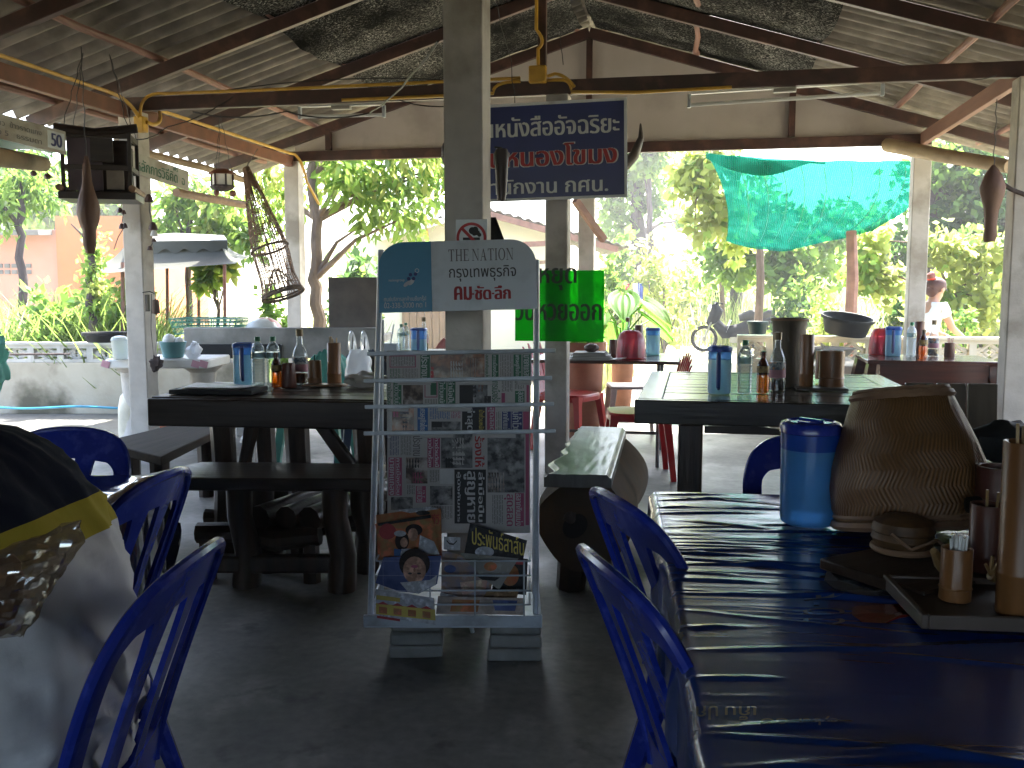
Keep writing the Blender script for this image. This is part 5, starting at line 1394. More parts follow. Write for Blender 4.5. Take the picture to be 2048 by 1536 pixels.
# bamboo fish trap
d = 7.6; pt = at(492, 335, d=d); pb = at(566, 590, d=7.5)
tr = T('fish_trap', 'long conical bamboo fish trap hanging beside the left back post', 'fish trap', pt, 0)
ax = (pb - pt); L_ = ax.length; ax.normalize()
ex = ax.orthogonal(); ex = (Vector((1, 0, 0)) - ax * ax.x).normalized(); ey = ax.cross(ex)
Rr = lambda s_: .022 + .112 * min(1, s_ / .62) + .012 * sin(s_ * pi) + (.03 * max(0, (s_ - .9) / .1))
def trp(s_, a, k=0): return ax * (s_ * L_) + (ex * cos(a) + ey * sin(a) * .8) * (Rr(s_) + k)
m = MB()
for k in range(34):
    a = 2 * pi * k / 34; tw = random.uniform(-.12, .12)
    m.tube([trp(s_, a + tw * s_, random.uniform(-.004, .004)) for s_ in [.0, .12, .25, .4, .55, .7, .85, 1.0]], .0040, 4)
m.build('splints', M_splint, tr)
m = MB()
for s_ in (.03, .10, .18, .27, .36, .42, .48, .53, .58, .63, .68, .73, .78, .83, .88, .93): m.tube([trp(s_ + .012 * sin(a + s_ * 9), a, .003) for a in [2 * pi * k / 26 for k in range(26)]], .0032, 4, closed=True)
m.build('lashings', M_splint, tr)
for s_, r in ((.64, .010), (1.0, .012), (.98, .008)):
    m = MB(); m.tube([trp(s_, a, .006) for a in [2 * pi * k / 28 for k in range(28)]], r, 6, closed=True); m.build('hoop', M_bark, tr)
m = MB()
for k in range(16): a = 2 * pi * k / 16; m.tube([trp(1.0, a), ax * (L_ * .80) + (ex * cos(a) + ey * sin(a)) * .02], .0035, 4)
m.build('funnel', M_splint, tr)
m = MB()
for k in range(50):
    a = random.random() * 6.28; s_ = random.uniform(.3, .5); m.tube([trp(s_, a, -.02), trp(s_ + random.uniform(-.08, .08), a + random.uniform(.6, 1.6), -.03)], .0025, 3)
m.build('rag_fibres', mat('reddish_fibre', (.22, .09, .08), .8), tr)
wire([(0, 0, 0), Vector((-3.93, 8.2, 2.5)) - pt], tr, .004, name='string')
# horns behind the blue sign
p0 = Vector((-1.0, 6.27, 2.03))
hn = T('buffalo_horns', 'pair of black buffalo horns fixed behind the blue sign', 'horns', p0, 0)
for sx in (-1, 1):
    m = MB(); m.tube([(sx * .05, 0, -.06), (sx * .28, -.03, -.10), (sx * .48, -.05, -.06), (sx * .60, -.05, .06), (sx * .64, -.04, .17), (sx * .635, -.03, .26)], [.05, .048, .042, .034, .02, .005], 10); m.build('horn', mat('horn', (.055, .045, .04), .4, (.12, .10, .085), 9), hn)
m = MB(); m.ball((0, .0, -.05), (.09, .03, .11)); m.build('skull_plate', M_darkwood, hn)
# dark pouch at the middle pillar
d = 3.72
hp = T('leather_sheath', 'dark narrow flask-shaped sheath hanging at the right side of the centre pillar', 'sheath', at(1003, 296, d=d), 0)
m = MB(); m.lathe([(.001, -ln(105, d)), (.016, -ln(103, d)), (.021, -ln(85, d)), (.026, -ln(40, d)), (.030, -ln(12, d)), (.022, -.004), (0, 0)], n=18); m.build('body', mat('dark_leather', (.045, .032, .03), .5), hp)
m = MB(); m.tube([(0, 0, 0), (-.03, .02, .006)], .004, 6); m.build('peg', M_wire, hp)
hp = T('gourd_ladle', 'dark rounded gourd ladle hanging at the left side of the centre pillar', 'ladle', at(899, 285, d=3.82), 0)
m = MB(); m.ball((0, 0, -.04), (.034, .03, .06), 16, 10, .2); m.tube([(0, 0, .0), (.01, 0, .03)], .008, 6); m.build('body', mat('dark_gourd', (.06, .042, .035), .5), hp)
m = MB(); m.tube([(.0, .01, -.17), (.03, .01, -.165)], .007, 6); m.build('peg', M_barkd, hp)
cl = T('dark_cloth', 'dark folded cloth hanging behind the no-smoking sign', 'cloth', at(992, 435, d=3.86), YAW)
m = MB(); m.add([Vector((-.04, 0, .0)), Vector((.0, 0, 0)), Vector((.045, 0, -.12)), Vector((-.04, 0, -.12))], [(0, 1, 2, 3)])
o_ = m.build('cloth', M_blk, cl); o_.modifiers.new('s', 'SOLIDIFY').thickness = .012
# strings of ornaments on the left post
def chime(label, px, d, items, top):
    p0 = at(px, top, d=d); t = T('wind_chime', label, 'wind chime', p0, 0, None)
    m = MB(); m.tube([Vector((0, 0, 0))] + [at(x, y, d=d) - p0 for x, y, *_ in items], .003, 5); m.build('cord', M_wire, t)
    for x, y, r, sq, mt in items:
        if r:
            m = MB(); m.lathe([(0, r * sq), (r * .5, r * sq * .8), (r * .8, 0), (r, -r * sq * .9), (r * .8, -r * sq), (0, -r * sq * .9)], at(x, y, d=d) - p0, 14); m.build('bell', mt, t)
    return t
Mclay = mat('brown_clay', (.085, .045, .04), .5)
chime('string of brown clay bells at the left face of the left post', 252, 6.75, [(250, 385, 0, 1, Mclay), (240, 420, .022, .9, Mclay), (247, 424, .018, .9, Mclay), (243, 452, .020, 1, Mclay), (250, 451, .018, 1, Mclay), (236, 475, 0, 1, Mclay), (228, 498, 0, 1, Mclay)], 330)
chime('string of clay pots and a white bell at the right face of the left post', 299, 6.85, [(298, 396, .030, 1.0, Mclay), (299, 424, 0, 1, Mclay), (306, 452, .034, .9, Mclay), (308, 466, .028, .8, M_white), (308, 480, .018, .8, Mclay), (300, 496, .02, .8, Mclay)], 388)
for lab, px, py, d, r in (('small round clay bell at the top of the left eave log', 67, 347, 6.2, .022), ('second round clay bell near the end of the left eave log', 95, 353, 6.3, .024)):
    t = T('clay_bell', lab, 'bell', at(px, py, d=d), 0); m = MB(); m.ball((0, 0, 0), (r, r, r * .85)); m.tube([(0, 0, r * .7), (0, 0, .07)], .003, 5); m.build('bell', Mclay, t)
d = 6.8; p0 = at(305, 590, d=d)
t = T('key_bundle', 'brown bundle of keys and pouches tied to the left post', 'bundle', p0, 0)
m = MB(); m.tube([at(285, 585, d=d) - p0, at(300, 583, d=d) - p0, at(310, 588, d=d) - p0], .004, 5); m.tube([at(303, 588, d=d) - p0, at(302, 660, d=d) - p0, at(308, 720, d=d) - p0, at(316, 660, d=d) - p0, at(311, 590, d=d) - p0], .0028, 4); m.build('cord', M_wire, t)
m = MB(); m.lathe([(0, .0), (.022, -.01), (.026, -.07), (.03, -.10), (0, -.11)], at(311, 598, d=d) - p0, 12); m.build('pouch', M_bark, t)
m = MB(); m.box(at(295, 606, d=d) - p0, (.02, .03, .12)); m.build('wood_tag', M_darkwood, t)
m = MB(); m.ball(at(312, 727, d=d) - p0, (.045, .03, .05), 14, 10, .7); m.build('dark_knot', M_barkd, t)

# ================================================================== lamps
def lamp(label, a, b, drop):
    o = (a + b) / 2; t = T('fluorescent_lamp', label, 'lamp', o, 0); a, b = a - o, b - o; a.z += drop; b.z += drop
    m = MB(); m.bar(a + Vector((0, 0, .0)), b, .04, .022); m.build('housing', M_white, t, bevel=.004)
    m = MB(); m.box(Vector((0, 0, -.02)) + (a + b) / 2, (.14, .045, .026)); m.build('ballast', mat('ballast_grey', (.36, .34, .31), .5), t, bevel=.004)
    for p in (a, b): m = MB(); m.box(p + Vector((0, 0, -.05)), (.022, .03, .085)); m.build('end_holder', M_rackw, t, bevel=.003)
    m = MB(); m.tube([a + Vector((0, 0, -.075)), b + Vector((0, 0, -.075))], .013, 10); m.build('tube', M_white, t)
lamp('short unlit fluorescent tube lamp under the tie beam left of the centre pillar', at(600, 232, d=6.75), at(768, 228, d=6.6), .07)
lamp('long unlit fluorescent tube lamp under the tie beam right of the blue sign', at(1378, 210, d=6.1), at(1765, 186, d=5.95), .075)

# ================================================================== writing on boards
def board(label, name, cat, o, u, v, w_, h_, th, m_, parts, frame_m=None, fw=.012, rnd=0.0):
    """flat board centred on o, x along u, y along v; parts: [(part name, material, fn(mb, M))]"""
    M = frame(o, u, v); t = T(name, label, cat, o, rot=M.to_euler())
    I = Matrix.Identity(4)
    m = MB(); m.box((0, 0, -th / 2), (w_, h_, th)); m.build('board', m_, t, bevel=.002)
    if frame_m:
        m = MB()
        for sx in (-1, 1): m.box((sx * (w_ / 2 - fw / 2 + .002), 0, .003), (fw, h_ + .004, .01))
        for sy in (-1, 1): m.box((0, sy * (h_ / 2 - fw / 2 + .002), .0035), (w_ - 2 * fw + .004, fw, .009))
        m.build('frame', frame_m, t)
    for nm, mt, fn in parts:
        m = MB(); fn(m, I); m.build(nm, mt, t, flat=True)
    return t
TR = lambda x, y, z=.004: Matrix.Translation((x, y, z))
# blue hanging sign
d = 6.0
oc = at(1078, 303, Y=6.17); ul = at(905, 303, Y=6.17); ur = at(1250, 303, Y=6.17)
w_ = (ur - ul).length; h_ = (at(1120, 205, Y=6.17) - at(1120, 401, Y=6.17)).length; px_ = w_ / 345
X = lambda p: (p - 1077.5) * px_
def wtxt(m, M):
    text(m, 'บ้านหนังสืออัจฉริยะ', TR(X(1080), .165), width=X(1237) - X(925), height=.135, bold=.028)
    text(m, 'สำนักงาน กศน.', TR(X(1085), -.215), width=X(1215) - X(958), height=.105, bold=.022)
def wtxt2(m, M): text(m, 'บ้านหนองโขมง', TR(X(1078), -.022), width=X(1234) - X(922), height=.150, bold=.062)
def rtxt(m, M): text(m, 'บ้านหนองโขมง', TR(X(1078), -.022, .0055), width=X(1231) - X(925), height=.142, bold=.030)
bs = board('blue painted sign with white and red Thai lettering hanging behind the centre pillar', 'hanging_sign', 'sign', oc, (1, 0, .018), (0, 0, 1), w_, h_, .02, M_signblue,
           [('white_lettering', M_signwhite, wtxt), ('red_letter_outline', M_signwhite, wtxt2), ('red_lettering', M_redink, rtxt)], M_signwhite, .018)
# green see-through sign
def mat_greenboard():
    m, t, out = nodes('green_corrugated_plastic')
    tr = t.nodes.new('ShaderNodeBsdfTransparent'); tr.inputs['Color'].default_value = (.08, .60, .10, 1)
    tl = t.nodes.new('ShaderNodeBsdfTranslucent'); tl.inputs['Color'].default_value = (.035, .34, .05, 1)
    gl = t.nodes.new('ShaderNodeBsdfDiffuse'); gl.inputs['Color'].default_value = (.01, .20, .03, 1)
    rf = t.nodes.new('ShaderNodeBsdfRefraction'); rf.inputs['IOR'].default_value = 1.0; rf.inputs['Roughness'].default_value = .45; rf.inputs['Color'].default_value = (.08, .60, .10, 1)
    a = t.nodes.new('ShaderNodeMixShader'); a.inputs[0].default_value = .22; lk(t, tl.outputs[0], a.inputs[1]); lk(t, gl.outputs[0], a.inputs[2])
    c = t.nodes.new('ShaderNodeMixShader'); c.inputs[0].default_value = .45; lk(t, tr.outputs[0], c.inputs[1]); lk(t, rf.outputs[0], c.inputs[2])
    b = t.nodes.new('ShaderNodeMixShader'); b.inputs[0].default_value = .50; lk(t, c.outputs[0], b.inputs[1]); lk(t, a.outputs[0], b.inputs[2])
    lk(t, b.outputs[0], out.inputs[0]); return m
Yg = 6.20
a_, b_, c_ = at(1030, 612, Y=Yg), at(1208, 612, Y=Yg), at(1120, 540, Y=Yg)
wg = (b_ - a_).length; hg = (at(1120, 540, Y=Yg) - at(1120, 682, Y=Yg)).length; k_ = wg / 178
GX = lambda p: (p - 1119) * k_; GY = lambda p: (611 - p) * k_
def gtxt(m, M):
    text(m, 'หยุด', TR(GX(1116), GY(558), .003), width=76 * k_, height=44 * k_, bold=.025)
    text(m, 'วันหวยออก', TR(GX(1117), GY(617), .003), width=174 * k_, height=46 * k_, bold=.032)
gsn = board('translucent green corrugated plastic sign with black Thai lettering on the middle post', 'plastic_sign', 'sign', (a_ + b_) / 2, (1, 0, 0), (0, 0, 1), wg, hg, .004, mat_greenboard(), [('black_lettering', M_ink, gtxt)])
# menu boards under the left eave
M_menub = mat('painted_board', (.46, .44, .39), .8, (.38, .36, .31), 6, c3=(.30, .26, .21), scale3=5)
pz = at(322, 335, X=-4.12)
def g1(m, M): text(m, 'หลักการวิธีคิด', TR(-.04, -.005), width=.54, height=.085, bold=.02)
def g2(m, M): text(m, 'ฟรี', TR(.20, .055), width=.07, height=.035, bold=.02); text(m, 'ฉ', TR(.31, -.02), height=.05)
board('white painted board with green Thai lettering right of the left post', 'menu_board', 'sign', Vector((-3.885, 6.50, 2.10)), (0, 1, -.07), (0, .07, 1), .80, .150, .012, M_menub, [('green_lettering', M_green, g1), ('small_lettering', M_green, g2)])
def r1(m, M): text(m, 'ก๋วยเตี๋ยว  ข้าวราดแกง', TR(.02, .022), width=.5, height=.034, bold=.01); text(m, 'น้ำแข็ง 5   ธรรมดา', TR(.02, -.028), width=.5, height=.034, bold=.01)
def r2(m, M): text(m, '50', TR(.40, .0), width=.1, height=.075, bold=.04)
def r3(m, M): m.box((.40, 0, -.001), (.15, .10, .004))
board('long white menu board with small Thai lettering and a 50 at the far left', 'menu_board', 'sign', Vector((-3.70, 4.68, 2.115)), (0, 1, -.02), (0, .02, 1), .98, .135, .012, M_menub, [('small_lettering', M_text, r1), ('price_panel', M_signwhite, r3), ('price', M_navyink, r2)])
t = T('board_log', 'thin log carrying the painted board under the left eave', 'log', at(330, 318, X=-4.14), 0); o = t.location
m = MB(); m.tube([Vector((-4.15, 5.9, 2.27)) - o, Vector((-4.15, 7.6, 2.27)) - o, Vector((-4.15, 8.6, 2.24)) - o], .03, 8); m.build('log', M_peeled, t)
m = MB(); m.tube([Vector((-4.17, 7.2, 2.02)) - o, Vector((-4.17, 8.4, 2.02)) - o], .035, 8); m.build('pole', M_splint, t)
# no-smoking sign on the pillar
Yn = 3.6 - .077
oc = at(943, 476, Y=Yn)
kn = (at(975, 470, Y=Yn) - at(912, 470, Y=Yn)).length / 63
def ring(m, M):
    n = 40; R0, R1 = 30 * kn, 24.5 * kn
    for k in range(n):
        a0, a1 = 2 * pi * k / n, 2 * pi * (k + 1) / n
        m.quad((R1 * cos(a0), R1 * sin(a0), .003), (R0 * cos(a0), R0 * sin(a0), .003), (R0 * cos(a1), R0 * sin(a1), .003), (R1 * cos(a1), R1 * sin(a1), .003))
    s_ = sin(pi / 4); r = 26 * kn; w = 3 * kn
    m.quad((-r * s_ - w * s_, r * s_ - w * s_, .0035), (r * s_ - w * s_, -r * s_ - w * s_, .0035), (r * s_ + w * s_, -r * s_ + w * s_, .0035), (-r * s_ + w * s_, r * s_ + w * s_, .0035))
def cig(m, M):
    m.quad((-17 * kn, -4 * kn, .002), (17 * kn, -4 * kn, .002), (17 * kn, 1 * kn, .002), (-17 * kn, 1 * kn, .002))
    for x, y, r in ((2, 14, 7), (8, 16, 6), (12, 10, 5), (6, 9, 5), (16, 6, 4)): m.add([(x * kn + r * kn * cos(a), y * kn + r * kn * sin(a), .002 + .0002 * r) for a in [2 * pi * k / 16 for k in range(16)]], [tuple(range(16))])
board('white no-smoking sign with a red ring on the centre pillar', 'no_smoking_sign', 'sign', oc, (1, 0, 0), (0, 0, 1), 63 * kn, 72 * kn, .003, M_signwhite, [('cigarette_symbol', M_ink, cig), ('red_ring', M_redink, ring)])
# ================================================================== newspaper rack
Ob = at(907, 1240, d=3.15)
RK = T('newspaper_rack', 'white enamelled newspaper rack leaning on the centre pillar, full of Thai papers', 'rack', (Ob.x, Ob.y, 0), YAW)
RM = Matrix.Translation((Ob.x, Ob.y, 0)) @ Matrix.Rotation(YAW, 4, 'Z'); RI = RM.inverted()
eu = Vector((1, 0, 0)); ev = Vector((0, .17, .985)).normalized(); en = eu.cross(ev)
B0 = Vector((0, 0, Ob.z))
def P(u, v, w_=0): return B0 + eu * u + ev * v + en * w_
def RP(px, py, w_=0):
    """where the photograph's pixel meets the rack plane (offset w towards the viewer)"""
    r = _fw + _rt * ((px - 1024) / F) + _up * ((768 - py) / F)
    o = RI @ Vector((0, 0, HC)); dr = RI.to_3x3() @ r
    t = (B0 + en * w_ - o).dot(en) / dr.dot(en)
    q = o + dr * t - B0
    return q.dot(eu), q.dot(ev)
def MR(px, py, w_=0, rot=0.0):
    u, v = RP(px, py, w_); return frame(P(u, v, w_), eu, ev) @ Matrix.Rotation(rot, 4, 'Z')
def PP(px, py, w_=0): u, v = RP(px, py, w_); return P(u, v, w_)
for xb, xt in ((741, 762), (1072, 1073)):
    m = MB(); m.tube([PP(xb, 1238), PP(xt, 500 if xb < 900 else 520)], .0105, 8); m.build('upright', M_rackw, RK)
    m = MB(); a = PP(xb, 1238); c = PP(xt, 640); m.tube([a + Vector((0, .26, -.02)), c + Vector((0, .02, 0))], .008, 6); m.build('rear_strut', M_rackw, RK)
for (xa, ya, xc, yc) in ((735, 708, 1111, 701), (728, 762, 1104, 756), (730, 814, 1108, 808), (728, 867, 1111, 862)):
    m = MB(); a = PP(xa, ya, .016); c = PP(xc, yc, .016); m.bar(a, c, .013, .020, up=en); m.build('hanging_bar', M_rackw, RK, bevel=.002)
m = MB(); m.box((0, .12, Ob.z - .004), (.585, .32, .018)); m.build('base_shelf', M_rackw, RK, bevel=.003)
m = MB(); m.box((0, -.035, Ob.z + .012), (.585, .014, .035)); m.build('front_lip', M_rackw, RK, bevel=.002)
wf = .095
m = MB()
for y in (1122, 1151, 1181, 1209): m.tube([PP(752, y, wf), PP(1060, y, wf)], .0032, 6)
for x in (766, 860, 950, 1048): m.tube([PP(x, 1120, wf), PP(x, 1232, wf)], .0032, 6)
for x in (752, 1060):
    for y in (1122, 1151, 1181, 1209): m.tube([PP(x, y, wf), PP(x, y, wf) + Vector((0, .11, 0))], .0032, 6)
m.build('wire_basket', M_rackw, RK)
m = MB(); m.tube([Vector((.05, .3, .0)), Vector((.04, .12, Ob.z - .01))], .009, 6); m.build('rear_strut', M_rackw, RK)
# header panel
def hdr(px, py, w_=.012): return RP(px, py, w_)
u0, v0 = hdr(757, 622); u1, v1 = hdr(1073, 482)
HW, HH = u1 - u0, v1 - v0
HM = frame(P((u0 + u1) / 2, (v0 + v1) / 2, .012), eu, ev) @ Matrix.Rotation(.026, 4, 'Z')
def rrect(x0, x1, y0, y1, rl, rr):
    p = [(x0, y0), (x1, y0)]
    p += [(x1 - rr + rr * cos(a), y1 - rr + rr * sin(a)) for a in [pi / 2 * k / 8 for k in range(9)]] if rr else [(x1, y1)]
    p += [(x0 + rl - rl * sin(a), y1 - rl + rl * cos(a)) for a in [pi / 2 * k / 8 for k in range(9)]] if rl else [(x0, y1)]
    return p
hx = HW / 2; hy = HH / 2; xs_ = -hx + HW * .335
m = MB(); m.prism(rrect(xs_, hx, -hy, hy, 0, .085), .006, HM); hdw = m.build('header_panel', M_signwhite, RK, bevel=.001)
m = MB(); m.prism(rrect(-hx, xs_, -hy, hy, .085, 0), .006, HM); m.build('blue_header_panel', M_signteal, RK, bevel=.001)
k_ = HW / 316
HT = lambda px, py, z=.0075: HM @ Matrix.Translation(((px - 915) * k_, (552 - py) * k_, z))
# serif capitals drawn as strokes
def serif(mb, s, M, x0, x1, h):
    def poly(pts): mb.add([M @ Vector((x, y, 0)) for x, y in pts], [tuple(range(len(pts)))])
    def st(x, w=.16): poly([(x, 0), (x + w, 0), (x + w, 1), (x, 1)])
    def sf(x, y, w=.34): poly([(x - w / 2, y), (x + w / 2, y), (x + w / 2, y + .045), (x - w / 2, y + .045)])
    wd = {'T': .9, 'H': 1.05, 'E': .85, 'N': 1.05, 'A': 1.0, 'I': .42, 'O': 1.05, ' ': .22}
    tot = sum(wd[c] + .06 for c in s); kx = (x1 - x0) / tot
    M0_ = M; cx = 0
    for c in s:
        M = M0_ @ Matrix.Translation((x0 + cx * kx, 0, 0)) @ Matrix.Diagonal((kx, h, 1, 1))
        if c == 'T': st(.37); sf(.45, 0); poly([(.05, .94), (.85, .94), (.85, 1), (.05, 1)]); poly([(.05, .76), (.09, .76), (.15, .94), (.05, .94)]); poly([(.81, .76), (.85, .76), (.85, .94), (.75, .94)])
        elif c == 'H':
            for x in (.14, .74): st(x); sf(x + .08, 0); sf(x + .08, .955)
            poly([(.3, .47), (.74, .47), (.74, .53), (.3, .53)])
        elif c == 'E':
            st(.12); poly([(.02, 0), (.78, 0), (.78, .05), (.02, .05)]); poly([(.02, .95), (.74, .95), (.74, 1), (.02, 1)]); poly([(.28, .48), (.58, .48), (.58, .53), (.28, .53)])
            poly([(.70, .05), (.78, .05), (.80, .24), (.77, .24)]); poly([(.66, .95), (.70, .77), (.73, .77), (.74, .95)]); poly([(.55, .38), (.58, .38), (.58, .63), (.55, .63)])
        elif c == 'N':
            poly([(.14, 0), (.19, 0), (.19, 1), (.14, 1)]); poly([(.84, 0), (.89, 0), (.89, 1), (.84, 1)]); poly([(.10, 1), (.28, 1), (.89, .03), (.89, 0), (.80, 0)]); sf(.165, 0, .3); sf(.865, .955, .3); sf(.1, .955, .2)
        elif c == 'A':
            poly([(.12, 0), (.18, 0), (.52, 1), (.46, 1)]); poly([(.66, 0), (.86, 0), (.55, 1), (.44, 1)]); poly([(.25, .30), (.74, .30), (.73, .35), (.26, .35)]); sf(.14, 0, .28); sf(.77, 0, .36)
        elif c == 'I': st(.13); sf(.21, 0); sf(.21, .955)
        elif c == 'O':
            n = 24
            for i in range(n):
                a, b = 2 * pi * i / n, 2 * pi * (i + 1) / n
                f = lambda a, q: (.52 + q[0] * cos(a), .5 + q[1] * sin(a))
                poly([f(a, (.31, .47)), f(a, (.48, .52)), f(b, (.48, .52)), f(b, (.31, .47))])
        cx += wd[c] + .06
m = MB(); serif(m, 'THE NATION', HT(963, 523), -66 * k_, 66 * k_, 24 * k_); m.build('header_title', M_text, RK, flat=True)
m = MB(); text(m, 'กรุงเทพธุรกิจ', HT(965, 549), width=134 * k_, height=31 * k_, bold=.005); m.build('header_title', M_ink, RK, flat=True)
m = MB()
for s_, x, w_ in (('คม', 925, 36), ('ชัด', 965, 33), ('ลึก', 1004, 33)): text(m, s_, HT(x, 588), width=w_ * k_, height=28 * k_, bold=.050)
for x in (945, 985): m.box((0, 0, 0), (.001, .001, .001)) if False else text(m, '-', HT(x, 590), width=5 * k_, height=3 * k_)
m.build('red_header_title', M_redink, RK, flat=True)
m = MB(); text(m, 'ศูนย์บริการลูกค้าเนชั่นกรุ๊ป', HT(809, 597), width=84 * k_, height=13 * k_, bold=.012); text(m, '02-338-3000 กด 1', HT(809, 609), width=84 * k_, height=11 * k_, bold=.012)
text(m, 'nationgroup', HT(793, 559), width=32 * k_, height=7 * k_); m.build('header_small_print', M_whiteink, RK, flat=True)
m = MB()
for x, y, r in ((815, 565, 5), (822, 563, 6), (812, 567, 5)): m.disc(HT(x, y, .0072) @ Vector((0, 0, 0)), r * k_ * 1.3, 18, en, .55)
for i in range(16):
    a, b = 2 * pi * i / 16, 2 * pi * (i + 1) / 16; M = HT(834, 540)
    m.quad(*[M @ Vector((r * k_ * cos(q), r * k_ * sin(q), 0)) for r, q in ((3.2, a), (4.4, a), (4.4, b), (3.2, b))])
m.build('header_emblem', M_whiteink, RK, flat=True)
m = MB()
for x, y in ((821, 548), (831, 547), (817, 556), (827, 556)): m.disc(HT(x, y, .0085) @ Vector((0, 0, 0)), 3.6 * k_, 16, en)
m.build('header_emblem_dots', M_navyink, RK, flat=True)

# newspapers
rows = [(709, 762), (764, 815), (816, 868), (869, 1058)]
labs = ['top folded newspaper with green headlines clamped under the first bar of the rack', 'folded newspaper with a dark central photograph between the second and third bars', 'folded newspaper with black and blue headlines between the third and fourth bars', 'long lower newspaper with magenta and black headline blocks hanging from the fourth bar']
TH = ['ข่าวด่วนวันนี้', 'ประชาชน', 'การเมืองร้อน', 'เศรษฐกิจไทย', 'สลากกินแบ่ง', 'ชาวบ้านร้อง', 'นายกแถลง', 'น้ำท่วมหนัก', 'ล่ามือปืน', 'สุดสลด', 'แม่ค้าโวย']
def news(i, jobs):
    y0, y1 = rows[i]
    w0 = .004 - i * .0015
    c = PP((774 + 1062) / 2, y0, w0)
    t = T('newspaper', labs[i], 'newspaper', RM @ c, YAW, 'newspapers on the rack')
    L = Matrix.Translation(-c)
    wav = lambda u, v: .0025 * sin(u * 31 + i * 2) + .002 * noise.noise(Vector((u * 9, v * 9, i))) + (.011 * noise.noise(Vector((u * 7, 3, i))) * max(0, RP(900, 900)[1] - v) / .3 if i == 3 else 0)
    xa, xb = 773 + i * .5, 1063 - i
    def pos(px, py, dw=0):
        u, v = RP(px, py, w0); return L @ P(u, v, w0 + wav(u, v) + dw)
    m = MB(); m.grid(lambda a, b: pos(xa + (xb - xa) * a, y0 - 8 + (y1 - y0 + 16) * b), 60, 12); o = m.build('pages', M_paper, t)
    s_ = o.modifiers.new('s', 'SOLIDIFY'); s_.thickness = .004; s_.offset = 1
    bk = {}
    def get(mt): return bk.setdefault(mt.name, (MB(), mt))[0]
    def rect(x0, ya, x1, yb, mt, z=.0008):
        b = get(mt); b.grid(lambda a, c_: pos(x0 + (x1 - x0) * a, ya + (yb - ya) * c_, z), max(1, int((x1 - x0) / 5)), max(1, int((yb - ya) / 8)))
    def vtext(s, x0, ya, x1, yb, mt, bold=.03, z=.0016):
        q, X0, X1, Y0, Y1 = glyphs(s, bold); b = get(mt)
        for f in q: b.add([pos(x0 + (x1 - x0) * (y - Y0) / (Y1 - Y0), ya + (yb - ya) * (x - X0) / (X1 - X0), z) for x, y in f], [(0, 1, 2, 3)])
    def lines(x0, ya, x1, yb, mt=M_text, step=3.2, wd=1.2):
        x = x0
        while x < x1:
            yy = ya
            while yy < yb - 3:
                e = min(yb, yy + random.uniform(6, 18)); rect(x, yy, x + wd, e - 1.5, mt); yy = e
            x += step
    for j in jobs:
        k = j[0]
        if k == 'r': rect(*j[1:6])
        elif k == 't': vtext(j[1], *j[2:7])
        elif k == 'b': rect(*j[2:6], j[6]); vtext(j[1], j[2] + 2, j[3] + 1, j[4] - 2, j[5] - 1, j[7])
        elif k == 'l': lines(*j[1:])
        elif k == 'f':
            x0, ya, x1, yb, mt = j[1:6]; q = 1.8
            rect(x0, ya, x1, ya + q, mt); rect(x0, yb - q, x1, yb, mt); rect(x0, ya, x0 + q, yb, mt); rect(x1 - q, ya, x1, yb, mt)
    for nm, (b, mt) in bk.items(): b.build('printing', mt, t, flat=True)
G, MG, W_, K, TX = M_green, M_mag, M_whiteink, M_ink, M_text
news(0, [('f', 779, 711, 832, 735, MG), ('l', 783, 713, 829, 733), ('l', 780, 737, 800, 757, G), ('l', 804, 737, 836, 757, TX, 3.0, .9), ('b', TH[1], 841, 709, 860, 758, G, W_), ('r', 861, 708, 969, 757, M_photo3), ('r', 900, 722, 925, 757, M_paper, .0012), ('r', 936, 716, 952, 757, M_photo, .0012), ('r', 861, 734, 868, 757, M_redink, .0012),
         ('t', TH[4], 971, 709, 979, 757, G), ('b', TH[2], 984, 709, 997, 757, G, W_), ('l', 1001, 709, 1024, 757), ('b', TH[3], 1027, 709, 1043, 757, G, W_), ('b', TH[6], 1045, 709, 1060, 757, G, W_)])
news(1, [('t', TH[5], 775, 762, 785, 810, G), ('b', TH[0], 787, 761, 803, 811, G, W_), ('r', 806, 763, 846, 810, M_photo), ('f', 849, 762, 875, 795, MG), ('r', 861, 766, 873, 790, G), ('l', 850, 798, 874, 810), ('b', TH[7], 877, 761, 893, 811, G, W_), ('b', TH[8], 895, 761, 911, 811, G, W_), ('r', 919, 760, 952, 811, K), ('r', 946, 770, 975, 811, M_photo2), ('r', 956, 768, 968, 783, M_photo3, .0014), ('r', 968, 792, 982, 811, K),
         ('t', TH[2], 984, 762, 1001, 810, G), ('l', 1004, 762, 1026, 785), ('r', 1003, 786, 1010, 806, MG), ('b', TH[9], 1030, 782, 1049, 811, G, W_), ('l', 1030, 762, 1049, 780), ('r', 1053, 764, 1058, 806, MG)])
news(2, [('r', 784, 814, 828, 864, M_photo3), ('r', 785, 815, 797, 834, MG, .0014), ('r', 800, 815, 818, 836, M_photo2, .0014), ('r', 805, 838, 815, 862, K, .0014), ('b', TH[3], 835, 814, 856, 865, M_blueink, W_), ('l', 860, 814, 899, 840, M_blueink, 3.4, 1.4), ('l', 903, 814, 920, 838, MG, 3.2, 1.3), ('r', 863, 843, 921, 864, M_photo2), ('r', 863, 843, 884, 856, K, .0014), ('r', 924, 812, 971, 866, K), ('t', 'ล่าสุด', 930, 814, 950, 863, W_, .05, .0022), ('t', TH[7], 958, 820, 969, 862, M_yelink, .02, .0022),
         ('b', TH[9], 974, 814, 990, 864, MG, W_), ('l', 993, 814, 1002, 864, TX), ('b', TH[4], 1004, 814, 1022, 865, M_navyink, W_), ('b', TH[10], 1023, 814, 1045, 865, M_navyink, W_), ('r', 1046, 813, 1058, 865, MG)])
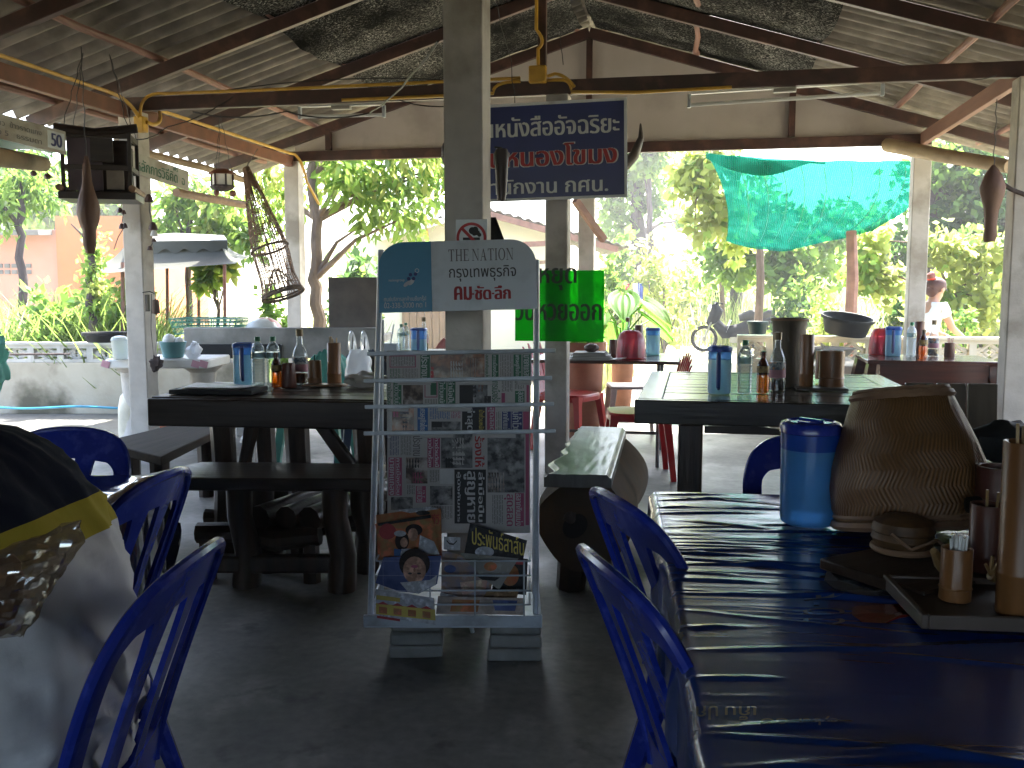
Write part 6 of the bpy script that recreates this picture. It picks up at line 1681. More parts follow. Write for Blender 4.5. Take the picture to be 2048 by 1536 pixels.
news(3, [('l', 780, 872, 798, 912, M_navyink), ('l', 802, 872, 822, 912, TX), ('t', TH[1], 826, 872, 845, 912, TX), ('b', TH[5], 855, 870, 867, 935, MG, W_), ('b', TH[0], 868, 870, 880, 935, MG, W_), ('r', 882, 868, 945, 936, M_photo2), ('r', 905, 876, 930, 930, M_paper, .0012), ('r', 890, 915, 906, 936, K, .0012), ('t', 'ร้องไห้', 950, 872, 969, 934, M_redink), ('r', 975, 868, 1049, 985, M_photo2), ('r', 976, 945, 1010, 984, M_photo, .0012), ('r', 1051, 868, 1058, 1050, MG),
         ('b', TH[6], 777, 915, 790, 991, MG, W_), ('b', TH[2], 791, 915, 804, 991, MG, W_), ('r', 812, 915, 855, 967, M_photo), ('r', 814, 917, 838, 936, K, .0012), ('r', 826, 945, 846, 966, M_mag, .0012), ('l', 860, 940, 878, 966), ('r', 880, 938, 908, 968, M_whiteink), ('r', 909, 939, 972, 1047, K), ('t', 'ผู้บังคับการ', 913, 944, 922, 1044, W_, .03, .0022), ('t', 'สูญหาย', 927, 942, 951, 1045, W_, .06, .0022), ('t', TH[8], 957, 944, 969, 1044, W_, .03, .0022),
         ('b', TH[10], 832, 972, 852, 1005, MG, W_), ('l', 815, 970, 829, 990), ('r', 860, 972, 905, 1010, M_photo2), ('r', 782, 994, 826, 1020, M_photo2), ('l', 855, 1012, 905, 1040), ('l', 985, 990, 1005, 1050), ('t', TH[9], 1008, 988, 1026, 1052, MG), ('b', TH[4], 1030, 986, 1048, 1052, MG, W_)])
# magazines in the basket
def mag(label, cs, w_, mt, extra=(), th=.006, tilt=.0):
    c = PP(sum(x for x, y in cs) / len(cs), sum(y for x, y in cs) / len(cs), w_)
    t = T('magazine', label, 'magazine', RM @ c, YAW, 'magazines in the rack basket')
    f = lambda x, y, z=0.0: PP(x, y, w_ + z) - c
    n = len(cs); m = MB()
    m.add([f(x, y) for x, y in cs] + [f(x, y, -th) for x, y in cs], [tuple(range(n))[::-1], tuple(range(n, 2 * n))] + [(i, (i + 1) % n, n + (i + 1) % n, n + i) for i in range(n)])
    m.build('cover', mt, t)
    for i, e in enumerate(extra):
        m = MB()
        if e[0] == 'p': m.add([f(x, y, .0012 + .0004 * i) for x, y in e[1]], [tuple(range(len(e[1])))]); m.build('cover_art', e[2], t, flat=True)
        elif e[0] == 'e':
            x, y, rx, ry = e[1]; pts = [(x + rx * cos(a), y + ry * sin(a)) for a in [2 * pi * k / 20 for k in range(20)]]
            m.add([f(X_, Y_, .0012 + .0004 * i) for X_, Y_ in pts], [tuple(range(20))]); m.build('cover_art', e[2], t, flat=True)
        elif e[0] == 't':
            s, x0, y0, x1, y1, skew = e[1]; q, X0, X1, Y0, Y1 = glyphs(s, .01)
            for g_ in q: m.add([f(x0 + (x1 - x0) * (x - X0) / (X1 - X0), y1 + (y0 - y1) * (y - Y0) / (Y1 - Y0) + skew * (x - X0) / (X1 - X0), .0018 + .0004 * i) for x, y in g_], [(0, 1, 2, 3)])
            m.build('cover_title', e[2], t, flat=True)
    return t
Mgl = lambda n, c, c2=None, s=34: mat(n, c, .5, c2 or tuple(x * .5 for x in c), s, spec=.12, c3=tuple(min(1, x * 1.6 + .02) for x in c), scale3=30)
c_skin, c_dark, c_hair2 = Mgl('print_skin', (.42, .24, .17)), Mgl('print_dark', (.03, .028, .03)), Mgl('print_hair', (.03, .018, .015))
c_wh, c_nv, c_or = Mgl('print_white', (.50, .52, .56)), Mgl('print_navy', (.04, .06, .17), (.10, .13, .28), 14), Mgl('print_orange', (.38, .10, .04), (.30, .20, .08), 24)
mag('magazine with a red and green cover edge standing at the back left of the basket', [(752, 1030), (862, 1014), (882, 1018), (884, 1118), (756, 1120)], .030, c_or, [('p', [(790, 1020), (862, 1013), (878, 1018), (820, 1026)], c_wh), ('t', ('ทีวี', 863, 1028, 878, 1048, 0), M_redink), ('e', (846, 1026, 14, 5), c_dark)])
mag('magazine showing a couple in white at the left of the basket', [(750, 1048), (862, 1028), (880, 1110), (764, 1115)], .062, c_or, [('p', [(755, 1047), (861, 1029), (862, 1036), (757, 1052)], c_dark), ('e', (775, 1063, 17, 16), M_redink), ('e', (828, 1060, 17, 12), c_hair2), ('e', (826, 1069, 10, 13), c_skin), ('e', (804, 1082, 14, 19), c_hair2), ('e', (808, 1085, 7.5, 10), c_skin), ('e', (800, 1067, 12, 6), c_wh), ('p', [(840, 1070), (868, 1083), (879, 1109), (836, 1110)], c_wh), ('p', [(803, 1098), (822, 1097), (826, 1111), (800, 1111)], c_wh), ('p', [(788, 1097), (803, 1099), (800, 1112), (788, 1112)], M_blueink)])
mag('magazine with a womans face printed upside down at the front left of the basket', [(767, 1114), (883, 1111), (874, 1168), (838, 1187), (796, 1182), (751, 1166)], .098, c_nv, [('e', (829, 1127, 31, 30), c_hair2), ('e', (829, 1140, 23, 27), c_skin), ('p', [(800, 1165), (860, 1160), (874, 1150), (872, 1168), (838, 1186), (815, 1183)], c_wh), ('e', (820, 1147, 4, 2), c_dark), ('e', (838, 1147, 4, 2), c_dark), ('e', (829, 1133, 7, 3), M_mag), ('e', (829, 1140, 2.4, 4), Mgl('print_nose', (.34, .18, .12)))])
mag('magazine pile with yellow boxed prices hanging over the basket front', [(752, 1178), (868, 1196), (872, 1250), (752, 1232)], .108, c_wh, [('p', [(752, 1206), (870, 1219), (871, 1241), (752, 1228)], M_yelink)] + [('f' if False else 'p', [(754 + 29 * k, 1208 + 3 * k), (778 + 29 * k, 1210 + 3 * k), (766 + 29 * k, 1203 + 3 * k)], M_redink) for k in range(4)] + [('p', [(758 + 29 * k, 1213 + 3 * k), (774 + 29 * k, 1215 + 3 * k), (774 + 29 * k, 1228 + 3 * k), (758 + 29 * k, 1226 + 3 * k)], c_or) for k in range(4)] + [('p', [(753, 1190), (800, 1196), (800, 1204), (753, 1199)], M_yelink), ('p', [(754, 1231), (800, 1238), (800, 1243), (754, 1236)], M_redink)])
mag('dark magazine with a yellow Thai title leaning at the right of the basket', [(940, 1046), (1054, 1081), (1046, 1120), (928, 1108)], .055, c_dark, [('t', ('ประพันธ์สาส์น', 944, 1052, 1048, 1088, 24), M_yelink), ('e', (969, 1104, 19, 11), c_wh)])
mag('grey magazine sliding down point first at the right of the basket', [(918, 1105), (1037, 1117), (998, 1180), (962, 1152)], .072, Mgl('print_grey', (.20, .20, .18), (.28, .27, .25), 5), [('e', (981, 1133, 13, 9), c_or), ('p', [(950, 1150), (1000, 1155), (990, 1162), (965, 1160)], c_dark)])
mag('small white card with a printed smile in the middle of the basket', [(888, 1073), (921, 1075), (920, 1101), (887, 1099)], .040, c_wh, [('p', [(893, 1079), (899, 1086), (907, 1087), (914, 1080), (914, 1083), (907, 1090), (899, 1089), (893, 1083)], c_dark)])
mag('brightly mixed magazine lying low in the middle of the basket', [(884, 1100), (945, 1118), (985, 1165), (975, 1205), (882, 1190)], .045, Mgl('print_mixed', (.20, .18, .22), (.36, .22, .12), 26), [('p', [(920, 1165), (975, 1158), (972, 1178), (925, 1190)], Mgl('print_cream', (.50, .42, .30), (.46, .20, .20), 18)), ('e', (900, 1138, 12, 8), c_nv), ('t', ('เด็ก', 880, 1184, 910, 1194, 4), M_navyink)])
mag('brown cookery magazine low at the right of the basket', [(975, 1180), (1038, 1178), (1030, 1212), (960, 1205)], .050, Mgl('print_brown', (.24, .15, .07), (.12, .07, .03), 30), [('p', [(975, 1203), (1028, 1215), (1020, 1220), (970, 1210)], c_wh)])
mag('stack of thin white leaflets at the bottom of the basket', [(880, 1185), (950, 1200), (920, 1222), (876, 1220)], .070, c_wh, [('p', [(880, 1196), (935, 1207), (930, 1212), (879, 1203)], M_mag)])
mag('dark magazine standing at the far right of the basket', [(990, 1112), (1056, 1118), (1052, 1190), (984, 1184)], .028, c_dark, [('e', (1020, 1150, 18, 22), c_or), ('p', [(994, 1116), (1050, 1121), (1048, 1130), (993, 1125)], M_redink)])
mag('faded colour magazine lying flat along the basket front', [(876, 1192), (1046, 1196), (1050, 1230), (872, 1228)], .080, Mgl('print_faded', (.26, .22, .20), (.40, .32, .26), 22), [('p', [(905, 1199), (960, 1200), (955, 1224), (900, 1223)], c_or), ('p', [(985, 1200), (1035, 1201), (1030, 1222), (990, 1221)], c_nv)])
# cement blocks under the rack
for i, (x, lab) in enumerate(((817, 'left grey block pile carrying the newspaper rack'), (1017, 'right grey block pile carrying the newspaper rack'))):
    p0 = at(x, 1318 + 6 * i, z=0); t = T('cement_blocks', lab, 'blocks', p0 + Vector((-.06 * sin(YAW) * -1, .06, 0)), YAW + .03 * (1 - 2 * i))
    h = Ob.z - .014
    for k in range(3):
        m = MB(); m.box((random.uniform(-.006, .006), random.uniform(-.004, .004), h * (k + .5) / 3), (.182 - .006 * k, .12, h / 3 - .003), (0, 0, random.uniform(-.03, .03))); m.build('block', M_conc, t, bevel=.008)

# ================================================================== log bench
F0 = at(1168, 1050, d=3.75); F1 = at(1205, 950, d=4.95)
lb = T('log_bench', 'hollow log bench with a worn shiny flat top right of the newspaper rack', 'bench', (F0.x, F0.y, 0), 0)
a = Vector((0, 0, F0.z)); c = Vector((F1.x - F0.x, F1.y - F0.y, F1.z)); dx = (c - a).normalized(); sx = dx.cross(Vector((0, 0, 1))).normalized(); up_ = sx.cross(dx)
m = MB(); ZT = .475
def logp(u, v):
    r = .194 + .025 * v + .012 * sin(v * 8) - .012 * (1 - v)
    an = 2 * pi * u
    r *= 1 + .05 * noise.noise(Vector((cos(an) * 1.3, sin(an) * 1.3, v * 2))) + .04 * cos(an * 4 + .6)
    p = a.lerp(c, v) + sx * (r * cos(an)) + up_ * (r * sin(an))
    if p.z > ZT: p.z = ZT
    return p
m.grid(logp, 44, 16, True)
for v in (0, 1): m.add([logp(i / 44, v) for i in range(44)], [tuple(range(44)) if v else tuple(range(43, -1, -1))])
m.build('log', mat('brown_end_log', (.075, .036, .013), .8, (.032, .017, .008), 5, bump=.4, bscale=14, bdist=.01, c3=(.03, .02, .012), scale3=3), lb)
m = MB(); m.disc(a - dx * .004 + sx * -.035 + Vector((0, 0, -.005)), .055, 22, -dx, .8); m.build('hollow', mat('hole_shade_black', (.006, .005, .005), .9), lb)  # flat black disc standing for the shade inside the hole
m = MB(); m.ball(a - dx * .002 + sx * -.055 + Vector((0, 0, .03)), (.028, .02, .022), 12, 8, .4); m.build('hollow_chip', M_barkd, lb)
A_, B_, C_, D_ = [at(x, y, z=.523) - Vector((F0.x, F0.y, 0)) for x, y in ((1088, 948), (1223, 950), (1252, 855), (1156, 852))]
def top(u, v, dz=0):
    p = A_.lerp(B_, u).lerp(D_.lerp(C_, u), v); e = .012 * noise.noise(Vector((v * 7, 1, 0))) * (1 - u) * 4
    p = p + sx * (e if u < .3 else 0); edge = min(u, 1 - u) * 8
    p.z = .523 + .002 * noise.noise(Vector((u * 5, v * 9, 0))) + .0012 * noise.noise(Vector((u * 16, v * 5, 3))) - (.012 if edge < .4 else 0) + dz; return p
m = MB(); m.grid(top, 30, 50)
n_ = 30; bt = lambda u, v: Vector((top(u, v).x, top(u, v).y, ZT - .004))
m.grid(lambda u, v: top(u, 0) .lerp(bt(u, 0), 1 - v), 30, 2); m.grid(lambda u, v: top(u, 1).lerp(bt(u, 1), v), 30, 2)
m.grid(lambda u, v: top(0, u).lerp(bt(0, u), v), 50, 2); m.grid(lambda u, v: top(1, u).lerp(bt(1, u), 1 - v), 50, 2)
m.build('seat_plank', mat('worn_varnish', (.10, .095, .09), .30, (.06, .055, .05), 7, stretch=(5, .8, 1), bump=.14, bscale=16, bstretch=(3, .8, 1), bdist=.008, c3=(.10, .09, .08), scale3=9), lb, ang=60)
for v in (.12, .85):
    p = a.lerp(c, v); m = MB(); m.tube([(p.x - .07, p.y + .03, 0), (p.x - .05, p.y + .03, p.z - .1)], [.06, .07], 8); m.tube([(p.x + .07, p.y + .03, 0), (p.x + .05, p.y + .03, p.z - .1)], [.06, .07], 8); m.build('foot', M_darkwoody, lb)

# ================================================================== blue vinyl table in the foreground
A0 = at(1305, 980, z=.745)
nt = T('dining_table', 'foreground dining table on steel legs under the blue vinyl cloth', 'table', (A0.x, A0.y, 0), .085)
TW, TD = 1.45, 1.47
m = MB(); m.box((TW / 2, -TD / 2, .722), (TW - .012, TD - .012, .03)); m.build('tabletop', M_darkwood, nt)
for x in (.08, TW - .08):
    for y in (-.08, -TD + .08): m = MB(); m.box((x, y, .353), (.04, .04, .706)); m.build('leg', Mst, nt, bevel=.004)
vc = T('vinyl_tablecloth', 'glossy wrinkled blue vinyl cloth with faint printed marks on the foreground table', 'tablecloth', (A0.x, A0.y, 0), .085)
def wr(x, y):
    """wrinkles: creases running in from the left edge, dying out to the right; a smoother patch near the viewer"""
    q = max(0, 1 - x / .95) ** .8
    near = 1 - .75 * min(1, max(0, (-y - .66) / .25))
    yy = y + .035 * noise.noise(Vector((x * 2.1, y * 2.0, 0))) + .014 * noise.noise(Vector((x * 5, y * 7, 5)))
    pa = min(1.4, max(.12, .38 + 1.5 * noise.noise(Vector((x * 1.9, y * 4.2, 2)))))
    pb = min(1.4, max(.05, .35 + 1.7 * noise.noise(Vector((x * 2.6 + 3, y * 7, 6)))))
    rd = lambda fx, fy, o, p: (1 - abs(noise.noise(Vector((x * fx + o, yy * fy * .81 + o * 3, yy * fy * .59 + x * fx * .4 + o * 7))))) ** p
    r = rd(1.3, 17, 1.3, 6) * .0019 * pa + rd(2.2, 31, 4.7, 5) * .0018 * pb + rd(3.8, 66, 2.9, 4) * .0011 * pb
    return min(1, max(0, x) / .03) * (r * near * (.25 + .9 * q)) + .0014 * noise.noise(Vector((x * 2.5 + .3, y * 4.1 + x, y * 2.7)))
_cr = random.Random(5)
creases = [(-.80, .03, 0, 1.05, .0045, .006), (-1.31, -.08, 0, .75, .004, .006)] + [(-_cr.uniform(.03, 1.4), _cr.uniform(-.28, .22), max(0, _cr.uniform(-.25, .42)), _cr.uniform(.08, .42), _cr.uniform(.0018, .0042), _cr.uniform(.0035, .0075)) for _ in range(44)]
def crease(x, y):
    h = 0
    for y0, sl, xa, L_, a_, w_ in creases:
        if xa < x < xa + L_:
            d_ = y - (y0 + sl * (x - xa) + .022 * noise.noise(Vector((x * 3.1, y0 * 9, 3))))
            if abs(d_) < .03: h += a_ * min(1, x / .02) * sin(pi * min(1, max(0, (x - xa) / L_ * .92 + .08))) ** .8 * math.exp(-(d_ / w_) ** 2)
    return h
def clothz(x, y): return .7405 + wr(x, y) + crease(x, y)
NX, NY = 84, 500
def cl(u, v):
    e, dr = .012, .14
    sx_, sy_ = -dr + u * (TW + 2 * dr), dr - v * (TD + 2 * dr)
    ox = max(0, -sx_) + max(0, sx_ - TW); oy = max(0, sy_) + max(0, -TD - sy_)
    x = min(max(sx_, 0), TW); y = min(max(sy_, -TD), 0)
    z = clothz(x, y)
    if ox or oy:
        z -= max(ox, oy) * (1 if max(ox, oy) > 0 else 0)
        f = .012 * sin(sy_ * 23) * min(1, ox / .1) + .012 * sin(sx_ * 21) * min(1, oy / .1)
        x += (-1 if sx_ < 0 else 1) * (min(ox, .01) + max(0, f) * (1 if ox else 0)) if ox else 0
        y += (1 if sy_ > 0 else -1) * (min(oy, .01) + max(0, f) * (1 if oy else 0)) if oy else 0
    return Vector((x, y, z))
M_vinyl = mat('blue_vinyl', (.007, .040, .21), .22, (.005, .031, .165), 3, coat=.22, spec=.3)
m = MB(); m.grid(cl, NX, NY); m.build('cloth', M_vinyl, vc, ang=180)
VI = (Matrix.Translation((A0.x, A0.y, 0)) @ Matrix.Rotation(.085, 4, 'Z')).inverted()
def vq(px, py): p = VI @ at(px, py, z=.742); return p.x, p.y
def vprint(fn_pts, mt, nm, dz=.0012):
    m = MB()
    for pts in fn_pts: m.add([Vector((x, y, clothz(x, y) + dz)) for x, y in pts], [tuple(range(len(pts)))])
    m.build(nm, mt, vc, flat=True)
def ell(px, py, rx, ry, n=36): 
    return [vq(px + rx * cos(2 * pi * k / n), py + ry * sin(2 * pi * k / n)) for k in range(n)]
def fan(pts):
    cx = sum(p[0] for p in pts) / len(pts); cy = sum(p[1] for p in pts) / len(pts); out = []
    for k in range(len(pts)):
        a_, b_ = pts[k], pts[(k + 1) % len(pts)]
        for r in range(4):
            f = lambda p, q: (cx + (p[0] - cx) * q, cy + (p[1] - cy) * q)
            out.append([f(a_, r / 4), f(a_, (r + 1) / 4), f(b_, (r + 1) / 4), f(b_, r / 4)] if r else [f(a_, .25), f(b_, .25), (cx, cy)])
    return out
M_vgrey, M_vred, M_vdark = (mat('vinyl_grey_print', (.16, .18, .19), .2, coat=.6), mat('vinyl_red_print', (.20, .010, .012), .2, coat=.6), mat('vinyl_navy_print', (.006, .013, .075), .2, coat=.6))
vprint(fan([vq(x, y) for x, y in ((1648, 1160), (1655, 1140), (1690, 1128), (1740, 1132), (1790, 1146), (1850, 1150), (1900, 1165), (1890, 1195), (1840, 1204), (1780, 1200), (1720, 1190), (1670, 1178))]), M_vgrey, 'grey_swirl_print')
vprint(fan([vq(x, y) for x, y in ((1715, 1152), (1738, 1150), (1765, 1128), (1772, 1150), (1768, 1172), (1745, 1180), (1718, 1172))]), M_vdark, 'navy_drop_print', .0024)
vprint(fan([vq(x, y) for x, y in ((1705, 1212), (1780, 1208), (1850, 1208), (1905, 1214), (1860, 1230), (1800, 1236), (1770, 1246), (1725, 1244), (1704, 1230))]), M_vred, 'red_print')
m = MB()
def vtext(s, x0, y0, x1, y1, flip=False, rot=False):
    q, X0, X1, Y0, Y1 = glyphs(s, .012)
    for f in q:
        pts = []
        for x, y in f:
            a_, b_ = (x - X0) / (X1 - X0), (y - Y0) / (Y1 - Y0)
            if flip: a_, b_ = 1 - a_, 1 - b_
            if rot: a_, b_ = b_, a_
            pts.append(vq(x0 + (x1 - x0) * a_, y1 + (y0 - y1) * b_))
        m.add([Vector((x, y, clothz(x, y) + .0012)) for x, y in pts], [(0, 1, 2, 3)])
vtext('C O - A', 1606, 1186, 1690, 1248, rot=True)
vtext('cyber GO', 1520, 1432, 1676, 1452, flip=True); vtext('เก็บ', 1450, 1412, 1512, 1440, flip=True); vtext('ปก', 1392, 1412, 1436, 1440, flip=True)
m.build('faint_lettering', M_vgrey, vc, flat=True)

def onn(px, py, z=.7465): return at(px, py, z=z)
p0 = onn(1622, 1060); rr = ln(60, p0.y)
pitcher(at(1622, 1062, z=.745) + Vector((-.0, .06, .004)), .0620, .220, 2.4, 'large round blue water pitcher on the foreground vinyl table', dark=True, water=.73)
# woven cover propped over a rice basket
d = 1.93; pc = at(1822, 1066, d=d)
wb = T('woven_cover', 'large woven bamboo cover set over a rice basket on the foreground table', 'basket', (pc.x, pc.y, .785), YAW, rot=(-.19, -.05, YAW))
q = lambda px: ln(px, d) * 1.03
m = MB(); m.lathe([(q(136), -.012), (q(141), .0), (q(147), .025), (q(147), .065), (q(140), .105), (q(128), .148), (q(113), .19), (q(99), .228), (q(90), .250), (q(82), .258)], n=44, jit=.0012)
o_ = m.build('weave', M_basket, wb); o_.modifiers.new('s', 'SOLIDIFY').thickness = .004
for r, z, th in ((q(142), -.008, .010), (q(141), .008, .006), (q(91), .248, .008), (q(86), .259, .005)):
    m = MB(); m.tube([(r * cos(2 * pi * k / 40), r * sin(2 * pi * k / 40), z + .001 * sin(k * 3)) for k in range(40)], th, 6, closed=True); m.build('rim', M_splint, wb)
m = MB(); m.lathe([(q(82), .255), (q(60), .250), (0, .246)], n=30); m.build('crown', M_basket, wb)
pr = at(1815, 1128, z=.775); 
t = T('rice_basket', 'small round lidded rice basket under the woven cover', 'basket', (pr.x + .015, pr.y + .115, .768), .3)
m = MB(); m.lathe([(.03, 0), (.046, .004), (.056, .025), (.053, .036), (.056, .039), (.052, .055), (.035, .064), (0, .066)], n=28); m.build('basket', mat('dark_wicker', (.12, .06, .022), .6, (.06, .03, .012), 60), t)
m = MB(); m.tube([(.052 * cos(2 * pi * k / 20), .052 * sin(2 * pi * k / 20), .006) for k in range(20)], .006, 6, closed=True); m.tube([(-.05, -.05, .045), (-.02, -.066, .02), (.03, -.062, .035), (.05, -.055, .02)], .0035, 5); m.build('base_ring', M_splint, t)
tray(Vector((pr.x + .03, pr.y + .04, .746)), .26, .22, YAW + .5, 'dark round-edged board under the rice basket', M_darkwood, 'wooden_board', .020)
tc = at(1905, 1268, z=.748); t0 = at(1830, 1172, z=.77)
tq = T('serving_tray', 'dark wooden serving tray with a raised grey edge at the right of the table', 'tray', (at(2010, 1205, z=.76).x, at(2010, 1205, z=.76).y, .748), YAW - .10)
m = MB(); m.box((0, 0, .006), (.30, .19, .012)); m.build('base', mat('tray_dark', (.035, .026, .020), .45), tq, bevel=.002)
m = MB()
for sx_ in (-1, 1): m.box((sx_ * .152, 0, .011), (.010, .20, .022))
for sy_ in (-1, 1): m.box((0, sy_ * .097, .0112), (.294, .010, .0216))
m.build('edge', mat('tray_edge', (.10, .075, .062), .5), tq, bevel=.002)
def ont(px, py): return at(px, py, z=.762)
cup(ont(1916, 1206) + Vector((0, .02, 0)), .024, .083, 'small bamboo cup full of toothpicks on the serving tray', M_bamboo, .96, sticks=14, sl=.022, stickm=M_white)
cup(ont(2042, 1236) + Vector((0, .02, 0)), .030, .262, 'tall bamboo chopstick holder at the right edge of the serving tray', M_bamboo, 1.0, sticks=6, sl=.03, name='chopstick_holder')
cup(ont(1985, 1158) + Vector((0, .04, 0)), .030, .12, 'dark reddish bamboo cup behind the toothpick cup', M_brown, .98, sticks=2, sl=.03)
t = T('bamboo_twig', 'split bamboo clip with frayed end left of the toothpick cup', 'clip', ont(1880, 1170), .4)
m = MB(); m.tube([(.02, 0, .01), (0, .0, .035), (-.022, -.01, .062)], [.009, .011, .006], 7); m.build('stem', M_bamboo2, t)
t = T('bamboo_twig', 'pale frayed bamboo clip right of the toothpick cup', 'clip', ont(1990, 1185), .4)
m = MB(); m.tube([(.03, 0, .01), (-.01, 0, .03)], [.010, .009], 7)
for k in range(4): m.tube([(-.01, 0, .03), (-.025 + .012 * k, -.006, .05 + .012 * (k % 2))], .0028, 4)
m.build('stem', M_bamboo2, t)
d = 1.75; p0 = at(1985, 1010, d=d)
t = T('bamboo_spoon', 'short dark-capped bamboo spoon grip across the cups right of the woven cover', 'spoon', p0, YAW)
m = MB(); m.tube([(-.028, 0, 0), (.07, .01, .002)], [.014, .016], 10); m.cur = 1; m.lathe([(0, -.02), (.015, -.016), (.017, 0), (.016, .006)], (-.03, 0, 0), 12, Matrix.Rotation(pi / 2, 3, 'Y')); m.build('handle', [M_splint, M_blk], t)
cup(at(1985, 1130, z=.762) + Vector((.03, .10, 0)), .036, .16, 'reddish brown bamboo cup under the dark-capped spoon', M_brown, 1.0)
# patterned table and stump seats beyond, right edge
p0 = at(1965, 945, z=.74)
pt_ = T('patterned_table', 'small table with a grey floral top behind the woven cover at the right edge', 'table', (p0.x - .05, p0.y, 0), .05)
m = MB(); m.box((.35, .28, .727), (.70, .56, .026)); m.build('top', mat('floral_top', (.42, .44, .42), .25, (.16, .19, .18), 38, lo=.45, hi=.55), pt_, bevel=.003)
for x in (.06, .64):
    for y in (.06, .5): m = MB(); m.box((x, y, .357), (.04, .04, .714)); m.build('leg', M_rosewood, pt_)
t = T('black_bag', 'black zipped bag standing on the grey floral table', 'bag', at(2030, 935, z=.742) + Vector((0, .12, .0)), YAW)
m = MB(); m.ball((0, 0, .058), (.10, .06, .06), 22, 12, .25); m.build('bag', M_blk, t)
ws = T('wooden_chair', 'rustic wooden chair with broad plank back behind the woven cover', 'chair', (at(1935, 860, d=3.9).x, at(1935, 860, d=3.9).y, 0), YAW + pi - .1)
for k in range(3): m = MB(); m.box((-.13 + k * .13, -.2, .66), (.12, .03, .36), (.08, 0, 0)); m.build('back_plank', mat('dull_brown_wood%d' % k, (.13 - .03 * k, .095 - .02 * k, .06 - .012 * k), .5, stretch=(4, 4, .3)), ws, bevel=.006)
m = MB(); m.box((0, 0, .45), (.42, .42, .04)); m.build('seat', M_darkwood, ws, bevel=.006)
for x in (-.17, .17):
    for y in (-.17, .17): m = MB(); m.box((x, y, .215), (.05, .05, .43)); m.build('leg', M_darkwoody, ws)

# ================================================================== blue stacking chairs
def blue_chair(loc, rz, label):
    """armless moulded chair facing local +y, back with three upright openings"""
    t = T('plastic_chair', label, 'chair', loc, rz, 'blue moulded plastic chairs')
    sup = lambda a, r, e: r * (abs(cos(a)) ** e + abs(sin(a)) ** e) ** (-1 / e)
    po = [(sup(2 * pi * k / 40, .21, 5) * cos(2 * pi * k / 40), sup(2 * pi * k / 40, .21, 5) * sin(2 * pi * k / 40)) for k in range(40)]
    m = MB(); m.prism(po, .016, Matrix.Translation((0, 0, .424))); m.prism([(x * 1.015, y * 1.015) for x, y in po], -.05, Matrix.Translation((0, 0, .430))); m.build('seat', M_blue, t, bevel=.006)
    for sx in (-1, 1):
        for sy in (-1, 1):
            m = MB(); m.tube([(sx * .175, sy * .175, .42), (sx * .19, sy * .19, .30), (sx * .235, sy * (.225 if sy > 0 else .27), 0)], [.038, .030, .020], 8); m.build('leg', M_blue, t)
    def B(x, z, n=0): return Vector((x, -.205 - .145 * (max(0, z - .42) / .4) ** 1.15 - .030 * (1 - (x / .22) ** 2) + n, z))
    prof = [(-.178, .40), (-.190, .50), (-.200, .60), (-.203, .68), (-.196, .735), (-.172, .785), (-.130, .815), (-.07, .829), (0, .833)]
    prof = prof + [(-x, z) for x, z in prof[-2::-1]]
    def fine(p, k=5):
        out = []
        for i in range(len(p) - 1):
            p0, p1, p2, p3 = p[max(0, i - 1)], p[i], p[i + 1], p[min(len(p) - 1, i + 2)]
            for j in range(k):
                s_ = j / k; f = lambda a_, b_, c_, d_: .5 * (2 * b_ + (c_ - a_) * s_ + (2 * a_ - 5 * b_ + 4 * c_ - d_) * s_ * s_ + (3 * b_ - a_ - 3 * c_ + d_) * s_ ** 3)
                out.append((f(p0[0], p1[0], p2[0], p3[0]), f(p0[1], p1[1], p2[1], p3[1])))
        return out + [p[-1]]
    ou = fine(prof); n = len(ou)
    def inner(i, wd):
        a_, b_ = ou[max(0, i - 1)], ou[min(n - 1, i + 1)]; tx, tz_ = b_[0] - a_[0], b_[1] - a_[1]; L_ = math.hypot(tx, tz_) or 1
        return (ou[i][0] + tz_ / L_ * wd, ou[i][1] - tx / L_ * wd)
    m = MB()
    def strip(L, R, th=.010):
        vs = [];
        for (lx, lz), (rx, rz__) in zip(L, R): vs += [B(lx, lz, -th / 2), B(lx, lz, th / 2), B(rx, rz__, -th / 2), B(rx, rz__, th / 2)]
        k = len(L); fs = []
        for i in range(k - 1):
            a_, b_ = 4 * i, 4 * i + 4
            fs += [(a_, b_, b_ + 1, a_ + 1), (a_ + 2, a_ + 3, b_ + 3, b_ + 2), (a_, a_ + 2, b_ + 2, b_), (a_ + 1, b_ + 1, b_ + 3, a_ + 3)]
        fs += [(0, 1, 3, 2), (4 * k - 4, 4 * k - 2, 4 * k - 1, 4 * k - 3)]
        m.add(vs, fs)
    strip(ou, [inner(i, .042 + .034 * max(0, (ou[i][1] - .74) / .09)) for i in range(n)])
    zs = [.40 + .372 * k / 10 for k in range(11)]
    for x in (-.056, .056): strip([(x - .018 - .016 * abs(2 * k / 10 - 1) ** 3, z) for k, z in enumerate(zs)], [(x + .018 + .016 * abs(2 * k / 10 - 1) ** 3, z) for k, z in enumerate(zs)])
    bx = [-.185 + .37 * k / 12 for k in range(13)]
    strip([(x, .385) for x in bx], [(x, .47 + .012 * abs(x / .185) ** 3) for x in bx], .012)
    m.build('backrest', M_blue, t)
    m = MB(); m.tube([B(x, z, -.006) for x, z in ou], .0105, 8); m.build('back_rim', M_blue, t)
    return t
def cw(xc, t_): p = _rt * xc + Vector((-sin(YAW), cos(YAW), 0)) * t_; return Vector((p.x, p.y, 0))
blue_chair(cw(.57, 1.98), YAW + .30 - pi / 2, 'blue plastic chair tucked in at the far left side of the foreground table')
blue_chair(cw(.51, 1.51), YAW + .24 - pi / 2, 'nearest blue plastic chair at the left side of the foreground table')
blue_chair(cw(.86, 2.26), YAW + pi + .05, 'blue plastic chair beyond the pitcher at the far end of the foreground table')
